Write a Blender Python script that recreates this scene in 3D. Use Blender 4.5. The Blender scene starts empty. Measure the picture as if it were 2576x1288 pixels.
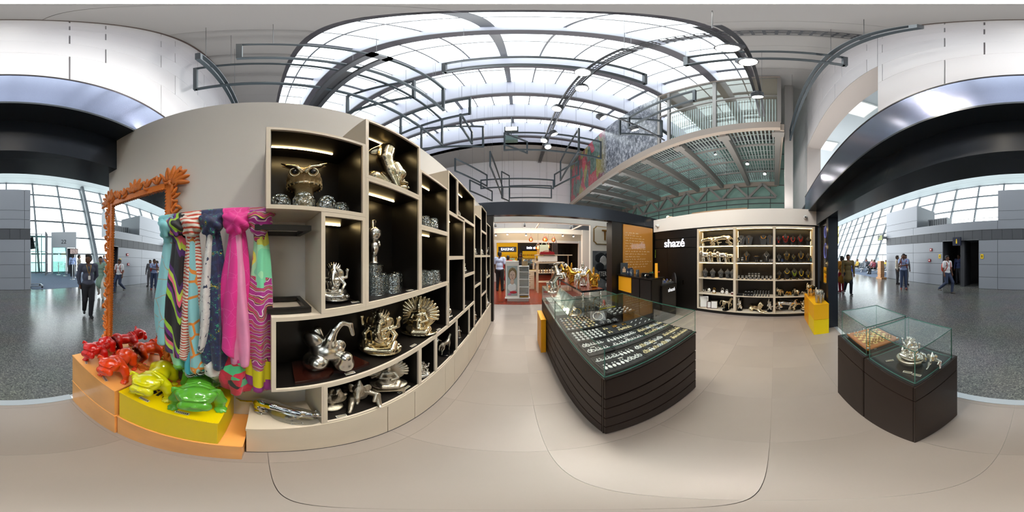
import bpy, bmesh, math, random
import numpy as np
from mathutils import Vector, Matrix, Euler
random.seed(7)
PI = math.pi
sc = bpy.context.scene
C = sc.collection
# ---------------------------------------------------------------- camera
cd = bpy.data.cameras.new('panorama_camera'); cam = bpy.data.objects.new('panorama_camera', cd); C.objects.link(cam)
cd.type = 'PANO'
try: cd.panorama_type = 'EQUIRECTANGULAR'
except Exception: pass
try: cd.cycles.panorama_type = 'EQUIRECTANGULAR'
except Exception: pass
cd.clip_start = 0.02; cd.clip_end = 500
cam.location = (0, 0, 1.6); cam.rotation_euler = (PI/2, 0, math.radians(2.2))
sc.camera = cam
# ---------------------------------------------------------------- world, exposure
w = bpy.data.worlds.new('overcast_sky'); sc.world = w; w.use_nodes = True
bg = w.node_tree.nodes['Background']; bg.inputs['Color'].default_value = (0.93, 0.97, 1.0, 1); bg.inputs['Strength'].default_value = 4.0
sc.view_settings.view_transform = 'Standard'; sc.view_settings.look = 'None'
sc.view_settings.gamma = 1.0; sc.view_settings.use_curve_mapping = False
sc.view_settings.exposure = 0.5
cy = sc.cycles
cy.max_bounces = 7; cy.diffuse_bounces = 4; cy.glossy_bounces = 4; cy.transmission_bounces = 4; cy.transparent_max_bounces = 20
cy.caustics_reflective = False; cy.caustics_refractive = False
cy.sample_clamp_indirect = 6.0; cy.use_adaptive_sampling = True; cy.adaptive_threshold = 0.03
cy.use_denoising = True
def area(name, loc, rot, sx, sy, power, col=(1, 1, 1), spread=PI):
    l = bpy.data.lights.new(name, 'AREA'); l.shape = 'RECTANGLE'; l.size = sx; l.size_y = sy; l.energy = power; l.color = col; l.spread = spread
    o = bpy.data.objects.new(name, l); o.location = loc; o.rotation_euler = rot; C.objects.link(o); return o
# daylight entering through the long skylight and through the leaning curtain wall (light portals onto the sky)
for nm, loc, rot, sx, sy in (('skylight_portal', (0, 5.2, 11.32), (0, 0, 0), 17, 9.2), ('curtain_wall_portal', (6, -17.0, 5.5), (math.radians(90), 0, PI), 58, 11)):
    o = area(nm, loc, rot, sx, sy, 1.0); o.data.cycles.is_portal = True
# unseen uplights added on the wall tops as ceiling fill; lamps of the hall
UP = math.radians(180)
for nm, loc, sx, sy, p_ in (('fill_uplight_left', (-.92, 1.2, 2.83), .09, 4.6, 110), ('fill_uplight_right', (4.20, 1.4, 2.90), .09, 4.0, 80), ('fill_uplight_back', (1.6, 3.80, 2.92), 4.6, .09, 85), ('fill_uplight_front', (1.6, -1.3, 2.84), 5.4, .09, 55)):
    area(nm, loc, (UP, 0, 0), sx, sy, p_, (1, .97, .93))
for i, u in enumerate((-11.75, -7.25, -2.75, 1.75, 6.25, 10.8, 15.3, 19.8)): area('hall_lamp', (u, -3.6, 10.70), (0, 0, 0), 1.1, 1.1, 50, (.95, .98, 1))
# ---------------------------------------------------------------- helpers
def srgb(h):
    h = h.lstrip('#'); c = [int(h[i:i+2], 16)/255 for i in (0, 2, 4)]
    return tuple((x/12.92 if x <= 0.04045 else ((x+0.055)/1.055)**2.4) for x in c) + (1,)
ORD = ['first','second','third','fourth','fifth','sixth','seventh','eighth','ninth','tenth','eleventh','twelfth','thirteenth','fourteenth','fifteenth','sixteenth','seventeenth','eighteenth']
MT = {}
def mat(name, col='#888888', rough=0.5, metal=0.0, noise=0.0, scale=8.0, bump=0.0, bscale=40.0, spec=0.5, emit=None, estr=0.0, coat=0.0):
    if name in MT: return MT[name]
    m = bpy.data.materials.new(name); m.use_nodes = True; nt = m.node_tree; b = nt.nodes['Principled BSDF']
    c = srgb(col) if isinstance(col, str) else col
    b.inputs['Base Color'].default_value = c; b.inputs['Roughness'].default_value = rough; b.inputs['Metallic'].default_value = metal
    b.inputs['Specular IOR Level'].default_value = spec
    if coat: b.inputs['Coat Weight'].default_value = coat; b.inputs['Coat Roughness'].default_value = 0.05
    if emit: b.inputs['Emission Color'].default_value = srgb(emit); b.inputs['Emission Strength'].default_value = estr
    if noise or bump:
        tc = nt.nodes.new('ShaderNodeTexCoord')
    if noise:
        n = nt.nodes.new('ShaderNodeTexNoise'); n.inputs['Scale'].default_value = scale; n.inputs['Detail'].default_value = 4
        nt.links.new(tc.outputs['Object'], n.inputs['Vector'])
        r = nt.nodes.new('ShaderNodeValToRGB'); r.color_ramp.elements[0].position = 0.3; r.color_ramp.elements[1].position = 0.7
        r.color_ramp.elements[0].color = tuple(x*(1-noise) for x in c[:3])+(1,); r.color_ramp.elements[1].color = tuple(min(1, x*(1+noise)) for x in c[:3])+(1,)
        nt.links.new(n.outputs['Fac'], r.inputs['Fac']); nt.links.new(r.outputs['Color'], b.inputs['Base Color'])
    if bump:
        n2 = nt.nodes.new('ShaderNodeTexNoise'); n2.inputs['Scale'].default_value = bscale; n2.inputs['Detail'].default_value = 3
        nt.links.new(tc.outputs['Object'], n2.inputs['Vector'])
        bp = nt.nodes.new('ShaderNodeBump'); bp.inputs['Strength'].default_value = bump; bp.inputs['Distance'].default_value = 0.01
        nt.links.new(n2.outputs['Fac'], bp.inputs['Height']); nt.links.new(bp.outputs['Normal'], b.inputs['Normal'])
    MT[name] = m; return m
def emat(name, col, s):
    if name in MT: return MT[name]
    m = bpy.data.materials.new(name); m.use_nodes = True; nt = m.node_tree; nt.nodes.clear()
    e = nt.nodes.new('ShaderNodeEmission'); e.inputs['Color'].default_value = srgb(col); e.inputs['Strength'].default_value = s
    o = nt.nodes.new('ShaderNodeOutputMaterial'); nt.links.new(e.outputs[0], o.inputs[0]); MT[name] = m; return m
def glassmat(name, tint='#f2faf7', gl=0.06, rough=0.0, fres=True, bump=0.0, bscale=60):
    if name in MT: return MT[name]
    m = bpy.data.materials.new(name); m.use_nodes = True; nt = m.node_tree; nt.nodes.clear()
    t = nt.nodes.new('ShaderNodeBsdfTransparent'); t.inputs['Color'].default_value = srgb(tint)
    g = nt.nodes.new('ShaderNodeBsdfGlossy'); g.inputs['Roughness'].default_value = rough; g.inputs['Color'].default_value = (0.95, 1, 0.98, 1)
    mx = nt.nodes.new('ShaderNodeMixShader'); o = nt.nodes.new('ShaderNodeOutputMaterial')
    f = nt.nodes.new('ShaderNodeLayerWeight'); f.inputs['Blend'].default_value = 0.5
    pw = nt.nodes.new('ShaderNodeMath'); pw.operation = 'POWER'; pw.inputs[1].default_value = 5.0; nt.links.new(f.outputs['Facing'], pw.inputs[0])
    a = nt.nodes.new('ShaderNodeMath'); a.operation = 'MULTIPLY_ADD'; a.inputs[1].default_value = 0.65-gl; a.inputs[2].default_value = 0.035+gl; a.use_clamp = True
    nt.links.new(pw.outputs[0], a.inputs[0]); nt.links.new(a.outputs[0], mx.inputs[0]); nt.links.new(t.outputs[0], mx.inputs[1]); nt.links.new(g.outputs[0], mx.inputs[2]); nt.links.new(mx.outputs[0], o.inputs[0])
    if bump:
        tc = nt.nodes.new('ShaderNodeTexCoord'); v = nt.nodes.new('ShaderNodeTexVoronoi'); v.inputs['Scale'].default_value = bscale
        nt.links.new(tc.outputs['Object'], v.inputs['Vector']); bp = nt.nodes.new('ShaderNodeBump'); bp.inputs['Strength'].default_value = bump
        bp.inputs['Distance'].default_value = 0.01; nt.links.new(v.outputs['Distance'], bp.inputs['Height'])
        nt.links.new(bp.outputs['Normal'], g.inputs['Normal']); nt.links.new(bp.outputs['Normal'], f.inputs['Normal'])
    MT[name] = m; return m
class MB:
    """Collects shapes for ONE mesh."""
    def __init__(s): s.b = bmesh.new()
    def box(s, x0, x1, y0, y1, z0, z1):
        vs = [s.b.verts.new(p) for p in ((x0,y0,z0),(x1,y0,z0),(x1,y1,z0),(x0,y1,z0),(x0,y0,z1),(x1,y0,z1),(x1,y1,z1),(x0,y1,z1))]
        for f in ((3,2,1,0),(4,5,6,7),(0,1,5,4),(1,2,6,5),(2,3,7,6),(3,0,4,7)): s.b.faces.new([vs[i] for i in f])
        return s
    def obox(s, c, size, M):
        m = Matrix.Translation(c) @ (M.to_4x4() if M is not None else Matrix())
        r = bmesh.ops.create_cube(s.b, size=1, matrix=m @ Matrix.Diagonal((size[0], size[1], size[2], 1))); return s
    def bar(s, a, b, wx, wy=None, up=(0, 0, 1)):
        a = Vector(a); b = Vector(b); d = b-a; L = d.length
        if L < 1e-6: return s
        z = d.normalized(); x = Vector(up).cross(z)
        if x.length < 1e-4: x = Vector((1, 0, 0))
        x.normalize(); y = z.cross(x)
        M = Matrix((x, y, z)).transposed()
        return s.obox((a+b)/2, (wx, wy or wx, L), M)
    def tube(s, pts, r, n=8, cap=True):
        pts = [Vector(p) for p in pts]; rings = []; rr = r if hasattr(r, '__len__') else [r]*len(pts)
        px = None
        for i, p in enumerate(pts):
            t = (pts[min(i+1, len(pts)-1)]-pts[max(i-1, 0)]).normalized()
            if px is None:
                px = t.cross(Vector((0, 0, 1)))
                if px.length < 1e-3: px = t.cross(Vector((1, 0, 0)))
            px = (px - t*px.dot(t)).normalized(); py = t.cross(px)
            rings.append([s.b.verts.new(p+rr[i]*(math.cos(2*PI*k/n)*px+math.sin(2*PI*k/n)*py)) for k in range(n)])
        for a, b in zip(rings, rings[1:]):
            for k in range(n): s.b.faces.new((a[k], a[(k+1) % n], b[(k+1) % n], b[k]))
        if cap: s.b.faces.new(rings[0][::-1]); s.b.faces.new(rings[-1])
        return s
    def lathe(s, prof, c=(0, 0, 0), n=20, sx=1, sy=1):
        rings = []
        for r, z in prof: rings.append([s.b.verts.new((c[0]+sx*r*math.cos(2*PI*k/n), c[1]+sy*r*math.sin(2*PI*k/n), c[2]+z)) for k in range(n)])
        for a, b in zip(rings, rings[1:]):
            for k in range(n): s.b.faces.new((a[k], a[(k+1) % n], b[(k+1) % n], b[k]))
        s.b.faces.new(rings[0][::-1]); s.b.faces.new(rings[-1]); return s
    def cyl(s, a, b, r, n=12): return s.tube([a, b], r, n)
    def ell(s, c, r, sub=1, M=None):
        m = Matrix.Translation(c) @ (M.to_4x4() if M is not None else Matrix()) @ Matrix.Diagonal((r[0], r[1], r[2], 1))
        bmesh.ops.create_icosphere(s.b, subdivisions=sub, radius=1, matrix=m); return s
    def torus(s, c, R, r, M=None, n=16, m=6, sx=1, sy=1):
        pts = []
        for k in range(n+1):
            a = 2*PI*k/n; v = Vector((R*sx*math.cos(a), R*sy*math.sin(a), 0)); pts.append(Vector(c)+((M @ v) if M is not None else v))
        return s.tube(pts, r, m, cap=False)
    def poly(s, pts, thick, M=None, o=(0, 0, 0)):
        """extruded 2D outline (x,z) with thickness along y, placed by M and o"""
        n = len(pts); o = Vector(o)
        def T(v): return o+((M @ v) if M is not None else v)
        f = [s.b.verts.new(T(Vector((x, -thick/2, z)))) for x, z in pts]; g = [s.b.verts.new(T(Vector((x, thick/2, z)))) for x, z in pts]
        s.b.faces.new(f); s.b.faces.new(g[::-1])
        for i in range(n): s.b.faces.new((f[i], g[i], g[(i+1) % n], f[(i+1) % n]))
        return s
    def mesh(s, name, m=None, smooth=False, bevel=0.0):
        if bevel: bmesh.ops.bevel(s.b, geom=list(s.b.edges), offset=bevel, segments=2, affect='EDGES', clamp_overlap=True)
        bmesh.ops.recalc_face_normals(s.b, faces=list(s.b.faces))
        me = bpy.data.meshes.new(name); s.b.to_mesh(me); s.b.free()
        if m is not None:
            for q in (m if isinstance(m, (list, tuple)) else [m]): me.materials.append(q)
        if smooth: me.shade_smooth()
        return me
def B(*a): return MB().box(*a)
def link(name, me, parent=None, loc=None, rot=None, scale=None):
    o = bpy.data.objects.new(name, me); C.objects.link(o)
    if parent is not None: o.parent = parent
    if loc is not None: o.location = loc
    if rot is not None: o.rotation_euler = rot
    if scale is not None: o.scale = (scale,)*3 if not hasattr(scale, '__len__') else scale
    return o
def obj(name, mb, m, parent=None, smooth=False, bevel=0.0, **k):
    return link(name, mb.mesh(name, m, smooth, bevel), parent, **k)
def tag(o, label, cat, group=None, kind=None):
    if len(label.split()) > 16: print('LONG', label)
    o['label'] = label; o['category'] = cat
    if group: o['group'] = group
    if kind: o['kind'] = kind
    return o
def thing(name, label, cat, loc=(0, 0, 0), rz=0.0, group=None):
    o = bpy.data.objects.new(name, None); C.objects.link(o); o.location = loc; o.rotation_euler = (0, 0, rz); o.empty_display_size = 0.1
    return tag(o, label, cat, group)
def struct(name, mb, m, parent=None, **k):
    o = obj(name, mb, m, parent, **k)
    if parent is None: o['kind'] = 'structure'
    return o
def sempty(name):
    o = bpy.data.objects.new(name, None); C.objects.link(o); o['kind'] = 'structure'; return o
def dup(root, loc, rz=None, label=None, group=None, scale=None):
    r = root.copy(); C.objects.link(r); r.location = loc
    if rz is not None: r.rotation_euler = (r.rotation_euler[0], r.rotation_euler[1], rz)
    if scale is not None: r.scale = (scale,)*3
    if label: r['label'] = label
    if group: r['group'] = group
    for ch in root.children:
        c = ch.copy(); C.objects.link(c); c.parent = r
        for g in ch.children:
            d = g.copy(); C.objects.link(d); d.parent = c
    return r
def textmesh(s, size, m, extrude=0.004, align='CENTER', bold=0.0, name='lettering'):
    cu = bpy.data.curves.new(name, 'FONT'); cu.body = s; cu.size = size; cu.extrude = extrude; cu.align_x = align; cu.align_y = 'CENTER'; cu.offset = bold
    o = bpy.data.objects.new(name, cu); C.objects.link(o)
    dg = bpy.context.evaluated_depsgraph_get(); me = bpy.data.meshes.new_from_object(o.evaluated_get(dg)); bpy.data.objects.remove(o); me.name = name
    me.materials.clear(); me.materials.append(m); return me
# ---- smooth sculpting: signed distance of blended ellipsoids and round cones, polygonised with surface nets
def E(c, r, rot=None, k=None): return ('e', c, r, rot, k)
def P(pts, rad, k=None): return ('p', pts, rad, None, k)
def sculpt(name, prims, h, k=0.03, m=None):
    lo = np.array([1e9]*3); hi = -lo
    for p in prims:
        if p[0] == 'e':
            R = max(p[2]); lo = np.minimum(lo, np.array(p[1])-R); hi = np.maximum(hi, np.array(p[1])+R)
        else:
            rr = p[2] if hasattr(p[2], '__len__') else [p[2]]*len(p[1])
            for q, r in zip(p[1], rr): lo = np.minimum(lo, np.array(q)-r); hi = np.maximum(hi, np.array(q)+r)
    lo -= 2.5*h; hi += 2.5*h
    N = np.ceil((hi-lo)/h).astype(int)+1
    ax = [lo[i]+h*np.arange(N[i]) for i in range(3)]
    F = np.full(N, 1.0)
    def region(a, b):
        sl = []
        for i in range(3):
            i0 = max(0, int((a[i]-lo[i])/h)-1); i1 = min(N[i], int((b[i]-lo[i])/h)+2); sl.append(slice(i0, i1))
        return tuple(sl)
    for p in prims:
        kk = p[4] if p[4] is not None else k
        segs = []
        if p[0] == 'e': segs = [p]
        else:
            rr = p[2] if hasattr(p[2], '__len__') else [p[2]]*len(p[1])
            for i in range(len(p[1])-1): segs.append(('s', p[1][i], p[1][i+1], rr[i], rr[i+1]))
        for s in segs:
            if s[0] == 'e':
                c = np.array(s[1], float); r = np.array(s[2], float); R = r.max()+kk+2*h
                sl = region(c-R, c+R)
                X, Y, Z = np.meshgrid(ax[0][sl[0]]-c[0], ax[1][sl[1]]-c[1], ax[2][sl[2]]-c[2], indexing='ij', sparse=True)
                if s[3] is not None:
                    M = np.array(Euler(s[3]).to_matrix().transposed())
                    X, Y, Z = (M[0, 0]*X+M[0, 1]*Y+M[0, 2]*Z, M[1, 0]*X+M[1, 1]*Y+M[1, 2]*Z, M[2, 0]*X+M[2, 1]*Y+M[2, 2]*Z)
                k0 = np.sqrt((X/r[0])**2+(Y/r[1])**2+(Z/r[2])**2); k1 = np.sqrt((X/r[0]**2)**2+(Y/r[1]**2)**2+(Z/r[2]**2)**2)+1e-9
                d = k0*(k0-1)/k1
                d = np.where(k0 < 1e-3, -r.min(), d)
            else:
                a = np.array(s[1], float); b = np.array(s[2], float); r1, r2 = s[3], s[4]; R = max(r1, r2)+kk+2*h
                sl = region(np.minimum(a, b)-R, np.maximum(a, b)+R)
                X, Y, Z = np.meshgrid(ax[0][sl[0]]-a[0], ax[1][sl[1]]-a[1], ax[2][sl[2]]-a[2], indexing='ij', sparse=True)
                ba = b-a; L = (ba**2).sum()+1e-12
                t = np.clip((X*ba[0]+Y*ba[1]+Z*ba[2])/L, 0, 1)
                d = np.sqrt((X-ba[0]*t)**2+(Y-ba[1]*t)**2+(Z-ba[2]*t)**2)-(r1+(r2-r1)*t)
            G = F[sl]; q = np.clip(0.5+0.5*(d-G)/kk, 0, 1)
            F[sl] = d*(1-q)+G*q-kk*q*(1-q)
    ins = F < 0
    V = np.zeros((N[0]-1, N[1]-1, N[2]-1, 3)); cnt = np.zeros((N[0]-1, N[1]-1, N[2]-1))
    def corner(A, i, j, l): return A[i:i+N[0]-1, j:j+N[1]-1, l:l+N[2]-1]
    cs = [(i, j, l) for i in (0, 1) for j in (0, 1) for l in (0, 1)]
    for a in cs:
        for b in cs:
            if sum(b)-sum(a) == 1 and all(y >= x for x, y in zip(a, b)):
                fa = corner(F, *a); fb = corner(F, *b); x = (fa < 0) != (fb < 0)
                t = np.where(x, fa/(np.where(x, fa-fb, 1)), 0)
                for i in range(3): V[..., i] += np.where(x, a[i]+(b[i]-a[i])*t, 0)
                cnt += x
    act = cnt > 0
    idx = np.full(act.shape, -1); idx[act] = np.arange(act.sum())
    I = np.argwhere(act); P3 = lo+h*(I+V[act]/cnt[act][:, None])
    faces = []
    for axs in range(3):
        o = [0, 0, 0]; o[axs] = 1
        A = ins[:N[0]-o[0], :N[1]-o[1], :N[2]-o[2]]; Bq = ins[o[0]:, o[1]:, o[2]:]
        e = np.argwhere(A != Bq)
        u, v = [(1, 2), (2, 0), (0, 1)][axs]
        e = e[(e[:, u] > 0) & (e[:, v] > 0)]
        fl = A[e[:, 0], e[:, 1], e[:, 2]]
        q = []
        for du, dv in ((-1, -1), (0, -1), (0, 0), (-1, 0)):
            w_ = e.copy(); w_[:, u] += du; w_[:, v] += dv; q.append(idx[w_[:, 0], w_[:, 1], w_[:, 2]])
        q = np.stack(q, 1); q[~fl] = q[~fl][:, ::-1]; faces.append(q)
    Fc = np.concatenate(faces)
    me = bpy.data.meshes.new(name); me.vertices.add(len(P3)); me.vertices.foreach_set('co', P3.ravel())
    me.loops.add(Fc.size); me.loops.foreach_set('vertex_index', Fc.ravel().astype(np.int32)); me.polygons.add(len(Fc))
    me.polygons.foreach_set('loop_start', np.arange(0, Fc.size, 4, dtype=np.int32)); me.polygons.foreach_set('loop_total', np.full(len(Fc), 4, dtype=np.int32))
    me.update(calc_edges=True); me.validate(); me.shade_smooth()
    if m is not None: me.materials.append(m)
    return me
def mir(pr):
    """adds the y-mirrored twin of every primitive"""
    out = []
    for p in pr:
        out.append(p)
        if p[0] == 'e':
            rt = p[3]; out.append(('e', (p[1][0], -p[1][1], p[1][2]), p[2], (-rt[0], rt[1], -rt[2]) if rt else None, p[4]))
        else: out.append(('p', [(x, -y, z) for x, y, z in p[1]], p[2], None, p[4]))
    return out
# ---------------------------------------------------------------- materials
cream = mat('cream_laminate', '#dfd3bf', 0.42, noise=0.04, scale=3)
creamwall = mat('grey_white_paint', '#dedbd7', 0.7, noise=0.015, scale=2)
blackin = mat('black_laminate', '#16120f', 0.35, noise=0.15, scale=5)
ebony = mat('dark_wenge_laminate', '#2b201b', 0.5, noise=0.08, scale=6, spec=0.25)
ebonytop = mat('dark_wenge_top', '#1d1916', 0.25)
navyp = mat('dark_navy_cladding', '#232c36', 0.25)
metalp = mat('blue_grey_metal_cladding', '#7d8298', 0.22, metal=0.85)
whitepan = mat('white_composite_panel', '#dad8da', 0.4)
whitesat = mat('white_satin', '#e6e3de', 0.35)
greypan = mat('grey_composite_panel', '#8d9299', 0.4)
ceilgrey = mat('grey_ceiling_panel', '#9f9e9d', 0.6)
ceilwhite = mat('pale_ceiling_panel', '#c2c6c8', 0.6)
steel = mat('brushed_steel', '#b8babb', 0.28, metal=1.0)
steeld = mat('grey_painted_steel', '#333c42', 0.4, metal=0.3)
steelm = mat('mid_grey_steel', '#8a8d90', 0.4, metal=0.4)
silver = mat('polished_silver', '#f3efe6', 0.2, metal=1.0, bump=0.12, bscale=30)
silverw = mat('warm_silver', '#f0e0bc', 0.2, metal=1.0, bump=0.12, bscale=30)
silvera = mat('antique_silver', '#d6ccba', 0.3, metal=1.0, bump=0.35, bscale=60)
chrome = mat('chrome', '#dcdcdc', 0.05, metal=1.0)
gold = mat('polished_gold', '#d9a441', 0.18, metal=1.0)
black = mat('black_satin', '#0d0c0c', 0.4)
blackgl = mat('black_gloss', '#0a0a0b', 0.08)
white = mat('white_paint', '#eeeeea', 0.5)
led = emat('warm_led_strip', '#ffdc98', 26)
ledw = emat('lamp_glow', '#fff4e0', 30)
glass = glassmat('clear_glass', '#ffffff', 0.0)
glasst = glassmat('faint_green_glass', '#fdfffe', 0.0)
winglass = glassmat('window_glass', '#fafdfd', 0.0)
gedge = mat('green_glass_edge', '#3f7566', 0.15, spec=0.8)
yellow = mat('bright_yellow_card', '#f2d500', 0.35)
amber = mat('amber_card', '#f0a80e', 0.4)
orangebox = mat('orange_gloss_board', '#f3b062', 0.22, noise=0.12, scale=2.5, coat=0.3)
tagm = mat('tag_card', '#d9d6cc', 0.6)
# ================================================================ SETTING
# ---- kiosk floor: large beige tiles
def tiled_floor():
    tm = [mat('beige_floor_tile', '#9a9088', 0.32, noise=0.05, scale=1.4), mat('beige_floor_tile_dull', '#978d85', 0.36, noise=0.06, scale=1.1)]
    fl = struct('floor', B(-0.95, 4.3, -1.23, 5.18, -0.06, -0.012), mat('tile_grout', '#877e75', 0.8))
    du, dv = 0.6125, 0.6
    mesh = {}
    for i in range(-2, 8):
        for j in range(-3, 10):
            x0, x1 = 0.115+du*i, 0.115+du*(i+1); y0, y1 = 0.02+dv*j, 0.02+dv*(j+1)
            x0 = max(x0, -0.95); x1 = min(x1, 4.3); y0 = max(y0, -1.23); y1 = min(y1, 5.18)
            if x1-x0 < 0.03 or y1-y0 < 0.03: continue
            k = (round(x1-x0, 3), round(y1-y0, 3), (i*3+j*7) % 2)
            if k not in mesh: mesh[k] = B(-k[0]/2+0.0007, k[0]/2-0.0007, -k[1]/2+0.0007, k[1]/2-0.0007, -0.012, 0).mesh('floor_tile', tm[k[2]])
            link('floor_tile', mesh[k], fl, loc=((x0+x1)/2, (y0+y1)/2, 0))
tiled_floor()
def terrazzo():
    m = mat('grey_terrazzo', '#6a6a69', 0.2); nt = m.node_tree; b = nt.nodes['Principled BSDF']
    tc = nt.nodes.new('ShaderNodeTexCoord'); v = nt.nodes.new('ShaderNodeTexVoronoi'); v.inputs['Scale'].default_value = 85
    n = nt.nodes.new('ShaderNodeTexNoise'); n.inputs['Scale'].default_value = 1.2
    nt.links.new(tc.outputs['Object'], v.inputs['Vector']); nt.links.new(tc.outputs['Object'], n.inputs['Vector'])
    r = nt.nodes.new('ShaderNodeValToRGB'); cr = r.color_ramp; cr.interpolation = 'CONSTANT'
    cr.elements[0].position = 0; cr.elements[0].color = srgb('#60605f'); cr.elements[1].position = 0.45; cr.elements[1].color = srgb('#6b6b69')
    e = cr.elements.new(0.72); e.color = srgb('#86857f'); e = cr.elements.new(0.9); e.color = srgb('#464647')
    sp = nt.nodes.new('ShaderNodeSeparateColor'); nt.links.new(v.outputs['Color'], sp.inputs[0]); nt.links.new(sp.outputs[0], r.inputs['Fac'])
    mx = nt.nodes.new('ShaderNodeMix'); mx.data_type = 'RGBA'; mx.blend_type = 'MULTIPLY'; mx.inputs[0].default_value = 0.25
    nt.links.new(r.outputs['Color'], mx.inputs[6]); nt.links.new(n.outputs['Color'], mx.inputs[7]); nt.links.new(mx.outputs[2], b.inputs['Base Color'])
    return m
ter = terrazzo()
struct('floor_concourse', B(-26, 62, -15.1, -1.30, -0.05, -0.004), ter)
struct('floor_outer', MB().box(-26, -0.95, -1.30, 14, -0.05, -0.004).box(4.3, 12, -1.30, 14, -0.05, -0.004), ter)
struct('trim_1', MB().box(-0.53, 4.3, -1.305, -1.225, -0.02, 0.004), mat('aluminium_strip', '#c9cdd0', 0.35, metal=0.7))
struct('floor_shop', B(-3.0, 4.3, 5.18, 14, -0.05, 0.0), mat('red_wood_floor', '#7d2f1f', 0.25, noise=0.2, scale=4))
car = mat('blue_grey_carpet', '#5d6a7e', 0.95, noise=0.12, scale=14)
struct('floor_carpet', MB().box(-22, -1.2, -15.1, -7.55, -0.004, 0.004).box(9.0, 60, -15.1, -7.0, -0.004, 0.004), car)
# ---- outside ground, seen low through the glass
struct('ground_outside', B(-120, 160, -160, -21.0, -4.3, -4.2), mat('pale_apron', '#b9c0bd', 0.9, noise=0.08, scale=0.05))
# ---- left partition wall, back of the shelves
struct('wall_left', B(-0.98, -0.862, -1.18, 3.9, 0, 2.79), creamwall)
# ---- right wall of the kiosk: black panelling below, cream fascia above
wr = struct('wall_right', B(4.40, 4.48, -1.15, 3.9, 0, 2.80), blackin)
struct('trim_2', B(4.05, 4.12, -1.14, 3.70, 2.40, 2.82), mat('cream_fascia', '#efe8e0', 0.5)).parent = wr
for (a, b_, z0, z1) in ((2.10, 3.68, 0.0, 1.84), (2.10, 3.68, 1.855, 2.13), (2.10, 3.68, 2.145, 2.40), (-1.12, -1.045, 0.0, 2.40), (-1.045, 2.10, 2.365, 2.40)):
    if z0 == 0.0 and b_ > 3:
        link('wall_panel', B(0, 0.31, a, 3.14, z0, z1).mesh('wall_panel', blackin, bevel=0.002), wr, loc=(4.085, 0, 0)); link('wall_panel', B(0, 0.31, 3.145, b_, z0, z1).mesh('wall_panel', blackin, bevel=0.002), wr, loc=(4.085, 0, 0))
    else: link('wall_panel', B(0, 0.31, a, b_, z0, z1).mesh('wall_panel', blackin), wr, loc=(4.085, 0, 0))
# ---- back portal of the kiosk
wb = struct('wall_back', MB().box(-0.98, -0.575, 3.72, 3.86, 0, 2.55).box(2.41, 2.75, 3.72, 4.0, 0, 2.57).box(2.75, 4.48, 3.74, 3.86, 0, 2.57), blackin)
struct('trim_3', B(-1.4, 4.48, 3.70, 3.88, 2.56, 2.885), mat('lintel_cladding', '#2a2f37', 0.22, metal=0.5)).parent = wb
oran = mat('orange_glass_panel', '#c98a3a', 0.12, coat=0.6)
gp = obj('glass_wall_panel', B(2.79, 4.0, 3.70, 3.737, 0.62, 2.52), oran); tag(gp, 'tall orange glossy glass panel with lines of white lettering on the back wall', 'wall panel')
# text on the orange panel
tmw = mat('white_lettering', '#e9d0a0', .6)
lens_ = [.30, .39, .45, .48, .36, .50, .52, .60, .56, .36, .50, .70, .54, .49]
rl_ = random.Random(9)
for i, L in enumerate(lens_):
    mb = MB(); x = 2.86; z = 2.27-i*.078; end = 2.86+L*1.55
    while x < end:
        w_ = rl_.uniform(.05, .15)
        for k in range(int(w_/.022)): mb.box(x+k*.022, x+k*.022+.012, 3.696, 3.699, z, z+rl_.choice((.018, .018, .03)))
        x += w_+.025
    obj('lettering', mb, tmw, gp)
# ---- south beam of the kiosk
bs = struct('wall_front_beam', MB().box(-1.4, 4.5, -1.46, -1.07, 2.41, 2.79).box(-1.4, 4.5, -1.46, -0.86, 2.775, 2.80), navyp)
struct('trim_4', B(-1.3, 4.5, -0.90, -0.86, 2.80, 3.33), metalp).parent = bs
struct('trim_5', B(-1.3, 4.5, -0.905, -0.855, 3.33, 3.35), mat('dark_trim', '#241c1a', 0.5)).parent = bs
# column at its east end and the poster return
struct('column_kiosk', B(3.20, 3.32, -1.32, -1.10, 0, 2.41), mat('navy_column', '#141a24', 0.3))
struct('wall_return', MB().box(3.32, 4.10, -1.22, -1.17, 0, 2.41), black)
# ================================================================ UPPER BUILDING
H = 9.74
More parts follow.
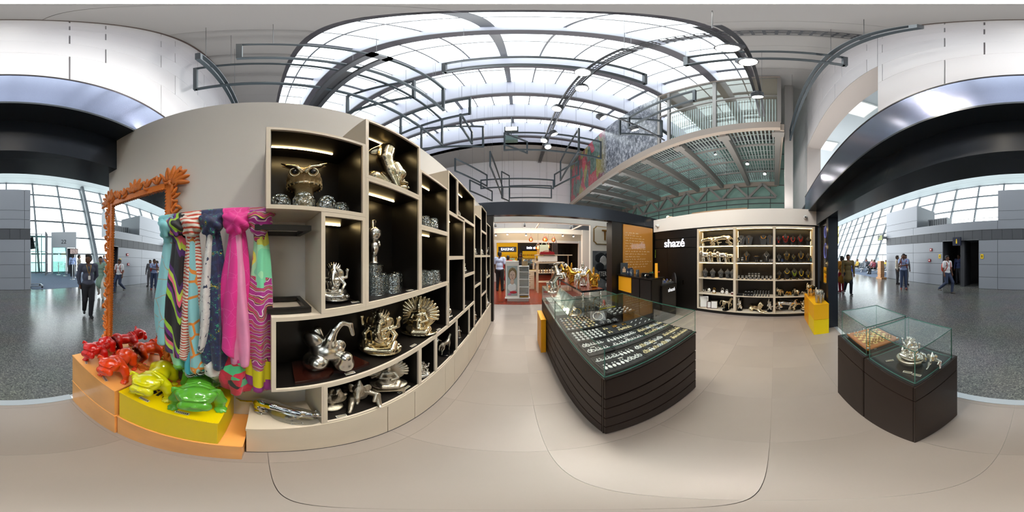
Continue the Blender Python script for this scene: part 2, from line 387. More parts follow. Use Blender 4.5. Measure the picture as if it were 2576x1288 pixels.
# white fascia wall over the concourse edge, panel by panel
def upper_wall():
    ws = sempty('wall_south'); rows = [3.36, 4.60, 5.52, 6.47, 7.39, 8.30, 9.22, 9.74]; mesh = {}
    for r in range(len(rows)-1):
        z0, z1 = rows[r], rows[r+1]; off = (-1.40 if r % 2 == 0 else -0.70)
        xs = [-9.0]+[off+0.99*k for k in range(-9, 12)]+[8.7]
        xs = sorted(x for x in xs if -9.0 <= x <= 8.7)
        xs2 = sorted(set(round(x, 3) for x in xs+[1.36, 4.91] if True))
        for a, b_ in zip(xs2, xs2[1:]):
            if b_-a < 0.06: continue
            zz0 = z0
            if a >= 1.35 and b_ <= 4.92:
                if z1 <= 5.53: continue
            k = (round(b_-a, 2), round(z1-zz0, 2))
            if k not in mesh: mesh[k] = B(-k[0]/2+0.006, k[0]/2-0.006, -0.03, 0.0, -k[1]/2+0.005, k[1]/2-0.005).mesh('wall_panel', whitepan)
            link('wall_panel', mesh[k], ws, loc=((a+b_)/2, -1.0, (zz0+z1)/2))
    struct('wall_core', MB().box(-9, 1.35, -1.42, -1.032, 3.36, H).box(4.92, 8.7, -1.42, -1.032, 0, H).box(1.35, 4.92, -1.42, -1.032, 5.53, H), mat('upper_joint', '#4e4d52', 0.6), ws)
    struct('opening_lining', MB().box(1.36, 4.92, -1.43, -1.0, 5.50, 5.53).box(4.89, 4.92, -1.43, -1.0, 3.3, 5.53), mat('opening_lining', '#a39c98', 0.6), ws)
    struct('trim_6', B(-9, 8.7, -1.06, -0.97, 9.66, 9.74), mat('brown_trim', '#4a3c36', 0.5))
upper_wall()
# ceiling south of the skylight, boards 1.28 wide
cs_ = sempty('ceiling')
pm = B(-0.637, 0.637, -0.8, 0.8, 0, 0.03).mesh('ceiling_panel', ceilgrey)
for k in range(-6, 7): link('ceiling_panel', pm, cs_, loc=(-0.86+1.28*k, -0.2, H))
struct('ceiling_core', MB().box(-9.2, 8.9, -1.5, 0.6, H+0.035, H+0.2).box(-9.2, 8.9, 9.9, 12.4, H, H+0.2).box(-9.4, -8.2, 0.6, 9.9, H, H+0.2).box(8.2, 9.0, 0.6, 9.9, H, H+0.2), ceilgrey, cs_)
# curb around the skylight
curb = mat('white_skylight_curb', '#b9b9c4', 0.5)
struct('skylight_curb', MB().box(-8.3, 8.3, 0.50, 0.6, H, 11.3).box(-8.3, 8.3, 9.9, 10.0, H, 11.3).box(-8.3, -8.2, 0.6, 9.9, H, 11.3).box(8.2, 8.3, 0.6, 9.9, H, 11.3), curb, cs_)
sky = tag(bpy.data.objects.new('skylight', None), 'long glazed skylight with deep white ribs over the shop', 'skylight'); C.objects.link(sky)
rib_w = B(-8.2, 8.2, -0.05, 0.05, 0.10, 1.56).mesh('rib', mat('white_rib', '#aeaebc', 0.5)); rib_f = B(-8.2, 8.2, -0.11, 0.11, 0, 0.10).mesh('rib_flange', mat('grey_flange', '#5f5f68', 0.5))
for v in (1.62, 3.48, 5.34, 7.20, 9.06):
    r = link('rib', rib_w, sky, loc=(0, v, H)); link('rib_flange', rib_f, r)
for k in range(-10, 12):
    x = -0.30+0.76*k; thick = (k % 3 == 0)
    w_ = 0.15 if thick else 0.04
    link('mullion', B(-w_/2, w_/2, 0.6, 9.9, 0, 0.12 if thick else 0.06).mesh('mullion', steelm), sky, loc=(x, 0, 11.22))
for v in (1.0, 2.5, 4.4, 6.2, 8.1): link('purlin', B(-8.2, 8.2, -0.02, 0.02, 0, 0.05).mesh('purlin', steelm), sky, loc=(0, v, 11.24))
link('glazing', B(-8.2, 8.2, 0.6, 9.9, 11.34, 11.35).mesh('glazing', winglass), sky)
# far north wall, west wall
def panel_wall(name, axis, at, a0, a1, z0, z1, pw, ph, m, skip=None, thick=0.02):
    ws = sempty(name); mesh = {}
    na = max(1, round((a1-a0)/pw)); nz = max(1, round((z1-z0)/ph)); pw = (a1-a0)/na; ph = (z1-z0)/nz
    if axis == 'y': me = B(-pw/2+0.006, pw/2-0.006, 0, thick, -ph/2+0.006, ph/2-0.006).mesh('wall_panel', m)
    else: me = B(0, thick, -pw/2+0.006, pw/2-0.006, -ph/2+0.006, ph/2-0.006).mesh('wall_panel', m)
    for i in range(na):
        for j in range(nz):
            a = a0+pw*(i+0.5); z = z0+ph*(j+0.5)
            link('wall_panel', me, ws, loc=(a, at, z) if axis == 'y' else (at, a, z))
    return ws
nw = panel_wall('wall_north', 'y', 12.28, -9.0, 4.3, 3.4, H, 1.33, 1.06, mat('bright_white_panel', '#f6f6fa', 0.5))
struct('wall_core', MB().box(-9.2, 9, 12.31, 12.5, 3.2, 13), mat('wall_joint', '#8e8c90', 0.6), nw)
wp = panel_wall('wall_west', 'x', -9.05, -1.0, 12.3, 0, H, 1.33, 1.1, whitepan)
struct('wall_core', B(-9.3, -9.06, -1.4, 12.5, 0, H), mat('wall_joint', '#8e8c90', 0.6), wp)
# green glass wall behind the bridge
def green_wall():
    gw = sempty('wall_east'); gm = mat('green_back_glass', '#8fb3a8', 0.12, noise=0.1, scale=2); fr = mat('green_grey_frame', '#6d7673', 0.4, metal=0.3)
    me = B(0, 0.03, -0.60, 0.60, -0.53, 0.53).mesh('wall_panel', gm)
    for i in range(11):
        for j in range(8):
            link('wall_panel', me, gw, loc=(8.80, -0.4+1.22*i, 0.6+1.13*j))
    for i in range(12): link('frame_bar', B(-0.05, 0, -0.02, 0.02, 0, 9.7).mesh('frame_bar', fr), gw, loc=(8.82, -1.01+1.22*i, 0))
    for j in range(9): link('frame_bar', B(-0.05, 0, -1.0, 12.3, -0.02, 0.02).mesh('frame_bar', fr), gw, loc=(8.82, 0, 0.035+1.13*j))
    struct('wall_core', B(8.84, 9.0, -1.4, 12.5, 0, H), mat('wall_joint', '#8e8c90', 0.6), gw)
green_wall()
# ================================================================ CONCOURSE
# leaning glass curtain wall
cw = tag(bpy.data.objects.new('curtain_wall', None), 'long leaning glass curtain wall with white sky behind the waiting hall', 'window wall'); C.objects.link(cw)
S = 0.39
frm = mat('pale_grey_mullion', '#63696e', 0.5)
cm = MB().poly([(-0.10, 0), (0.10, 0), (0.10, 10.8), (-0.10, 10.8)], 0.22).mesh('mullion', frm)
mm = MB(); mm.bar((0, 0.12, 0), (0, 0.12-S*10.8, 10.8), 0.30, 0.17, up=(1, 0, 0)); mm = mm.mesh('mullion', frm)
for k in range(-8, 20): link('mullion', mm, cw, loc=(0.0+3.07*k, -15.1, 0))
for j in range(0, 7):
    z = 1.8*j; link('transom', B(-25, 60, -0.02, 0.20, -0.075, 0.075).mesh('transom', frm), cw, loc=(0, -15.1-S*z, z))
gl = MB(); gl.obox((17.5, -15.1-S*5.4, 5.4), (85, 0.01, math.hypot(10.8, S*10.8)), Euler((math.atan(S), 0, 0)).to_matrix()); link('glazing', gl.mesh('glazing', winglass), cw)
big = obj('steel_column', MB().bar((-9.15, -14.3, 0), (-9.15, -18.3, 10.8), 0.34, 0.34, up=(1, 0, 0)), frm); tag(big, 'thick leaning steel column inside the curtain wall behind the gate', 'column')
# concourse ceiling (strips)
cc = sempty('ceiling_concourse')
sm = B(-43, 43, -0.89, 0.89, 0, 0.05).mesh('ceiling_panel', ceilwhite)
for k in range(10): link('ceiling_panel', sm, cc, loc=(18, -2.35-1.8*k, 10.8))
struct('ceiling_core', B(-26, 61, -19.6, -1.4, 10.86, 11.0), ceilgrey, cc)
struct('wall_west_concourse', B(-26.2, -26, -19.5, -1.3, 0, 10.8), greypan)
struct('wall_east_concourse', B(61, 61.2, -19.5, -1.3, 0, 10.8), greypan)
fp = emat('fluorescent_tube', '#ffffff', 9)
for i, u in enumerate((-11.75, -7.25, -2.75, 1.75, 6.25, 10.8, 15.3, 19.8)):
    t = thing('ceiling_light', 'square recessed fluorescent ceiling light seen through the opening, %s' % ['first', 'second', 'third', 'fourth', 'nearer of the two bright ones', 'farther of the two bright ones', 'seventh', 'last'][i], 'ceiling light', (u, -3.6, 10.72), 0, 'recessed lights of the concourse ceiling')
    obj('frame', MB().box(-0.62, 0.62, -0.62, -0.56, 0, 0.08).box(-0.62, 0.62, 0.56, 0.62, 0, 0.08).box(-0.62, -0.56, -0.56, 0.56, 0, 0.08).box(0.56, 0.62, -0.56, 0.56, 0, 0.08), white, t)
    for q in (-0.36, 0, 0.36): obj('tube', B(-0.54, 0.54, q-0.09, q+0.09, 0.03, 0.06), fp, t)
# grey service block with the washrooms
def service_block():
    ws = sempty('wall_washroom'); rows = [0, 0.58, 1.19, 1.79, 2.37]; mesh = {}
    def pan(a, b_, z0, z1, v=-7.55):
        k = (round(b_-a, 2), round(z1-z0, 2))
        if k not in mesh: mesh[k] = B(-k[0]/2+0.008, k[0]/2-0.008, -0.04, 0, -k[1]/2+0.008, k[1]/2-0.008).mesh('wall_panel', greypan)
        link('wall_panel', mesh[k], ws, loc=((a+b_)/2, v, (z0+z1)/2))
    for a, b_ in ((-1.14, -0.85), (-0.85, 1.53), (1.53, 2.47), (4.50, 6.60), (6.60, 9.2)):
        for z0, z1 in zip(rows, rows[1:]): pan(a, b_, z0, z1)
        if (a, b_) != (1.53, 2.47) and a != 4.50: pan(a, b_, 2.89, 3.33)
    pan(1.53, 6.6, 2.89, 3.33)
    for a, b_ in ((-1.14, -0.85), (-0.85, 1.53), (6.3, 9.2)): pan(a, b_, 3.33, 3.78); pan(a, b_, 3.78, 4.88 if b_ < 3 else 4.75)
    struct('wall_core', MB().box(-1.12, 2.47, -9.5, -7.595, 0, 3.31).box(4.5, 9.18, -9.5, -7.595, 0, 3.31).box(2.47, 4.5, -9.5, -7.595, 2.40, 3.31).box(-1.12, 1.52, -9.5, -7.595, 3.3, 4.87).box(6.31, 9.18, -9.5, -7.595, 3.3, 4.74).box(2.47, 4.5, -9.6, -9.5, 0, 2.5), mat('block_core', '#70757b', 0.5), ws)
    lou = mat('dark_louvre_panel', '#4b4e52', 0.6)
    for k in range(21):
        a = -1.14+k*0.492; link('louvre_panel', B(0.006, 0.486, -7.57, -7.545, 2.38, 2.88).mesh('louvre_panel', lou), ws, loc=(a, 0, 0))
    dk = mat('dark_washroom_tile', '#393b3f', 0.4)
    struct('washroom_lining', MB().box(2.47, 4.5, -9.4, -9.36, 0, 2.4).box(2.47, 2.50, -9.4, -7.6, 0, 2.4).box(4.47, 4.5, -9.4, -7.6, 0, 2.4).box(3.30, 3.52, -8.6, -7.7, 0, 2.4), dk, ws)
    for z in (2.4, 2.89): link('trim', B(2.47 if z < 2.5 else -1.14, 4.5 if z < 2.5 else 9.2, -7.60, -7.53, z-0.015, z+0.01).mesh('trim', steelm), ws)
service_block()
# ================================================================ SCULPTED FIGURES (all face +X, z up, unit sizes)
def m_bulldog():
    p = [E((-.04,0,.41),(.34,.165,.150)), E((.20,0,.41),(.19,.22,.20)), E((-.28,0,.45),(.18,.165,.165)),
         E((.43,0,.52),(.19,.195,.165)), E((.58,0,.45),(.10,.145,.085),None,.012), E((.60,0,.585),(.04,.13,.022),None,.008), E((.60,0,.365),(.07,.11,.032),None,.006), E((.685,0,.49),(.022,.034,.024),None,.004),
         P([(-.44,0,.53),(-.49,0,.49),(-.49,0,.45)],[.04,.026,.018],.015)]
    p += mir([E((.60,.095,.425),(.075,.065,.09),None,.006), E((.53,.10,.60),(.07,.055,.024),None,.008), E((.45,.14,.58),(.07,.07,.07),None,.02), P([(.40,.165,.63),(.43,.215,.67),(.47,.225,.62)],[.034,.028,.014],.006),
         P([(.22,.17,.38),(.25,.235,.24),(.25,.235,.07)],[.11,.072,.055],.03), E((.30,.24,.04),(.085,.070,.04),None,.012),
         P([(-.30,.12,.42),(-.24,.17,.26),(-.36,.18,.15),(-.33,.18,.05)],[.12,.080,.045,.042],.025), E((-.28,.18,.033),(.080,.055,.033),None,.012),
         E((.375,.205,.032),(.028,.017,.022),None,.005), E((.388,.243,.032),(.028,.017,.022),None,.005), E((.375,.281,.032),(.028,.017,.022),None,.005)])
    p += [P([(.30-.07*i,-.12,.56+.004*i),(.27-.07*i,0,.625-.008*i),(.30-.07*i,.12,.56+.004*i)],[.018]*3,.018) for i in range(3)]
    return sculpt('body', p, .0125, .03)
def m_elephant_stand():
    p = [P([(-.04,0,.30),(.02,0,.52),(.06,0,.66)],[.17,.17,.13]), E((-.06,0,.26),(.15,.16,.15)), E((.10,0,.80),(.12,.11,.12)), P([(.16,0,.80),(.26,0,.86),(.26,0,1.02),(.18,0,1.14),(.22,0,1.20)],[.07,.05,.042,.034,.026],.02), P([(-.2,0,.26),(-.26,0,.14)],[.03,.012],.02)]
    p += mir([E((.05,.13,.80),(.10,.03,.14),None,.012), P([(.18,.06,.76),(.28,.08,.76)],[.022,.008],.01), P([(-.06,.10,.22),(.02,.12,.12),(-.02,.12,.03)],[.12,.08,.07]), P([(.10,.10,.60),(.22,.12,.50),(.26,.11,.58)],[.08,.06,.055])])
    return sculpt('body', p, .016, .03)
def m_cat(slink=False):
    # stalking big cat
    p = [P([(-.42,0,.36),(-.15,0,.40),(.12,0,.36),(.32,0,.34)],[.10,.115,.10,.11]), E((-.36,0,.38),(.15,.11,.13)), E((.28,0,.33),(.14,.11,.13)),
         P([(.34,0,.36),(.50,0,.36)],[.09,.075]), E((.56,0,.37),(.085,.075,.07)), E((.63,0,.34),(.05,.045,.04),None,.02),
         P([(-.50,0,.36),(-.66,0,.24),(-.80,0,.16),(-.92,0,.20)],[.045,.032,.028,.028],.02)]
    p += mir([E((.535,.055,.44),(.018,.02,.028),None,.01)])
    for s, dx in ((1,.10),(-1,-.06)):
        p += [P([(.28,s*.08,.26),(.30+dx*1.6,s*.09,.14),(.27+dx*2,s*.09,.02)],[.065,.045,.035]), E((.31+dx*2,s*.09,.022),(.05,.035,.022),None,.01),
              P([(-.36,s*.08,.30),(-.30-dx,s*.09,.19),(-.46-dx,s*.09,.10),(-.42-dx,s*.09,.02)],[.085,.055,.032,.03]), E((-.38-dx,s*.09,.02),(.05,.035,.022),None,.01)]
    return sculpt('body', p, .014, .03)
def m_lion():
    # lying lion, head up
    p = [P([(-.40,0,.20),(-.1,0,.24),(.2,0,.25)],[.15,.15,.15]), E((-.36,0,.19),(.19,.17,.17)), E((.22,0,.30),(.16,.14,.19)), E((.30,0,.45),(.17,.15,.19),None,.04), E((.36,0,.52),(.12,.12,.12)), E((.47,0,.49),(.07,.06,.055),None,.02),
         P([(-.52,0,.14),(-.66,.08,.05),(-.70,.22,.04)],[.04,.028,.035],.02)]
    p += [E((.27+.17*math.cos(a)*.4,.14*math.sin(a),.46+.17*math.cos(a)),(.055,.05,.06),None,.02) for a in [i*.55 for i in range(12)]]
    p += mir([E((.36,.08,.62),(.03,.03,.035),None,.01), P([(.22,.11,.15),(.36,.13,.06),(.62,.13,.05)],[.08,.06,.05]), E((.66,.13,.045),(.06,.045,.04),None,.015), P([(-.36,.14,.16),(-.20,.18,.10),(-.30,.20,.05),(-.16,.21,.04)],[.11,.08,.05,.04])])
    return sculpt('body', p, .015, .03)
def m_elephant(up=True, step=0.0):
    p = [E((-.04,0,.58),(.34,.22,.22)), E((-.26,0,.56),(.17,.19,.20)), E((.22,0,.60),(.18,.19,.20)), E((.44,0,.70),(.15,.13,.16)), E((.42,0,.82),(.08,.09,.07)),
         P([(-.42,0,.60),(-.47,0,.45),(-.46,0,.34)],[.03,.018,.02],.02)]
    if up: p.append(P([(.54,0,.66),(.66,0,.66),(.74,0,.78),(.72,0,.93),(.64,0,1.02),(.60,0,.98)],[.085,.06,.048,.04,.032,.03],.02))
    else: p.append(P([(.54,0,.66),(.64,0,.54),(.68,0,.36),(.72,0,.22),(.80,0,.18)],[.085,.065,.05,.038,.03],.02))
    p += mir([E((.34,.17,.70),(.10,.035,.16),(0.0,0.15,-.55),.015), P([(.54,.07,.60),(.66,.09,.56),(.74,.09,.62)],[.026,.02,.008],.01)])
    for s in (1,-1):
        p += [P([(.22,s*.12,.48),(.24+step*s*.12,s*.13,.25),(.22+step*s*.16,s*.13,.045)],[.105,.075,.07]), P([(-.26,s*.12,.46),(-.22-step*s*.12,s*.13,.26),(-.28-step*s*.16,s*.13,.045)],[.12,.08,.07])]
    return sculpt('body', p, .016, .03)
def m_horse(pose='trot'):
    p = [P([(-.28,0,.62),(0,0,.60),(.24,0,.62)],[.13,.115,.13]), E((-.28,0,.64),(.13,.12,.13)), E((.25,0,.62),(.12,.115,.14)),
         P([(.28,0,.68),(.38,0,.84),(.46,0,.95)],[.11,.075,.06]), P([(.46,0,.96),(.58,0,.88),(.66,0,.82)],[.065,.05,.036],.02),
         P([(-.40,0,.70),(-.52,0,.66),(-.58,0,.46),(-.56,0,.30)],[.03,.045,.04,.012],.02)]
    p += [P([(.28-.0*i,0,.80),(.30+.03*i,0,.86+.035*i),(.24+.04*i,0,.84+.04*i)],[.03,.03,.015],.015) for i in range(4)]
    p += mir([E((.455,.03,1.03),(.014,.014,.035),None,.008)])
    L = {'trot': [((.25,.08,.54),(.42,.08,.46),(.36,.08,.30),(.33,.08,.24)),((.25,-.08,.54),(.24,-.08,.30),(.22,-.08,.08),(.25,-.08,.02)),((-.28,.08,.56),(-.16,.08,.38),(-.28,.08,.20),(-.22,.08,.02)),((-.28,-.08,.56),(-.26,-.08,.36),(-.42,-.08,.24),(-.46,-.08,.06))],
         'stand': [((.25,.08,.54),(.25,.08,.30),(.24,.08,.08),(.27,.08,.02)),((.25,-.08,.54),(.32,-.08,.32),(.27,-.08,.10),(.30,-.08,.02)),((-.28,.08,.56),(-.22,.08,.38),(-.32,.08,.22),(-.29,.08,.02)),((-.28,-.08,.56),(-.20,-.08,.38),(-.28,-.08,.20),(-.24,-.08,.02))]}[pose]
    for q in L: p.append(P(list(q),[.075,.042,.026,.03],.02))
    return sculpt('body', p, .0145, .025)
def m_rearing():
    import math as mth
    a = mth.radians(48); ca, sa = mth.cos(a), mth.sin(a)
    def R(x, y, z): x += .28; z -= .56; return (-.20+x*ca-z*sa, y, .40+x*sa+z*ca)
    p = [P([R(-.28,0,.60),R(0,0,.60),R(.24,0,.62)],[.13,.115,.13]), P([R(.26,0,.68),R(.34,0,.86),R(.38,0,.98)],[.11,.08,.065]), P([R(.38,0,.98),R(.52,0,.92),R(.60,0,.86)],[.065,.05,.036],.02),
         P([R(-.40,0,.66),(-.52,0,.34),(-.56,0,.12)],[.03,.05,.02],.02)]
    p += [P([R(.26,0,.80+.05*i),R(.20,0,.86+.05*i),R(.12,0,.84+.05*i)],[.03,.028,.012],.015) for i in range(4)]
    for s in (1,-1):
        p += [P([R(.25,s*.08,.52),R(.42,s*.08,.42+.04*s),R(.36,s*.08,.26)],[.075,.04,.03],.02), P([R(-.26,s*.08,.54),(-.12,s*.09,.26),(-.26,s*.09,.14),(-.20,s*.09,.02)],[.10,.06,.035,.04],.02)]
    return sculpt('body', p, .0145, .025)
def m_ganesha(ornate=True):
    p = [E((0,0,.24),(.16,.26,.10)), E((0,0,.38),(.14,.17,.16)), E((.07,0,.34),(.12,.14,.13)), E((0,0,.50),(.12,.18,.09)), E((.03,0,.64),(.11,.12,.11)), P([(.0,0,.72),(-.01,0,.80),(0,0,.86)],[.09,.055,.018],.02),
         P([(.12,0,.62),(.19,0,.52),(.20,.03,.42),(.19,.08,.38),(.17,.12,.40)],[.055,.045,.036,.028,.022],.015)]
    p += mir([E((.0,.155,.64),(.03,.085,.11),(0,0,.3),.012), P([(0,.18,.50),(.03,.26,.40),(.12,.22,.33)],[.055,.042,.035],.015), P([(0,.18,.52),(-.02,.30,.56),(0,.31,.68)],[.05,.036,.026],.012), E((0,.315,.72),(.035,.045,.045),None,.01),
         P([(.04,.22,.22),(.20,.20,.17),(.20,-.02,.15)],[.085,.065,.04],.015), E((-.02,.14,.10),(.20,.20,.10),None,.03)])
    p += [E((-.02,0,.06),(.26,.36,.055),None,.02)]
    if ornate:
        p += [E((.16*math.cos(t),.33*math.sin(t),.12+.012*(i % 2)),(.035,.04,.04),None,.008) for i, t in enumerate([k*2*PI/16 for k in range(16)])]
        p += [E((.12*math.cos(t)+.02,.14*math.sin(t),.46),(.018,.018,.018),None,.006) for t in [k*2*PI/14 for k in range(14)]]
        p += [P([(.02,.10*math.cos(t),.70+.10*abs(math.sin(t))),(-.03,.16*math.cos(t),.80+.09*math.sin(t))],[.02,.012],.008) for t in [k*PI/8 for k in range(9)]]
    return sculpt('body', p, .0125, .022)
def m_recline():
    p = [P([(-.25,0,.16),(.0,0,.22),(.10,0,.38)],[.13,.14,.12]), E((.14,0,.56),(.12,.11,.13)), P([(.22,0,.54),(.32,0,.44),(.30,0,.30),(.36,0,.26)],[.055,.045,.035,.025],.015), P([(.1,0,.66),(.06,0,.76)],[.07,.03])]
    p += mir([E((.10,.14,.58),(.03,.08,.11),(0,0,.3),.012)])
    p += [P([(.08,.13,.44),(.10,.30,.36),(.24,.26,.24)],[.05,.04,.035],.015), P([(.08,-.13,.44),(-.08,-.28,.34),(-.12,-.28,.10)],[.05,.04,.035],.015), P([(-.22,.10,.14),(.05,.30,.26),(.20,.34,.06)],[.10,.07,.045],.02), P([(-.22,-.06,.12),(.10,-.12,.12),(.40,-.10,.05)],[.10,.07,.04],.02), E((.25,.35,.04),(.06,.035,.03),None,.01), E((.46,-.10,.05),(.06,.035,.04),None,.01)]
    return sculpt('body', p, .0135, .022)
def m_standing():
    p = [E((0,0,.04),(.15,.15,.04),None,.01), P([(0,0,.10),(0,0,.45)],[.12,.09]), E((0,0,.52),(.08,.12,.10)), E((.02,0,.60),(.08,.13,.06)), P([(0,0,.64),(0,0,.70)],.035), E((.01,0,.76),(.06,.055,.075)), P([(0,0,.82),(0,0,.93)],[.055,.02],.012)]
    p += [P([(0,.12,.60),(.06,.18,.48),(.14,.08,.50)],[.035,.03,.022],.012), P([(0,-.12,.60),(.02,-.20,.70),(.04,-.20,.84)],[.035,.028,.02],.012)]
    p += [P([(.11*math.cos(t),.12*math.sin(t),.10),(.07*math.cos(t),.08*math.sin(t),.45)],[.022,.012],.006) for t in [k*2*PI/12 for k in range(12)]]
    return sculpt('body', p, .0125, .018)
def m_robed():
    # seated figure before a fan-like shell
    p = [E((-.10,0,.46),(.06,.40,.40),None,.02), E((0,0,.04),(.25,.40,.05)), P([(.08,0,.12),(.06,0,.42)],[.16,.10]), E((.08,0,.50),(.08,.13,.08)), E((.08,0,.66),(.065,.06,.08)), P([(.06,0,.74),(.05,0,.84)],[.06,.02]), P([(.08,.12,.52),(.16,.18,.40),(.20,.04,.36)],[.04,.035,.03],.012), P([(.08,-.12,.52),(.16,-.18,.40),(.20,-.04,.42)],[.04,.035,.03],.012), P([(.10,.18,.16),(.24,.14,.14),(.24,-.12,.14),(.10,-.18,.16)],[.09,.07,.07,.09],.02)]
    p += [P([(-.04,.05*math.cos(t),.46),(-.06,.42*math.cos(t),.46+.42*math.sin(t))],[.02,.035],.01) for t in [k*PI/14-.3 for k in range(19)]]
    return sculpt('body', p, .0135, .02)
def m_abstract_elephant():
    p = [P([(-.08,-.14,.18),(.04,-.18,.14),(.18,-.12,.22)],[.17,.20,.14]), P([(-.05,.18,.16),(.10,.24,.16),(.16,.26,.34)],[.16,.14,.10]), E((0,-.03,.38),(.21,.27,.22)), E((.05,-.24,.58),(.08,.19,.18),(0,0.2,-.3),.03), E((0,.16,.48),(.05,.10,.12),None,.02),
         P([(.05,0,.50),(.10,.04,.66),(.08,.10,.82),(.05,.20,.94),(.03,.32,.90),(.04,.36,.72)],[.13,.08,.06,.05,.042,.03],.025), P([(.06,-.1,.60),(0,-.18,.75)],[.06,.08])]
    return sculpt('body', p, .014, .025)
def m_owl():
    p = [E((0,0,.60),(.24,.29,.19)), E((.16,.13,.63),(.10,.12,.10),None,.012), E((.16,-.13,.63),(.10,.12,.10),None,.012), P([(.20,0,.66),(.27,0,.58)],[.04,.015],.01), P([(.22,0,.70),(.19,.15,.77),(.10,.34,.87)],[.045,.045,.010],.01), P([(.22,0,.70),(.19,-.15,.77),(.10,-.34,.87)],[.045,.045,.010],.01),
         P([(0,0,.44),(0,0,.14)],[.155,.135]), E((0,0,.06),(.20,.20,.07),None,.015), E((.22,.12,.68),(.03,.035,.035),None,.004), E((.22,-.12,.68),(.03,.035,.035),None,.004)]
    p += [P([(.22*math.cos(t),.27*math.sin(t),.54),(.23*math.cos(t),.28*math.sin(t),.46)],[.024,.016],.006) for t in [k*2*PI/22 for k in range(22)]]
    return sculpt('body', p, .0135, .02)
def m_peacock():
    p = [E((0,0,.06),(.22,.22,.06),None,.01), P([(0,0,.10),(0,0,.2)],[.07,.06]), E((-.05,0,.40),(.20,.28,.18)), P([(.05,.10,.48),(.10,.16,.68),(.12,.13,.84)],[.11,.07,.05]), E((.15,.12,.90),(.08,.06,.065)), P([(.20,.12,.90),(.28,.10,.86)],[.03,.01],.01)]
    p += [P([(0,-.05,.36),(-.02,-.34*math.cos(t)-.05,.42+.30*math.sin(t))],[.03,.045],.01) for t in [k*PI/7-.5 for k in range(8)]]
    return sculpt('body', p, .015, .02)
def m_head():
    p = [E((0,0,.55),(.24,.20,.28)), E((.10,0,.42),(.14,.14,.16)), P([(0,0,.35),(-.02,0,.08)],[.13,.15]), E((.24,0,.50),(.05,.035,.06),None,.02), E((.19,0,.38),(.05,.07,.025),None,.012), E((.20,.075,.56),(.03,.035,.02),None,.01), E((.20,-.075,.56),(.03,.035,.02),None,.01), E((0,0,.05),(.18,.18,.05),None,.02)]
    p += [E((-.08+.2*math.cos(t)*.6,.2*math.sin(t),.72+.05*math.cos(3*t)),(.07,.07,.07),None,.015) for t in [k*2*PI/10 for k in range(10)]]+[E((-.06,0,.84),(.09,.09,.09),None,.02)]
    return sculpt('body', p, .0145, .02)
def m_swan():
    p = [E((0,0,.05),(.16,.2,.05),None,.01), E((0,0,.22),(.13,.19,.13)), P([(0,.10,.28),(0,.18,.46),(0,.10,.66),(0,.04,.84),(0,.12,.97),(0,.20,.93),(0,.24,.84)],[.08,.05,.04,.035,.035,.04,.012],.015), E((0,-.14,.34),(.06,.12,.06))]
    return sculpt('body', p, .015, .02)
def m_ray():
    # silver abstract vase form: a broad twisted leaf and a reclining fold
    p = [P([(.0,-.36,.12),(0,-.10,.22),(0,.14,.12),(0,.34,.06)],[.10,.16,.12,.06]), P([(.02,.10,.92),(.06,.06,.66),(.08,.14,.36),(.10,.26,.08)],[.16,.14,.13,.07],.03), E((.06,-.02,.88),(.04,.22,.10),(.5,0,0),.03), P([(-.04,.28,.60),(-.03,.36,.40),(-.02,.30,.20)],[.10,.12,.08])]
    return sculpt('body', p, .015, .03)
SM = {}
def sm_(key, f, *a):
    if key not in SM: SM[key] = f(*a)
    return SM[key]
def statue(name, key, fn, m, label, cat, loc, rz, scale, group=None, base=None):
    """an Empty with the sculpted body and, where shown, a plinth; scale = overall unit size in metres"""
    t = thing(name, label, cat, loc, rz, group)
    zb = 0
    if base: zb = base[2]; obj('base', MB().lathe([(base[0], 0), (base[0], zb*.7), (base[0]*.94, zb)], n=28, sy=base[1]/base[0]), base[3] if len(base) > 3 else blackgl, t, smooth=False)
    me = sm_(key, fn); key2 = (key, m.name)
    if key2 not in SM:
        c = me.copy(); c.materials.clear(); c.materials.append(m); SM[key2] = c
    link('body', SM[key2], t, loc=(0, 0, zb), scale=scale); return t
def price_tag(u, v, z, rz, label, w=0.05, white_edge=True):
    t = thing('price_tag', label, 'price tag', (u, v, z), rz, None)
    obj('card', B(-w/2, w/2, -0.009, 0.009, 0, 0.0025), tagm if white_edge else black, t)
    obj('number_strip', B(-w*.42, w*.42, -0.005, 0.005, 0.0025, 0.0035), black, t)
    mb = MB()
    for i in range(6): mb.box(-w*.36+i*w*.125, -w*.36+i*w*.125+w*.07, -0.0035, 0.0035, 0.0035, 0.004)
    obj('digits', mb, mat('gold_digits', '#d8cba0', 0.5), t); return t
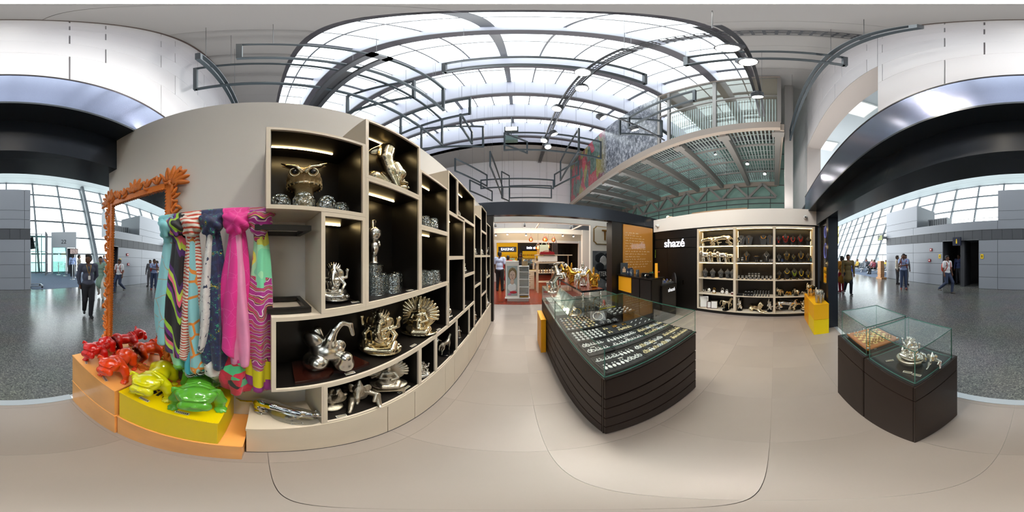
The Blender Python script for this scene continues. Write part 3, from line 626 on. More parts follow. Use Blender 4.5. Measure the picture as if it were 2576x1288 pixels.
# ================================================================ LEFT DISPLAY WALL
UF, UB = -0.613, -0.862
def display_box(v0, v1, z0, z1, label, lit=True, open_back=False):
    t = thing('display_box', label, 'display box', (UB, (v0+v1)/2, z0), 0, None)
    w_ = (v1-v0)/2; h = z1-z0; D = UF-UB; k = 0.018
    obj('side_panel', B(0, D, -w_+.0005, -w_+k, 0.0005, h-.0005), cream, t); obj('side_panel', B(0, D, w_-k, w_-.0005, 0.0005, h-.0005), cream, t)
    obj('bottom_panel', B(0, D, -w_+k, w_-k, 0.0005, k), cream, t); obj('top_panel', B(0, D, -w_+k, w_-k, h-k, h-.0005), cream, t)
    if not open_back:
        L = 0.003
        obj('lining', MB().box(0.002, 0.008, -w_+k, w_-k, k, h-k).box(0.002, D-.012, -w_+k, -w_+k+L, k, h-k).box(0.002, D-.012, w_-k-L, w_-k, k, h-k).box(0.002, D-.012, -w_+k+L, w_-k-L, k, k+L).box(0.002, D-.012, -w_+k+L, w_-k-L, h-k-L, h-k), blackin, t)
    if lit: obj('light_strip', B(D*.42, D*.42+.007, -w_+k+.01, w_-k-.09*(v1-v0)/.45, h-k-.009, h-k-.004), led, t)
    return t
boxes = [(.014,.452,1.784,2.222,'wide black-lined display box holding the owl bottle, top row nearest the scarves',1),
 (.452,.895,2.002,2.458,'tall-topped display box holding the leaf-shaped silver sculpture',1),
 (.452,.895,1.355,2.002,'tall black display box with ribbed tumblers and a silver crowned head',1),
 (.232,.452,1.355,1.784,'narrow display box below the owl, with a seated silver deity',1),
 (.895,1.343,1.797,2.240,'upper of the two square display boxes with cut crystal tumblers',1),
 (.895,1.343,1.355,1.797,'lower of the two square display boxes with cut crystal tumblers',1),
 (1.343,1.574,2.012,2.460,'slim dark unlit display box at the top, beside the box with a silver elephant',0),
 (1.574,2.243,2.030,2.460,'topmost display box with the small silver elephant and rider',1),
 (1.343,1.785,1.582,2.012,'display box with the silver curly head in its corner',1),
 (1.785,2.243,1.365,2.030,'tall display box with a small seated silver figure on its floor',1),
 (1.343,1.785,.930,1.582,'tall dark display box with the silver swan-necked figure',0),
 (1.785,2.243,.930,1.365,'empty dark display box to the right of the swan box, only a price tag inside',0),
 (.034,1.333,.921,1.355,'longest display box, three large silver statues on its black floor',0),
 (.242,.892,.505,.921,'bottom display box with three antique silver figures',0),
 (.892,1.113,.505,.921,'narrow bottom display box with one bright silver statue',0),
 (1.113,1.555,.505,.921,'bottom display box with the galloping silver horses',0),
 (1.555,1.985,.505,.930,'bottom display box with a slim white and silver figure',0),
 (1.985,2.232,.505,.930,'narrow empty bottom display box with black lining',0),
 (2.243,2.665,1.598,2.228,'display box with a silver couple, in the column after the tall stepped one',0),
 (2.665,3.125,2.030,2.478,'highest display box in the far stepped part of the shelf wall',0),
 (2.665,3.125,1.598,2.030,'far display box with two tiny silver figures at eye height',0),
 (3.125,3.560,1.598,2.262,'farthest upper display box beside the black portal column',0),
 (2.232,2.665,1.150,1.598,'display box with a leaning silver photo frame',0),
 (2.232,2.665,.505,1.150,'tall lower display box with a slender silver candle figure',0),
 (2.665,3.125,.912,1.598,'tall far display box with an all black empty interior',0),
 (2.665,3.125,.505,.912,'low far display box just above the plinth, with a black interior',0),
 (3.125,3.560,1.172,1.598,'far display box with a reclining silver figure at waist height',0),
 (3.125,3.560,.505,1.172,'last lower display box before the black portal column, silver statue inside',0)]
for b_ in boxes: display_box(b_[0], b_[1], b_[2], b_[3], b_[4], bool(b_[5]))
# open cells on the near end
t = thing('wall_shelf', 'open cream shelf panel with wrapped panther figure below the longest box', 'shelf', (0, 0, 0))
obj('side_panel', B(UB, UF, 0.2335, 0.2415, 0.506, 0.920), cream, t)
t = thing('display_plinth', 'long cream plinth under the left display boxes with black toe strip', 'plinth', (0, 0, 0))
obj('top', B(UB, UF+.004, -0.063, 3.62, 0.472, 0.504), cream, t)
sv = [-0.063, .593, .83, 1.272, 1.482, 1.946, 2.33, 2.80, 3.20, 3.62]
for a, b_ in zip(sv, sv[1:]): obj('front_panel', B(UB+.02, UF+.002, a+.003, b_-.003, 0.022, 0.4705), cream, t)
obj('core', B(UB+.01, UB+.019, -0.06, 3.61, 0.022, 0.4705), black, t); obj('backing', B(UF-.012, UF-.004, -0.06, 3.61, 0.0, 0.0215), black, t)
obj('toe_strip', B(UF-.003, UF, -0.06, 3.61, 0.0, 0.0215), black, t)
# black square-tube racks in the open cell under the owl box
for i, z in enumerate((1.705, 1.360)):
    t = thing('metal_bracket', ['black square tube bracket hanging under the owl box', 'black square tube bracket lying on the cream top behind the striped scarf'][i], 'bracket', (0, 0, z))
    k = .022
    obj('frame', MB().box(UB+.01, UB+.01+k, -.03 if i == 0 else .02, .20, 0, k).box(UF-.03-k, UF-.03, -.03 if i == 0 else .02, .20, 0, k).box(UB+.01+k, UF-.03-k, .20-k, .20, 0, k).box(UB+.01+k, UF-.03-k, -.03 if i == 0 else .02, (-.03 if i == 0 else .02)+k, 0, k), black, t)
# ---- glassware
cutg = glassmat('cut_crystal', '#f6f8f9', 0.38, 0.03, bump=1.0, bscale=70)
ribg = glassmat('ribbed_glass', '#f8fafc', 0.22, 0.02, bump=0.4, bscale=90)
def tumbler(loc, r, h, label, group, kind='cut', scale=1):
    t = thing('tumbler', label, 'glass', loc, random.random()*3, group)
    if kind == 'cut':
        mb = MB().lathe([(r*.80, 0), (r, h*.25), (r*1.02, h*.6), (r*.72, h)], n=10); obj('bowl', mb, cutg, t)
        obj('base_ring', MB().lathe([(r*.60, h), (r*.60, h*1.05)], n=12), cutg, t)
    elif kind == 'tum':
        mb = MB().lathe([(r, 0), (r*1.0, h*.3), (r*.86, h*.88), (r*.80, h)], n=12); obj('bowl', mb, cutg, t)
        obj('base_ring', MB().lathe([(r*.80, h-.004), (r*.82, h+.006)], n=12), ribg, t)
    else:
        mb = MB(); n = 24
        prof = [(r, 0), (r*.98, h*.3), (r*.98, h*.72), (r*.86, h*.9), (r*.55, h)]
        rings = []
        for rr, z in prof: rings.append([mb.b.verts.new((rr*(1+.05*(k % 2))*math.cos(2*PI*k/n), rr*(1+.05*(k % 2))*math.sin(2*PI*k/n), z)) for k in range(n)])
        for a, b_ in zip(rings, rings[1:]):
            for k in range(n): mb.b.faces.new((a[k], a[(k+1) % n], b_[(k+1) % n], b_[k]))
        mb.b.faces.new(rings[-1]); obj('bowl', mb, ribg, t)
        obj('rim', MB().torus((0, 0, .003), r, .0025), ribg, t)
    return t
zA = 1.806
tumbler((-.70,.078,zA),.048,.062,'faceted crystal bowl upside down beside the owl, at the box edge nearest the scarves',None)
tumbler((-.685,.178,zA),.050,.072,'faceted crystal bowl upside down right in front of the owl bottle',None)
tumbler((-.69,.288,zA),.047,.070,'faceted crystal bowl upside down in the owl box, the tall one right of the owl',None)
tumbler((-.71,.372,zA),.042,.058,'faceted crystal bowl upside down, smallest and farthest right in the owl box',None)
zc = 1.377
for p, lb in (((-.715,.60),'ribbed glass tumbler upside down in front of the ribbed vase'),((-.690,.712),'ribbed glass tumbler upside down nearest the tag in the tall box'),((-.79,.72),'ribbed glass tumbler standing behind the front pair, left one'),((-.775,.835),'ribbed glass tumbler standing behind the front pair, right one')):
    tumbler((p[0],p[1],zc),.045,.115,lb,'ribbed tumblers in the tall box','rib')
t = thing('ribbed_vase', 'flared ribbed glass vase carrying the silver crowned head', 'vase', (-.755,.615,zc))
obj('bowl', MB().lathe([(.035,0),(.04,.05),(.05,.12),(.058,.17),(.050,.172),(.03,.02)],n=24), ribg, t); obj('base', MB().lathe([(.04,0),(.038,.012)],n=24), ribg, t)
for (u, v, z, lb) in ((-.71,1.10,1.819,'cut crystal tumbler behind the edge of the upper square box'),(-.69,1.205,1.819,'cut crystal tumbler upside down in the middle of the upper square box'),
    (-.70,1.00,1.377,'cut crystal tumbler nearest the left edge of the lower square box'),(-.67,1.10,1.377,'cut crystal tumbler in front in the lower square box'),(-.77,1.17,1.377,'cut crystal tumbler standing behind in the lower square box'),(-.68,1.215,1.377,'cut crystal tumbler farthest right in the lower square box')):
    tumbler((u,v,z),.046,.098,lb,None,'tum')
# ---- silver figures on the left wall (placed by where they stand on their shelf)
st = statue
st('owl_bottle','owl',m_owl,mat('beaded_gold_silver','#dcc394',.34,metal=1.0,bump=.7,bscale=120),'golden silver owl-headed bottle with horned brows among crystal bowls','figurine',(-.760,.200,zA),-.27,.30)
ow = [o for o in C.objects if o.name.startswith('owl_bottle')][0]
for sy in (1, -1):
    obj('eye', MB().ell((.078,sy*.040,.198),(.008,.014,.014),2), blackgl, ow, True)
    obj('eye_ring', MB().torus((.076,sy*.040,.196),.022,.0045,Matrix.Rotation(PI/2,3,'Y'),18,6), silverw, ow, True)
    obj('brow', MB().tube([(.085,sy*.004,.188),(.080,sy*.030,.222),(.065,sy*.07,.240),(.04,sy*.105,.272)],[.009,.011,.010,.003],8), silverw, ow, True)
obj('bead_fringe', MB().torus((0,0,.146),.070,.007,None,30,6,sx=.95,sy=1.15), silverw, ow, True)
st('leaf_sculpture','ray',m_ray,silverw,'brushed silver leaf-shaped abstract sculpture in the high box','sculpture',(-.745,.66,2.024),-.5,.36)
t = thing('pebble_figure','brushed silver round stacked pebble figure beside the leaf sculpture','figurine',(-.69,.80,2.024))
obj('body', MB().ell((0,0,.035),(.04,.04,.036),3), silverw, t, True); obj('head', MB().ell((0,0,.098),(.024,.024,.022),3), silverw, t, True); obj('hat_brim', MB().ell((0,0,.075),(.045,.045,.012),3), silverw, t, True); obj('arm', MB().ell((.01,.045,.055),(.018,.022,.014),2), silverw, t, True)
t = st('crowned_head','head',m_head,silver,'polished silver crowned head standing on the ribbed vase','bust',(-.755,.615,zc+.175),-.6,.17)
obj('crown', MB().lathe([(.035,.14),(.048,.17),(.046,.20),(.03,.215),(.018,.22),(.018,.262),(.012,.265)],n=20), silver, t, True)
st('seated_deity_statue','gan',m_ganesha,silver,'bright silver elephant-headed seated deity in the narrow box below the owl','statue',(-.715,.335,1.377),-.55,.215)
st('elephant_rider','eleu',m_elephant,silver,'tiny silver elephant in the topmost lit box','figurine',(-.70,1.78,2.051),-1.6,.13)
st('curly_bust','head',m_head,silver,'silver curly-haired bust in the corner of its dark box','bust',(-.70,1.42,1.603),.3,.16)
st('seated_small','gan',m_ganesha,silver,'small seated silver figure on the floor of the tall far box','figurine',(-.70,1.98,1.387),-.4,.15)
st('hanging_figure','std',m_standing,silver,'small silver standing figure half behind the frame of the tall far box','figurine',(-.74,1.86,1.387),-.4,.20)
st('swan_figure','swan',m_swan,silver,'slim silver swan-necked figure on a dark base in the tall dark box','figurine',(-.68,1.47,.952),.4,.31,base=(.06,.06,.012))
st('couple_figure','std',m_standing,silver,'taller silver figure of the couple in the far box','figurine',(-.70,2.42,1.619),-.3,.20); st('couple_figure','gan',m_ganesha,silver,'shorter seated silver figure beside the taller one in the far box','figurine',(-.70,2.55,1.619),-.3,.14)
st('small_figure','std',m_standing,silver,'tiny silver figure in the highest far box','figurine',(-.68,2.79,2.051),-.3,.14)
st('small_figure','std',m_standing,silver,'tiny silver upright figure at eye height far along the shelf wall','figurine',(-.68,2.86,1.619),-.3,.15); st('small_figure','gan',m_ganesha,silver,'tiny silver seated figure at eye height far along the shelf wall','figurine',(-.68,2.98,1.619),-.3,.12)
st('small_figure','std',m_standing,silver,'silver upright figure in the farthest upper box','figurine',(-.68,3.30,1.619),-.3,.18); st('small_figure','peac',m_peacock,silver,'silver bird in the farthest upper box','figurine',(-.68,3.44,1.619),-.3,.18)
st('reclining_figure','recl',m_recline,silver,'reclining silver figure in the farthest waist-high box','figurine',(-.70,3.36,1.193),-.3,.18)
st('last_statue','gan',m_ganesha,silver,'silver statue in the last lower box by the portal column','statue',(-.70,3.36,.526),-.3,.30)
st('candle_figure','std',m_standing,silver,'slender silver candle figure in the tall lower far box','figurine',(-.68,2.50,.526),-.3,.17)
st('white_figure','std',m_standing,silver,'slim white and silver figure in the bottom box beyond the horses','figurine',(-.70,1.83,.526),-.3,.19)
st('bright_statue','gan',m_ganesha,silver,'bright silver statue in the narrow bottom box','statue',(-.67,.985,.526),-.7,.19)
t = st('horse_figurine','horse',m_horse,silvera,'galloping silver horse on a round dark base in the bottom box','horse figure',(-.69,1.44,.526),1.45,.19,base=(.09,.08,.016))
t = st('horse_figurine','horse',m_horse,silver,'silver horse behind the galloping one in the bottom box','horse figure',(-.77,1.29,.526),1.2,.20)
t = thing('photo_frame','small silver picture frame leaning inside a far dark box','picture frame',(-.70,2.42,1.171)); obj('frame', MB().obox((0,0,.05),(.008,.08,.10),Euler((0,-.2,.5)).to_matrix()), silver, t)
# large ones
t = thing('wood_plinth','low dark brown curved wooden stand under the abstract elephant','stand',(-.75,.315,.942),.05)
obj('top', MB().poly([(-.09,-.16),(.10,-.19),(.10,-.04),(.07,.0),(.10,.05),(.10,.19),(-.09,.16)],.02,Matrix(((1,0,0),(0,0,1),(0,1,0))),(0,0,.01)), mat('dark_brown_lacquer','#2e120b',0.2,coat=.5), t)
obj('block', B(-.085,-.045,-.09,.09,.021,.06), mat('dark_brown_lacquer','#2e120b'), t)
st('abstract_elephant','abel',m_abstract_elephant,mat('bright_silver','#fbf6ea',.24,metal=1.0),'large polished abstract elephant with raised trunk on a brown stand','sculpture',(-.730,.315,.962),-.55,.325)
st('ornate_deity','gan',m_ganesha,silverw,'large ornate silver seated elephant-headed deity on an oval plate, middle of the longest box','statue',(-.745,.655,.942),-.85,.365)
st('shell_figure','robe',m_robed,silverw,'large silver robed figure in front of a fan shell, right end of the longest box','statue',(-.74,1.06,.942),-1.0,.37)
st('peacock_statue','peac',m_peacock,silvera,'antique silver peacock on a round base at the left of the bottom box','statue',(-.74,.335,.526),-.5,.27)
st('reclining_deity','recl',m_recline,silvera,'antique silver reclining elephant-headed deity, middle of the bottom box','statue',(-.735,.50,.526),-.7,.31)
st('seated_lady','robe',m_robed,silvera,'antique silver seated lady with an instrument on a low bench, right in the bottom box','statue',(-.735,.72,.57),-.7,.30)
t = thing('figure_bench','small antique silver bench under the seated lady','bench',(-.735,.70,.526),-.7)
obj('seat', B(-.07,.07,-.11,.11,.03,.043), silvera, t, bevel=.003)
for a in (-.06,.06):
    for b_ in (-.1,.1): obj('leg', MB().lathe([(.008,0),(.010,.01),(.006,.03)],(a,b_,0),8), silvera, t)
t = st('wrapped_panther','cat',m_cat,chrome,'mirror silver stalking panther wrapped in clear plastic on the cream ledge','figurine',(-.725,.085,.506),1.0,.29)
plas = glassmat('plastic_film','#f3f3f1',0.22,0.12,bump=1.0,bscale=14)
wr_ = MB().lathe([(.085,0),(.095,.03),(.085,.085),(.05,.115),(.015,.12)],(.06,0,0),n=20,sx=1.3,sy=.62); obj('plastic_wrap', wr_, plas, t, smooth=True)
# price tags on the shelves
for u, v, z, rz, lb in ((-.645,.42,1.377,1.4,'price tag at the right corner of the narrow box under the owl'),(-.645,.82,1.377,1.4,'price tag on the floor of the tall tumbler box'),(-.645,.385,.942,1.5,'price tag in front of the abstract elephant'),(-.645,.86,.942,1.5,'price tag in front of the ornate deity'),(-.64,1.20,.942,1.5,'price tag in front of the shell figure'),
    (-.635,.335,.526,1.5,'price tag in front of the silver peacock'),(-.645,.735,.526,1.6,'price tag in front of the seated lady, nearer one'),(-.65,.80,.526,1.6,'price tag near the divider right of the seated lady'),(-.645,1.03,.526,1.5,'price tag in the narrow bottom box'),(-.645,1.22,1.377,1.5,'price tag in the lower crystal tumbler box'),(-.645,1.25,1.819,1.5,'price tag in the upper crystal tumbler box'),(-.66,1.95,.952,1.5,'price tag alone in the empty dark box'),(-.645,.14,.506,1.5,'black price tag beside the wrapped panther'),(-.65,1.40,.526,1.5,'price tag in front of the galloping horse')):
    price_tag(u, v, z, rz, lb)
# ================================================================ ORANGE AND YELLOW PLINTHS, BULLDOGS
def card_box(name, label, x0, x1, y0, y1, z0, z1, m, bulge=0.0):
    t = thing(name, label, 'plinth', ((x0+x1)/2, (y0+y1)/2, z0))
    X, Y, Z = (x1-x0)/2, (y1-y0)/2, z1-z0
    obj('body', B(-X, X, -Y, Y, 0, Z-.018), m, t, bevel=.002); obj('lid', B(-X-.003, X+.003, -Y-.003, Y+.003, Z-.018, Z), m, t, bevel=.003); return t
card_box('display_plinth','upper orange plastic-wrapped plinth under the red and orange bulldogs',-.855,-.520,-1.21,-.662,.345,.685,orangebox)
card_box('display_plinth','lower orange plastic-wrapped plinth standing on the floor at the wall end',-.855,-.520,-1.21,-.662,0,.342,orangebox)
card_box('display_plinth','low orange board plinth on the floor under the yellow box',-.855,-.530,-.655,-.067,0,.342,orangebox)
yb = card_box('display_plinth','bright yellow box carrying the yellow and green bulldogs',-.85,-.535,-.645,-.150,.345,.685,yellow)
link('lettering', textmesh('shazé', .13, black, .0006, bold=.002), yb, loc=(.02,.0,.341), rot=(0,0,PI/2))
wrp = glassmat('clear_wrap','#f7f7f4',0.12,0.1,bump=.8,bscale=9)
dogs = [('glossy_red','#d8160f',-.690,-1.045,.40,(.28,.34,.33),'glossy red bulldog figure at the outer end of the orange plinth'),('glossy_orange','#e8430f',-.672,-.800,.33,(.28,.34,.33),'glossy orange bulldog figure nearest the mirror edge on the orange plinth'),
        ('glossy_yellow','#d9d40a',-.690,-.515,.2,(.285,.37,.34),'glossy lemon yellow bulldog figure on the bright yellow box'),('glossy_green','#58a52e',-.695,-.285,.3,(.295,.40,.36),'glossy green bulldog figure on the bright yellow box')]
for nm, col, u, v, rz, s, lb in dogs:
    m = mat(nm, col, 0.12, coat=0.6)
    t = statue('bulldog_figure','dog',m_bulldog,m,lb,'bulldog figure',(u, v, .686), rz, s)
    for sy in (1, -1): obj('eye', MB().ell((.605*s[0], sy*.095*s[1], .548*s[2]), (.020*s[0], .020*s[1], .014*s[2]), 2), m, t)
for u, v, rz, lb in ((-.565,-1.06,1.2,'price tag in front of the red bulldog'),(-.555,-.80,1.3,'price tag in front of the orange bulldog'),(-.565,-.50,1.5,'price tag in front of the yellow bulldog'),(-.56,-.30,1.6,'price tag in front of the green bulldog')):
    price_tag(u, v, .686, rz, lb, .06)
# ================================================================ MIRROR
def mirror():
    t = thing('wall_mirror','tall mirror in a carved orange baroque frame leaning on the pale wall','mirror',(-.815,-.825,.686)); t.rotation_euler = (0, -.022, 0)
    om = mat('carved_orange_wood','#db7a2c',0.38,noise=.12,scale=20)
    W, Ht, b_ = .315, 1.40, .052
    obj('mirror_glass', B(-.002,.002,-W+b_,W-b_,b_,Ht-b_), mat('mirror_glass','#f4f6f6',0.0,metal=1.0), t)
    obj('backing', B(-.014,-.003,-W+.01,W-.01,.01,Ht-.01), om, t)
    fr = MB()
    for a in ((-.012,.014,-W,-W+b_,0,Ht),(-.012,.014,W-b_,W,0,Ht),(-.012,.014,-W+b_,W-b_,0,b_),(-.012,.014,-W+b_,W-b_,Ht-b_,Ht)): fr.box(*a)
    obj('frame', fr, om, t, bevel=.004)
    # beading along the inner edge
    bd = MB()
    for i in range(60): bd.ell((.016,-W+b_-.004,b_+i*(Ht-2*b_)/59),(.006,.006,.008),1); bd.ell((.016,W-b_+.004,b_+i*(Ht-2*b_)/59),(.006,.006,.008),1)
    for i in range(24): bd.ell((.016,-W+b_+i*(2*W-2*b_)/23,b_-.004),(.006,.008,.006),1); bd.ell((.016,-W+b_+i*(2*W-2*b_)/23,Ht-b_+.004),(.006,.008,.006),1)
    obj('beading', bd, om, t, True)
    def scroll(mb, cy_, cz, R, ph, dr, w0=.011):
        pts = []; rad = []
        for i in range(15):
            a = ph+dr*i*.36; r = R*(1-i/17); pts.append((.014+.006*math.sin(i), cy_+r*math.cos(a), cz+r*math.sin(a))); rad.append(w0*(1-.45*i/14))
        mb.tube(pts, rad, 6)
    def leaf(mb, y, z, ang, L, w_):
        M = Euler((ang, 0, 0)).to_matrix(); mb.ell(Vector((.016, y, z))+M @ Vector((0, L/2, 0)), (.012, L/2, w_), 2, M)
    rnd = random.Random(3)
    for side in (-1, 1):
        mb = MB(); y0 = side*(W-.004)
        for i in range(14):
            z = .05+i*(Ht-.06)/13; s = side*(1 if i % 2 else 1)
            scroll(mb, y0+side*.022, z, .042, rnd.random()*6, 1 if i % 2 else -1)
            for q in range(3): leaf(mb, y0, z+.02*q-.02, side*(.5+.5*q)+(PI if side < 0 else 0), .07, .011)
        obj('carving', mb, om, t, True)
    for z0, sg in ((Ht, 1), (0, -1)):
        mb = MB()
        for i in range(8):
            y = -W+.04+i*(2*W-.08)/7; scroll(mb, y, z0+sg*.022, .040, rnd.random()*6, 1 if i < 4 else -1)
            for q in range(3): leaf(mb, y, z0, sg*(PI/2-.6+.6*q), .075 if i not in (0, 7) else .10, .012)
        for q in range(5): leaf(mb, 0, z0, sg*(PI/2-1.0+.5*q), .115, .016)
        obj('carving', mb, om, t, True)
    for sy in (-1, 1):
        for z0, sg in ((Ht, 1), (0, -1)):
            mb = MB()
            for q in range(6): leaf(mb, sy*(W-.01), z0-sg*.01, math.atan2(sg, sy)-1.0+.4*q, .13, .018)
            scroll(mb, sy*(W+.03), z0+sg*.035, .045, 0, sy)
            obj('corner_leaf', mb, om, t, True)
mirror()
# ================================================================ SCARVES ON THE RAIL
def pattern(name, cols, kind='stripe', scale=10, dist=2.0, rough=0.55, w_=(0.5,), rot=(0, 0, 0)):
    if name in MT: return MT[name]
    m = bpy.data.materials.new(name); m.use_nodes = True; nt = m.node_tree; b = nt.nodes['Principled BSDF']; b.inputs['Roughness'].default_value = rough
    b.inputs['Sheen Weight'].default_value = .2
    tc = nt.nodes.new('ShaderNodeTexCoord'); mp = nt.nodes.new('ShaderNodeMapping'); mp.inputs['Rotation'].default_value = rot
    nt.links.new(tc.outputs['Object'], mp.inputs['Vector'])
    if kind in ('stripe', 'rings'):
        t = nt.nodes.new('ShaderNodeTexWave'); t.wave_type = 'BANDS' if kind == 'stripe' else 'RINGS'; t.inputs['Scale'].default_value = scale; t.inputs['Distortion'].default_value = dist; t.inputs['Detail'].default_value = 2; out = t.outputs['Fac']
        if kind == 'stripe': t.bands_direction = 'DIAGONAL'
        else: t.rings_direction = 'SPHERICAL'
    elif kind == 'cells':
        t = nt.nodes.new('ShaderNodeTexVoronoi'); t.inputs['Scale'].default_value = scale
        s_ = nt.nodes.new('ShaderNodeSeparateColor'); nt.links.new(t.outputs['Color'], s_.inputs[0]); out = s_.outputs[0]
    elif kind == 'lines':
        t = nt.nodes.new('ShaderNodeTexVoronoi'); t.feature = 'DISTANCE_TO_EDGE'; t.inputs['Scale'].default_value = scale; out = t.outputs['Distance']
    else:
        t = nt.nodes.new('ShaderNodeTexNoise'); t.inputs['Scale'].default_value = scale; t.inputs['Detail'].default_value = dist; out = t.outputs['Fac']
    nt.links.new(mp.outputs[0], t.inputs['Vector'])
    r = nt.nodes.new('ShaderNodeValToRGB'); cr = r.color_ramp; cr.interpolation = 'CONSTANT'
    n = len(cols); pos = list(w_) if len(w_) == n else [i/n for i in range(n)]
    cr.elements[0].position = pos[0]; cr.elements[0].color = srgb(cols[0]); cr.elements[1].position = pos[1]; cr.elements[1].color = srgb(cols[1])
    for p_, c_ in zip(pos[2:], cols[2:]): e = cr.elements.new(p_); e.color = srgb(c_)
    nt.links.new(out, r.inputs['Fac']); nt.links.new(r.outputs['Color'], b.inputs['Base Color']); MT[name] = m; return m
def strand(v0, u0, ztop, zbot, wtop, wbot, folds, hem, m, ph=0, depth=.035, vshift=0.0, bands=None, taper_front=0.0):
    wbot *= 1.18
    """one hanging fold of cloth: closed pleated tube, pointed hem; face materials by height bands"""
    mb = MB(); n = 44; rows = 40; rings = []
    for j in range(rows+1):
        t = j/rows; ring = []
        for k in range(n):
            a = 2*PI*k/n
            zb = zbot+hem*(1-math.cos(a+ph))/2+.02*math.sin(2*a+ph)
            z = ztop+(zb-ztop)*t
            wd = wtop+(wbot-wtop)*min(1, t*1.6)**.7
            wd *= (1-.25*max(0, t-.8)/.2*(.5+.5*math.cos(a)))
            fold = 1+(.12+.16*t)*math.sin(folds*a+ph+1.5*math.sin(3.0*t))+.05*math.sin((folds*2+1)*a+2*ph)
            y = wd/2*math.cos(a)*fold+vshift*t+.006*math.sin(6*t+ph); x = depth*(.6+.7*min(1, t*2))*math.sin(a)*fold
            ring.append(mb.b.verts.new((x, y, z)))
        rings.append(ring)
    for j, (a, b_) in enumerate(zip(rings, rings[1:])):
        for k in range(n):
            f = mb.b.faces.new((a[k], a[(k+1) % n], b_[(k+1) % n], b_[k]))
            if bands:
                t = (j+.5)/rows+.03*math.sin(3*2*PI*k/n)
                for th, mi in bands:
                    if t >= th: f.material_index = mi
    mb.b.faces.new(rings[0]); mb.b.faces.new(rings[-1][::-1])
    return mb
def scarf(v, label, parts, knotm, kw=.052, ztop=1.785, u=-.70):
    t = thing('scarf', label, 'scarf', (u, v, 0), 0, 'scarves knotted on the rail'); t['label'] = label
    k = sculpt('knot', [E((.006, 0, ztop-.040), (.044, kw, .046)), P([(.030, -kw*.72, ztop-.015), (.046, 0, ztop-.035), (.034, kw*.70, ztop-.058)], [.014, .020, .014], .005), P([(.024, kw*.72, ztop-.012), (.040, kw*.1, ztop-.052), (.026, -kw*.5, ztop-.078)], [.014, .018, .013], .005), P([(.038, -kw*.4, ztop-.005), (.05, -kw*.1, ztop-.03), (.04, kw*.25, ztop-.085)], [.010, .012, .012], .004), P([(0, -kw*.95, ztop+.010), (0, kw*.95, ztop+.010)], [.022, .022], .012), P([(0,0,ztop-.06),(0,0,ztop-.11)],[.034,.026],.012)], .0045, .008, knotm)
    link('knot', k, t)
    for mb, m in parts:
        me = mb.mesh('drape', m, True); link('drape', me, t)
    return t
aqua = pattern('aqua_scarf', ['#b9a08c', '#8fd0da'], 'lines', 9, w_=(0.0, 0.014)); aqua2 = mat('plain_aqua_silk', '#86cdd6', .5, noise=.12, scale=12)
geo = pattern('geometric_scarf', ['#15141c', '#9fce3a', '#6d2a86', '#1a1820', '#ef6f8e', '#c3df52', '#4c2470', '#15141c'], 'stripe', 1.5, 1.6, rot=(.6, .2, .3))
green_s = pattern('green_scarf', ['#4fae3a', '#8fdcb0', '#7ac84e'], 'noise', 9, 1)
wave = pattern('red_wave_scarf', ['#e6e1d6', '#c9452c'], 'rings', 20, 5, w_=(0.0, .62)); wave2 = pattern('red_wave_scarf_fine', ['#e6e1d6', '#cf4a30'], 'rings', 15, 3, w_=(0.0, .62))
aqor = pattern('aqua_orange_scarf', ['#e08a34', '#8ccad2', '#e9e4da'], 'lines', 9, w_=(0.0, 0.05, 0.5))
navy_s = pattern('navy_travel_scarf', ['#1c2547', '#23305c', '#3bb18a', '#1c2547', '#d8d23e', '#1c2547'], 'noise', 38, 2, w_=(0, .45, .60, .625, .68, .70))
whitetx = pattern('white_travel_scarf', ['#e3e2e0', '#d8d7d6', '#2b3553'], 'noise', 42, 2, w_=(0, .4, .64))
pink_s = pattern('hot_pink_scarf', ['#ef5fae', '#e62f94', '#e62f94'], 'lines', 16, w_=(0, .010, .5)); pink2 = mat('pale_pink_silk', '#ee9ac2', .5, noise=.08, scale=9)
redfl = pattern('red_floral_scarf', ['#c41f3c', '#53c287', '#151a22', '#d3264a'], 'cells', 22, w_=(0, .45, .62, .72))
swirl = pattern('magenta_swirl_scarf', ['#b22f94', '#ece7e0', '#b22f94', '#28103a', '#d8e04a', '#c13a72'], 'rings', 6.5, 11, w_=(0, .3, .48, .62, .76, .84))
mintp = pattern('mint_pastel', ['#7fdcae', '#a5e6b4', '#e5e860', '#dc3f72'], 'noise', 10, 1, w_=(0, .45, .58, .68)); yel_s = mat('yellow_silk', '#e6dc2a', .5); purp = mat('purple_silk', '#a23a9c', .5)
blkw = pattern('black_white_border', ['#0e0e10', '#e8e8e4'], 'stripe', 40, 0, w_=(0, .8))
rail = thing('scarf_rail', 'black horizontal rail carrying the knotted scarves', 'rail', (0, 0, 0))
obj('bar', MB().cyl((-.70, -.475, 1.797), (-.70, .012, 1.797), .010), black, rail)
for v in (-.45, -.18): obj('bracket', MB().bar((-.862, v, 1.797), (-.70, v, 1.797), .012), black, rail)
Z = 1.72
scarf(-.452, 'plain aqua scarf with thin red figures, outermost on the rail beside the mirror', [(strand(0, 0, Z, 1.06, .05, .105, 4, .08, aqua, .3, .030, -.012), aqua)], aqua2, .045)
scarf(-.398, 'black green and purple geometric scarf with pink blocks', [(strand(0, 0, Z, .96, .05, .105, 5, .12, geo, 1.2, .034, .0), geo), (strand(0, 0, 1.2, .90, .05, .08, 3, .10, green_s, 2.2, .026, .015), green_s)], geo, .05)
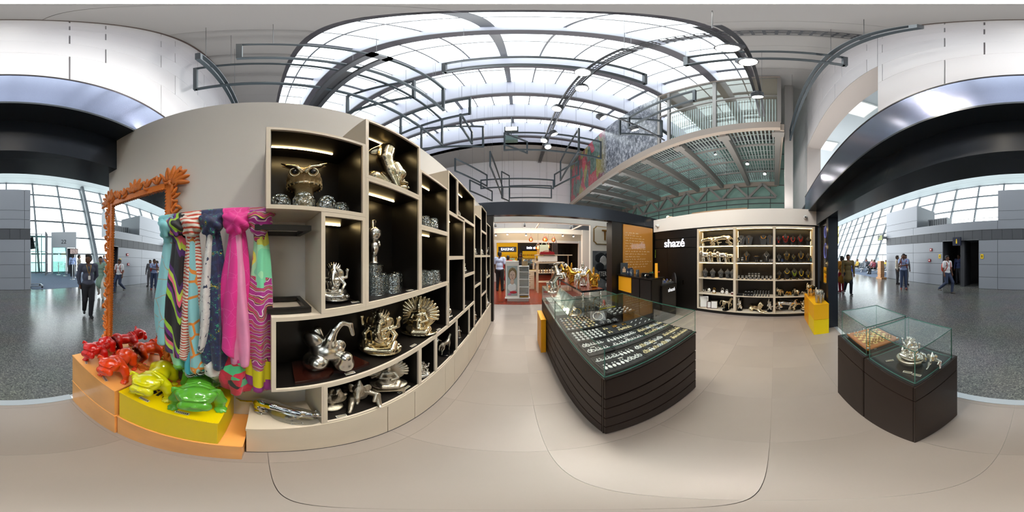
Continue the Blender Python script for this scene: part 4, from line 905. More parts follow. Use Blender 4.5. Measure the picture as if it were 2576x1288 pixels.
scarf(-.318, 'white scarf with red wave lines and aqua ends', [(strand(0, 0, Z, .97, .05, .095, 4, .14, wave, .2, .034, -.02), wave), (strand(0, 0, Z, .93, .04, .07, 3, .07, aqor, 1.9, .038, .03), aqor), (strand(0, 0, 1.15, .905, .05, .075, 3, .04, aqor, .9, .03, .01, [(.85, 1)]), [mat('aqua_hem', '#4fb6cf', .5), blkw])], wave2, .055)
scarf(-.222, 'navy and white travel scarf with neon lettering', [(strand(0, 0, Z, .93, .05, .10, 5, .13, navy_s, .9, .034, .02), navy_s), (strand(0, 0, Z, 1.02, .04, .065, 3, .18, whitetx, 2.4, .042, -.035), whitetx), (strand(0, 0, 1.1, .88, .05, .085, 3, .10, whitetx, 1.4, .026, .01), whitetx)], navy_s, .056)
scarf(-.110, 'hot pink scarf with pale pink lining and red floral ends', [(strand(0, 0, Z, 1.0, .06, .105, 4, .22, pink_s, .2, .036, -.02), pink_s), (strand(0, 0, Z, .98, .05, .085, 4, .12, pink2, 2.0, .040, .03), pink2), (strand(0, 0, 1.12, .80, .07, .105, 4, .06, redfl, 1.2, .032, .0), redfl)], pink_s, .062)
scarf(-.010, 'magenta and white swirl scarf with yellow and purple ends, nearest the display boxes', [(strand(0, 0, Z, .83, .045, .092, 4, .08, swirl, .6, .036, 0, [(0, 0), (.27, 1), (.78, 2), (.93, 3)]), [mintp, swirl, yel_s, purp])], swirl, .055)
# ================================================================ GLASS CASES ON DARK COUNTERS
def pane(name, x0, x1, y0, y1, z0, z1, parent):
    """a glass sheet: clear faces, green polished edges"""
    mb = B(x0, x1, y0, y1, z0, z1); d = [x1-x0, y1-y0, z1-z0]; a = d.index(min(d))
    mb.b.faces.ensure_lookup_table(); mb.b.normal_update()
    for f in mb.b.faces: f.material_index = 0 if abs(f.normal[a]) > .9 else 1
    return obj(name, mb, [glasst, gedge], parent)
def glass_box(name, label, x0, x1, y0, y1, z0, z1, cat='glass case', th=.006, back=True):
    t = thing(name, label, cat, (0, 0, 0))
    pane('side_pane', x0, x0+th, y0, y1, z0, z1-th, t); pane('side_pane', x1-th, x1, y0, y1, z0, z1-th, t)
    pane('side_pane', x0+th, x1-th, y0, y0+th, z0, z1-th, t)
    if back: pane('side_pane', x0+th, x1-th, y1-th, y1, z0, z1-th, t)
    pane('top_pane', x0, x1, y0, y1, z1-th, z1, t); return t
# ---- central jewellery counter
X0, X1, Y0, Y1, ZT = .415, 1.350, .705, 2.85, .838
t = thing('display_counter', 'large dark wenge jewellery counter with grooved horizontal boards', 'counter', (0, 0, 0))
obj('core', B(X0+.02, X1-.02, Y0+.02, Y1-.02, 0, ZT-.02), black, t)
zs = [0.0, .155, .305, .445, .585, ZT-.021]; zs = [0.012, .165, .325, .475, .605, ZT-.021]
for i, (a, b_) in enumerate(zip(zs, zs[1:])):
    for y0_, y1_ in ((Y0+.004, 1.806), (1.81, Y1)): obj('board', B(X0, X0+.018, y0_ if y0_ > 1 else y0_+.03, y1_, a+.007, b_-.007), ebony, t, bevel=.0015)
    obj('board', B(X0+.003, X1, Y0, Y0+.018, a+.007, b_-.007), ebony, t, bevel=.0015); obj('board', B(X1-.018, X1, Y0+.02, Y1, a+.007, b_-.007), ebony, t, bevel=.0015)
obj('corner_strip', B(X0+.001, X0+.019, Y0+.02, Y0+.031, .006, ZT-.025), ebony, t)
obj('top', B(X0-.004, X1+.004, Y0-.004, Y1, ZT-.018, ZT), ebonytop, t, bevel=.002)
glass_box('glass_case', 'near glass cover of the central jewellery counter, full of earring trays', X0-.002, X1+.002, Y0+.006, 1.815, ZT+.001, 1.075)
glass_box('glass_case', 'far glass cover of the central counter, under the little red table', X0-.002, X1-.1, 1.822, 2.80, ZT+.001, 1.075)
tape = glass
# trays with earrings: three designs copied pair by pair
tray_b = mat('black_velvet_tray', '#0d0d0e', .7); tray_p = mat('charcoal_velvet', '#1a1b1e', .85)
sparkle = mat('diamante_silver', '#fbfaf8', .3, metal=.25, bump=.8, bscale=300); sparkg = mat('diamante_gold', '#f0dfae', .3, metal=.3, bump=.8, bscale=300); rosy = mat('pearl_rose', '#dcb79a', .3, metal=.4)
def ear_mesh(kind):
    mb = MB(); M = None
    mb.ell((0, .019, .004), (.0042, .0042, .003), 1)
    if kind == 'ring': mb.torus((0, 0, .004), .0098, .0030, None, 14, 6, sx=.85, sy=1.1)
    elif kind == 'drop': mb.ell((0, -.004, .004), (.0075, .0135, .0032), 2); mb.cyl((0, .012, .004), (0, .018, .004), .0012, 6)
    elif kind == 'fan':
        for i in range(5):
            a = -PI/2+(i-2)*.42; mb.ell((.012*math.cos(a), .006+.012*math.sin(a), .004), (.0036, .0036, .003), 1)
        mb.ell((0, .006, .004), (.006, .006, .0035), 1)
    else:
        mb.ell((0, .0, .0055), (.0105, .0095, .0055), 2); mb.torus((0, 0, .003), .0112, .0018, None, 12, 5)
    return mb
EM = {}
def ear(kind, m):
    k = (kind, m.name)
    if k not in EM: EM[k] = ear_mesh(kind).mesh('earring', m, True)
    return EM[k]
def tray(x0, x1, y0, y1, label, nx, ny, kinds, mats, what, dx=.02, cards=True, pads=True):
    t = thing('jewellery_tray', label, 'tray', ((x0+x1)/2, (y0+y1)/2, ZT+.001)); W, D = (x1-x0)/2, (y1-y0)/2
    obj('base', B(-W, W, -D, D, 0, .008), tray_b, t)
    obj('rim', MB().box(-W, W, -D, -D+.008, .008, .017).box(-W, W, D-.008, D, .008, .017).box(-W, -W+.008, -D+.008, D-.008, .008, .017).box(W-.008, W, -D+.008, D-.008, .008, .017), tray_b, t)
    sx, sy = (2*W-.024)/nx, (2*D-.022)/ny
    pm_ = B(-sx/2+.002, sx/2-.002, -sy/2+.002, sy/2-.002, 0, .005).mesh('pad', tray_p)
    for i in range(nx):
        for j in range(ny):
            x = -W+.012+sx*(i+.5); y = -D+.011+sy*(j+.5)
            if pads: link('pad', pm_, t, loc=(x, y, .0082))
            kd = random.choice(kinds); mt_ = random.choice(mats); s = random.uniform(.95, 1.2)*min(1.35, sx/.040, sy/.054) if pads else 1.1
            if kd == 'none': continue
            pair = (-1, 1) if pads else (0,)
            for q in pair:
                o = link('earring' if pads else 'ring', ear(kd, mt_), None, loc=((x0+x1)/2+x+q*sx*.235, (y0+y1)/2+y, ZT+.0143), rot=(0, 0, q*.16+random.uniform(-.1, .1)), scale=s)
                tag(o, (what+', %s row, %s pair, %s one' % ('near' if j == 0 else 'far', ORD[i], 'left' if q < 0 else 'right')) if pads else (what+', %s row, %s from the left' % (ORD[j], ORD[i])), 'earring' if pads else 'ring', 'jewellery: '+what)
    if cards:
        link('card_strip', B(-.018, .018, -.004, .004, 0, .002).mesh('card_strip', tagm), t, loc=(random.uniform(-.3, .3)*W, 0, .0215 if pads else .012))
    return t
tr = [(.437,.752,.728,.930,'front left tray of silver drop earrings, at the near glass corner',5,2,['drop','ring','fan'],[sparkle],'silver drop earring in the front left tray'),
 (.757,1.071,.735,.930,'front middle tray of pale gold drop earrings',6,2,['drop','ring'],[sparkle,sparkg],'pale gold drop earring in the front middle tray'),
 (1.076,1.335,.735,.935,'front right tray of gold drop earrings',5,2,['drop'],[sparkg],'gold drop earring in the front right tray'),
 (.447,.650,.955,1.165,'second-row left tray of silver hoop earrings',3,2,['ring','fan'],[sparkle],'silver hoop earring in the second-row left tray'),
 (.655,.98,.955,1.165,'second-row middle tray of large silver ring earrings',5,2,['ring','drop','fan'],[sparkle],'large silver earring in the second-row middle tray'),
 (.985,1.335,.955,1.165,'second-row right tray of small gold earrings',6,2,['drop','ring'],[sparkg,sparkle],'small gold earring in the second-row right tray'),
 (.445,.745,1.19,1.395,'third-row left tray of round white stone rings',7,4,['stud'],[sparkle],'round white stone ring in the third-row left tray'),
 (.75,1.05,1.19,1.395,'third-row tray of gold earrings with an empty pad',5,2,['drop','ring','none'],[sparkg,gold],'gold earring in the third-row middle tray'),
 (.437,.80,1.43,1.80,'fourth-row left tray of rose and pearl rings',8,6,['stud'],[rosy,sparkg,sparkle],'rose and pearl ring in the fourth-row left tray')]
for i, a in enumerate(tr): tray(*a, pads=(a[7] == ['drop'] or 'stud' not in a[7]))
hp = thing('hairpin_tray', 'black tray of white stone hair clips, third row on the right', 'tray', (1.19, 1.30, ZT+.001)); obj('base', B(-.135,.135,-.10,.10,0,.012), tray_b, hp)
clip = MB(); [clip.ell((-.016+.008*i, .002*math.sin(i*2), .006), (.0052, .0055, .004), 1) for i in range(5)]; clip.bar((-.02,0,.002),(.022,0,.002),.003); clip = clip.mesh('hair_clip', sparkle, True)
for i in range(7):
    tag(link('hair_clip', clip, None, loc=(1.09+.07*(i % 4)+.02*(i//4), 1.245+.085*(i//4)+.01*(i % 2), ZT+.014), rot=(0,0,.5)), 'white stone hair clip on the black tray, %s row, %s from the left' % (['near','far'][i//4], ORD[i%4]), 'hair clip', 'hair clips on the black tray')
sh_ = thing('display_shelf', 'raised dark glossy shelf with white stone hair slides inside the case', 'shelf', (1.15, 1.62, ZT+.001)); obj('top', B(-.16,.16,-.13,.13,.07,.078), mat('dark_gloss_board','#1b1715',.12,coat=.3), sh_)
for a in (-.15,.14): obj('support', B(a, a+.01, -.12, .12, 0, .07), black, sh_)
for i in range(12):
    tag(link('hair_clip', clip, None, loc=(1.03+.075*(i % 4)+.01*(i//4), 1.53+.07*(i//4), ZT+.081), rot=(0,0,.2+.15*(i % 3)), scale=1.15), 'white stone hair slide on the raised dark shelf, %s row, %s from the left' % (ORD[i//4], ORD[i%4]), 'hair clip', 'hair slides on the raised dark shelf')
pil = sculpt('pillow', [E((0,0,.022),(.036,.028,.022)), E((0,.024,.02),(.038,.010,.016)), E((0,-.024,.02),(.038,.010,.016))], .004, .012, mat('charcoal_satin_cushion','#25262a',.35))
for i, x in enumerate((.835,.915,.995)):
    lb = ['left', 'middle', 'right'][i]
    t = thing('cushion', 'charcoal bracelet cushion in the case, %s of the three' % lb, 'cushion', (x, 1.475, ZT+.001), 0, 'bracelet cushions'); link('body', pil, t)
    b_ = MB(); [b_.ell((.004*math.sin(q*2), .034*math.cos(PI*q/10), .026+.022*math.sin(PI*q/10)), (.004,.004,.0035), 1) for q in range(11)]
    tag(obj('bracelet', b_, sparkle, None, True, loc=(x, 1.475, ZT+.001)), 'diamante bracelet round the %s charcoal cushion' % lb, 'bracelet', 'bracelets on the cushions')
# grey neckforms and gold pieces deeper in the case
for i, (x, y, rz, lb, mm_) in enumerate(((.86,1.63,-.3,'grey sloping necklace stand with a silver collar necklace, middle of the case',silver),(.70,1.86,-.5,'grey sloping stand with a gold and silver collar behind the ring tray',gold))):
    t = thing('necklace_stand', lb, 'stand', (x, y, ZT+.001), rz); obj('slope', MB().poly([(-.07,0),(.07,0),(.07,.02),(-.05,.09),(-.07,.09)],.17,Matrix.Rotation(-PI/2,3,'Z')), mat('grey_suede','#6d6f72',.8), t)
    b_ = MB(); b_.tube([(.055*math.sin(a), -.045+.05*(math.cos(a)+.2), .058+.030*(math.cos(a))) for a in [k*PI/9-PI for k in range(19)]], .004, 6)
    tag(obj('necklace', b_, mm_, None, True, loc=(x, y, ZT+.004), rot=(0,0,rz)), ('silver' if i == 0 else 'gold')+' collar necklace on a grey sloping stand in the case', 'necklace')
rnd = random.Random(5)
for i in range(14):
    x = .82+.055*(i % 7); y = 2.00+.10*(i//7)
    b_ = MB().lathe([(.008,0),(.010,.004),(.003,.010),(.003,.05),(.009,.056),(.004,.064)], n=8)
    tag(obj('ornament', b_, gold if i % 3 else silver, None, True, loc=(x, y, ZT+.001)), 'small upright %s ornament in the case, %s row, %s from the left' % ('gold' if i % 3 else 'silver', ['near','far'][i//7], ORD[i%7]), 'ornament', 'small ornaments in the case')
ys = thing('yellow_card_tray', 'tray of dark and gold rings with a yellow edge, far right in the case', 'tray', (1.12, 1.90, ZT+.001)); obj('base', B(-.12,.12,-.06,.06,0,.06), tray_b, ys); obj('yellow_edge', B(-.12,.12,-.068,-.06,.04,.06), yellow, ys)
for i in range(20): tag(link('ring', ear('stud', gold if i % 2 else sparkle), None, loc=(1.02+.021*(i % 10), 1.875+.04*(i//10), ZT+.063), scale=.7), 'small ring on the yellow-edged tray, %s row, %s from the left' % (['near','far'][i//10], ORD[i%10]), 'ring', 'rings on the yellow-edged tray')
t = thing('red_figurine', 'small red glossy figurine at the far right end of the case', 'figurine', (1.17, 2.02, ZT+.001)); obj('body', MB().ell((0,0,.03),(.035,.02,.028),2).ell((.0,.0,.08),(.02,.018,.04),2), mat('red_gloss','#c81a14',.15,coat=.5), t, True)
# jewellery boxes: five white boxes with lids leaning back to the right
wb_ = mat('white_jewel_box', '#dfe6e0', .45); wsat = mat('pale_satin_lining', '#c9d3cd', .3)
for i in range(5):
    y = 2.00+.152*i
    t = thing('jewellery_box', 'open white jewellery box with tilted lid, %s of the five in the case' % ['nearest', 'second', 'third', 'fourth', 'farthest'][i], 'jewellery box', (.455, y, ZT+.001), 0, 'open white jewellery boxes')
    obj('base', MB().box(0,.19,-.066,.066,0,.010).box(0,.008,-.066,.066,.010,.055).box(.182,.19,-.066,.066,.010,.055).box(.008,.182,-.066,-.058,.010,.055).box(.008,.182,.058,.066,.010,.055), wb_, t); obj('cushion', B(.010,.180,-.056,.056,.030,.046), wsat, t)
    M = Matrix.Rotation(math.radians(22), 3, 'Y')
    lid = MB(); lid.obox(Vector((.19,0,.056))+M @ Vector((.006,0,.085)), (.010,.130,.165), M)
    for yy in (-.062,.062): lid.obox(Vector((.19,0,.056))+M @ Vector((-.006,yy,.085)), (.02,.007,.165), M)
    lid.obox(Vector((.19,0,.056))+M @ Vector((-.006,0,.165)), (.02,.117,.007), M)
    obj('lid', lid, wb_, t); obj('bracelet_inside', MB().torus((.09,0,.049), .032, .003, None, 16, 5), silver, t, True)
# ---- little red table with the horses on the far glass cover
tb = thing('display_table', 'small red-brown lacquered table with black edge and silver legs, carrying the gold and silver horses', 'table', (.700, 1.690, 1.076))
obj('tabletop', B(0,.27,0,1.10,.120,.128), mat('red_brown_lacquer','#6e2412',.25,coat=.15), tb); obj('edge', MB().box(-.012,.282,-.012,0,.106,.128).box(-.012,.282,1.10,1.112,.106,.128).box(-.012,0,0,1.10,.106,.128).box(.27,.282,0,1.10,.106,.128), blackgl, tb, bevel=.003)
obj('underside', B(.0,.27,.0,1.10,.108,.119), black, tb)
for x, y in ((.02,.03),(.25,.03),(.02,1.07),(.25,1.07)): obj('leg', MB().lathe([(.018,0),(.020,.01),(.010,.03),(.016,.05),(.018,.07),(.010,.085),(.022,.107)],(x,y,0),12), silver, tb, True)
zt = 1.076+.128
for i, (x, y, rz, m, s, lb) in enumerate(((.755,1.84,.6,silver,.25,'silver horse statue at the near end of the red table'),(.90,1.80,-2.6,gold,.23,'gold horse statue facing away at the near right corner of the red table'),(.76,2.10,2.2,gold,.25,'gold horse statue in the middle of the red table'),(.88,2.22,.9,silver,.26,'silver horse statue in the middle right of the red table'),(.76,2.52,2.0,gold,.25,'gold horse statue at the far end of the red table'),(.88,2.58,2.3,silver,.26,'silver horse statue at the far right of the red table'))):
    st('horse_statue','horst',m_horse,m,lb,'horse statue',(x,y,zt),rz,s) if False else statue('horse_statue','hors'+('a' if i % 2 else 'b'),(lambda q='trot' if i % 2 else 'stand': m_horse(q)),m,lb,'horse statue',(x,y,zt),rz,s,'gold and silver horses on the red table')
for x, y, m, s, lb in ((.83,1.98,silver,.34,'tall silver archer figure standing among the horses'),(.80,2.36,gold,.31,'gold standing figure among the horses'),(.93,1.86,gold,.27,'gold slim figure near the right edge of the red table'),(.74,2.66,silver,.31,'silver standing figure at the far end of the red table')):
    t = statue('rider_figure','std',m_standing,m,lb,'figurine',(x,y,zt),2.8,s)
    if 'archer' in lb: obj('bow', MB().tube([(.05,-.09*math.cos(a)*.3-.05,.17+.10*math.sin(a)) for a in [k*.25-1.4 for k in range(12)]], .0025, 5), silver, t)
t = statue('rearing_horse','rear',m_rearing,silver,'polished silver rearing horse on the glass cover left of the red table','horse statue',(.52,2.20,1.076),-1.0,.34)
obj('base', MB().lathe([(.07,0),(.07,.012),(.06,.016)],(-.07,0,0),20), silver, t, True)
# ---- two small corner counters with glass covers
for (x0, x1, lb) in ((.468,.893,'dark wenge corner counter under the two silver seated figures'),(.899,1.335,'dark wenge corner counter under the chess board')):
    t = thing('display_counter', lb, 'counter', (0,0,0)); y0_, y1_ = -.978, -.548
    obj('core', B(x0+.006, x1-.006, y0_+.006, y1_-.006, 0, .83), black, t)
    for z0_, z1_ in ((.004,.695),(.703,.838)):
        for nm, a in (('front_panel',(x0+.012,x1-.002,y1_-.012,y1_)),('back_panel',(x0+.002,x1-.002,y0_,y0_+.012)),('side_panel',(x0,x0+.010,y0_+.013,y1_)),('side_panel',(x1-.010,x1,y0_+.013,y1_-.013))): obj(nm, B(*a, z0_, z1_), ebony, t, bevel=.001)
    obj('top', B(x0+.011, x1-.011, y0_+.013, y1_-.013, .828, .8385), ebonytop, t)
glass_box('glass_case', 'glass cover over the two silver seated figures on the corner counter', .492, .878, -.945, -.578, .840, 1.095)
glass_box('glass_case', 'glass cover over the chess board on the corner counter', .915, 1.322, -.955, -.582, .840, 1.095)
# chess set
ch = thing('chess_board', 'wooden chess board with gold feet inside the glass cover', 'chess board', (1.115,-.765,.8405), .0)
wd = mat('honey_wood', '#b3661c', .3, noise=.15, scale=10, coat=.4); lt = mat('light_square', '#e8c877', .3, coat=.4); dkq = mat('dark_square', '#a2601d', .3, coat=.4)
obj('board', MB().box(-.165,.165,-.155,.155,.014,.030), wd, ch, bevel=.004)
sq = .031; sl = B(-sq/2+.0003, sq/2-.0003, -sq/2+.0003, sq/2-.0003, 0, .0015)
ml = sl.mesh('square', lt); md = B(-sq/2+.0003, sq/2-.0003, -sq/2+.0003, sq/2-.0003, 0, .0015).mesh('square', dkq)
for i in range(8):
    for j in range(8): link('square', ml if (i+j) % 2 else md, ch, loc=((i-3.5)*sq, (j-3.5)*sq, .0302))
for a in (-.15,.15):
    for b_ in (-.14,.14): obj('foot', MB().ell((a,b_,.007),(.011,.011,.007),2), gold, ch, True); obj('corner_disc', MB().lathe([(.009,0),(.008,.003)],(a,b_,.0305),14), silver, ch)
def pawn(h, top):
    return MB().lathe([(.0085,0),(.0085,.002),(.0045,.005),(.003,h*.6),(.0055,h*.66),(.003,h*.7),(.0052,h*.82),(top,h)], n=10)
kinds = {'pawn': pawn(.022,.002), 'rook': pawn(.028,.0055), 'bishop': pawn(.034,.0012), 'king': pawn(.040,.004)}
PM = {}
for k_, mb_ in kinds.items():
    a = mb_.mesh(k_, silver, True); PM[(k_,0)] = a; c_ = a.copy(); c_.materials.clear(); c_.materials.append(gold); PM[(k_,1)] = c_
for side in (0, 1):
    for i in range(8):
        for row in (0, 1):
            kd = 'pawn' if row else ('rook' if i in (0, 7, 1, 6) else ('bishop' if i in (2, 5) else 'king'))
            xi = (7-row if side == 0 else row)
            o = link('chess_'+kd if kd != 'bishop' else 'chess_bishop', PM[(kd, side)], None, loc=(1.115+(xi-3.5)*sq, -.765+(i-3.5)*sq, .8405+.0318))
            tag(o, ('silver' if side == 0 else 'gold')+' chess '+('pawn in the front rank' if row else '%s in the back rank' % kd)+', %s from the far edge' % ORD[i], 'chess piece', 'chess pieces')
price_tag(.985,-.690,.840,.0,'white price tag on the counter beside the chess board',.05)
price_tag(1.12,-.76,.874,.8,'small white card lying in the middle of the chess board',.03)
t = statue('swan_boat_deity','gan',m_ganesha,silver,'silver crowned seated figure in a carved swan-shaped boat under glass','statue',(.665,-.735,.885),1.7,.20)
obj('boat', MB().lathe([(.055,-.044),(.075,-.040),(.085,-.015),(.092,.004),(.085,.010),(.06,.0)],n=28,sx=.85,sy=1.0), silvera, t, True)
obj('swan_neck', MB().tube([(.0,.085,0),(.0,.105,.03),(.0,.095,.065),(.0,.075,.07),(.0,.07,.055)],[.018,.013,.010,.012,.004],8), silver, t, True)
t = statue('reclining_small_deity','recl',m_recline,silver,'small slim silver seated figure at the glass corner','statue',(.545,-.80,.840),1.9,.15)
for u, v, rz, lb in ((.770,-.66,1.2,'white price tag left of the swan boat figure'),(.60,-.64,.4,'white price tag between the swan boat and the small figure'),(.545,-.65,.3,'white price tag in front of the small silver figure')): price_tag(u, v, .8405, rz, lb, .05)
# ---- yellow and orange cubes with the elephant by the navy column
card_box('display_cube','upper bright yellow cube, front one, under the silver elephant',2.955,3.445,-1.03,-.735,.335,.660,mat('warm_yellow_card','#f5b90f',.35))
card_box('display_cube','lower bright yellow cube standing on the floor beside the navy column',2.955,3.445,-1.03,-.735,0,.332,yellow)
card_box('display_cube','upper amber cube behind the yellow one, in front of the wall shelves',3.455,3.94,-1.03,-.735,.335,.660,amber)
card_box('display_cube','lower amber cube behind the yellow one, in front of the wall shelves',3.455,3.94,-1.03,-.735,0,.332,amber)
statue('elephant_statue','eleu',m_elephant,silvera,'large silver elephant with raised trunk on the upper yellow cube','elephant statue',(3.12,-.895,.661),2.55,.33)
statue('elephant_statue','eleu',m_elephant,silverw,'second silver elephant with raised trunk on the upper amber cube','elephant statue',(3.72,-.86,.661),2.5,.32)
bx = card_box('display_cube','tall orange and yellow box standing at the far left corner of the central counter',.33,.405,2.35,2.80,0,.62,amber)
# ================================================================ RIGHT WALL SHELF
rs = thing('wall_shelving', 'large cream shelving unit with three bays and five lit levels on the black right wall', 'shelving', (4.08, 0, 0))
V0, V1, ZB, ZU = -1.04, 2.09, .085, 2.365
obj('back_panel', B(.285, .30, V0, V1, ZB, ZU), blackin, rs)
for a, b_, nm in ((V0, V0+.05, 'side_panel'), (V1-.05, V1, 'side_panel'), (-.03, .03, 'divider'), (.985, 1.05, 'divider')): obj(nm, B(-.002, .284, a, b_, ZB, ZU), cream, rs)
bays = [(V0+.05, -.03), (.03, .985), (1.05, V1-.05)]; levels = [.110, .555, .995, 1.435, 1.880, 2.315]
for a, b_ in bays:
    for i, z in enumerate(levels):
        obj('shelf' if 0 < i < 5 else ('top_panel' if i == 5 else 'bottom_panel'), B(0, .284, a+.0005, b_-.0005, z-.025 if i < 5 else z, z if i < 5 else ZU-.001), cream, rs)
        if i >= 3: obj('light_strip', B(.03, .038, a+.02, b_-.02, z-.030 if i < 5 else z-.005, z-.0262 if i < 5 else z-.001), led, rs)
obj('plinth', B(.02, .28, V0, V1, 0, ZB-.001), black, rs)
# vertical warm strips beside the uprights
for a in (V1-.062, .972, -.99+.006): obj('light_strip', B(.255, .265, a, a+.008, 1.46, 2.28), emat('soft_led_strip', '#ffd890', 4), rs)
bustm = mat('black_velvet_bust', '#17181b', .75); greyb = mat('charcoal_bust', '#33363a', .75)
def bust_mesh(m):
    return sculpt('body', [E((0,0,.05),(.045,.055,.05)), P([(0,0,.03),(.0,0,.12)],[.045,.055]), E((.01,0,.15),(.05,.085,.06)), P([(0,0,.16),(-.005,0,.235)],[.045,.024],.03)], .0065, .03, m)
BM = {'k': bust_mesh(bustm)}; c_ = BM['k'].copy(); c_.materials.clear(); c_.materials.append(greyb); BM['g'] = c_
def flat_bust(m):
    return MB().poly([(-.050,0),(.050,0),(.085,.16),(.055,.185),(.030,.19),(.022,.215),(-.022,.215),(-.030,.19),(-.055,.185),(-.085,.16)], .03, Matrix.Rotation(-PI/2, 3, 'Z'))
def necklace_mesh(kind, m, m2=None):
    mb = MB(); 
    def arc(w_, h, z0, r, n=20, bead=True, x=.052):
        for k in range(n+1):
            a = PI*k/n; y = -w_*math.cos(a); z = z0-h*math.sin(a); xx = x-.020*(1-math.sin(a))
            if bead: mb.ell((xx, y, z), (r, r, r), 1)
            elif k < n:
                a2 = PI*(k+1)/n; mb.cyl((xx, y, z), (x-.020*(1-math.sin(a2)), -w_*math.cos(a2), z0-h*math.sin(a2)), r, 5)
    if kind == 'chain': arc(.035, .10, .195, .0018, 16, False); mb.ell((.055, 0, .088), (.006, .008, .010), 1)
    elif kind == 'lariat': arc(.038, .05, .195, .003); mb.cyl((.055,0,.145),(.060,0,.04),.002,5); [mb.ell((.060,0,.12-.03*i),(.005,.007,.008),1) for i in range(3)]
    elif kind == 'drop': arc(.042, .07, .20, .005); [mb.ell((.058,0,.12-.022*i),(.006,.010-.001*i,.009),1) for i in range(4)]
    elif kind == 'multi': [arc(.050+.004*i, .075+.030*i, .195, .0055, 22) for i in range(3)]; mb.ell((.055,.052,.165),(.014,.016,.016),1); mb.ell((.055,-.052,.165),(.014,.016,.016),1)
    elif kind == 'bib': [arc(.046, .06+.016*i, .195, .0045, 20) for i in range(5)]; [mb.ell((.060,-.03+.01*i,.105-.006*(3-abs(i-3))),(.004,.004,.012),1) for i in range(7)]
    elif kind == 'thick': arc(.048, .11, .195, .011, 18)
    elif kind == 'collar': arc(.050, .055, .19, .0065, 20)
    elif kind == 'vtie': arc(.045, .10, .20, .006, 18); [mb.ell((.060,-.012+.012*(i%3),.08-.02*(i//3)),(.006,.008,.010),1) for i in range(6)]
    return mb.mesh('necklace', m, True)
red = mat('red_beads', '#c92a17', .35); grn = mat('green_beads', '#8fa32a', .4); ylb = mat('yellow_gold_beads', '#d8bb2c', .3, metal=.6); wht = mat('silver_beads', '#d9d6cf', .25, metal=.7); brs = mat('antique_brass_beads', '#a5863e', .35, metal=.8)
# bay order seen from the shop: left bay = high v ; columns given as (v, kind, material, bust, scale, necklace description)
def bust(v, z, kind, m, b_, s, desc, u=4.22, stand=False):
    t = thing('necklace_bust', ('charcoal' if b_ == 'g' else 'black')+' neck bust '+desc[0], 'display bust', (u, v, z), PI); t.scale = (s,)*3
    if stand: obj('body', flat_bust(None), greyb, t, bevel=.002)
    else: link('body', BM[b_], t)
    o = link('necklace', necklace_mesh(kind, m), None, loc=(u-(.012 if not stand else -.012)*s, v, z), rot=(0, 0, PI), scale=s); tag(o, desc[1], 'necklace')
row5, row4, row3, row2, row1 = 1.881, 1.436, .996, .556, .111
B5 = [(.86,'drop',wht,'g',1.25,('with a long white stone drop necklace, top middle bay left','silver drop necklace on the leftmost bust of the top middle bay')),(.66,'lariat',gold,'g',1.25,('with a gold lariat, second in the top middle bay','gold lariat necklace on the second bust of the top middle bay')),
      (.28,'collar',gold,'g',1.25,('with a fine gold fringe collar, third in the top middle bay','fine gold fringe collar on the third bust of the top middle bay')),(.11,'lariat',gold,'g',1.25,('with a gold tie necklace, at the right of the top middle bay','gold tie necklace at the right of the top middle bay'))]
for a in B5: bust(a[0], row5, *a[1:5], a[5], stand=True)
for v, k_, m_, s_, d_ in ((-.11,'vtie',red,.95,('with a slim red and gold pendant necklace, top right bay','slim red and gold pendant necklace, first in the top right bay')),(-.29,'multi',red,1.2,('with a bright red multi-strand necklace, top right bay','bright red multi-strand necklace with gold discs')),(-.48,'thick',red,1.0,('with a chunky red bead necklace, top right bay','chunky red and gold bead necklace, third in the top right bay')),(-.68,'bib',red,1.15,('with a red and gold bib necklace, top right bay','red and gold bib necklace, fourth in the top right bay')),(-.89,'collar',brs,.95,('with a dark beaded collar, far right of the top right bay','dark beaded collar at the far right of the top right bay'))):
    bust(v, row5, k_, m_, 'k', s_, d_)
for v, k_, m_, s_, d_ in ((.72,'drop',gold,1.15,('with a gold pendant collar, second level middle bay','gold pendant collar, left in the second level of the middle bay')),(.20,'drop',wht,1.15,('with a silver Y necklace, second level middle bay','silver Y-shaped necklace, right in the second level of the middle bay')),
                          (-.12,'vtie',wht,.9,('with blue-silver jewellery, second level right bay left end','blue and silver necklace at the left of the second level, right bay')),(-.32,'multi',brs,1.15,('with a gold and grey double necklace, second level right bay','gold and grey double-strand necklace in the right bay')),(-.50,'drop',ylb,.85,('with a yellow pendant, small bust in the second level right bay','yellow round pendant on a small bust')),(-.69,'thick',brs,1.15,('with a chunky grey gold necklace, second level right bay','chunky grey and gold necklace in the second level of the right bay')),(-.89,'vtie',brs,.95,('with a brown tassel necklace, second level far right','brown tassel necklace at the far right of the second level'))):
    bust(v, row4, k_, m_, 'k', s_, d_)
for i, v in enumerate((1.90,1.67,1.43,1.24,1.10)): bust(v, row3, 'chain', wht, 'g', 1.0, ('with a fine silver chain, %s in the third-level left bay' % ['first','second','third','fourth','last'][i], 'fine silver chain on the %s bust of the left bay' % ['first','second','third','fourth','last'][i]))
for v, k_, m_, s_, d_ in ((-.13,'vtie',brs,.9,('with a bronze tie necklace, third level right bay','bronze tie necklace in the third level of the right bay')),(-.33,'collar',ylb,1.15,('with a bright yellow twisted collar, third level right bay','bright yellow twisted collar in the third level')),(-.52,'bib',grn,1.15,('with a green and gold bib, third level right bay','green and gold bib necklace in the third level')),(-.70,'thick',ylb,1.05,('with a chunky yellow bead necklace, third level right bay','chunky yellow gold bead necklace in the third level')),(-.88,'vtie',ylb,.95,('with a gold pendant cluster, third level far right','gold pendant cluster at the far right of the third level'))):
    bust(v, row3, k_, m_, 'k', s_, d_)
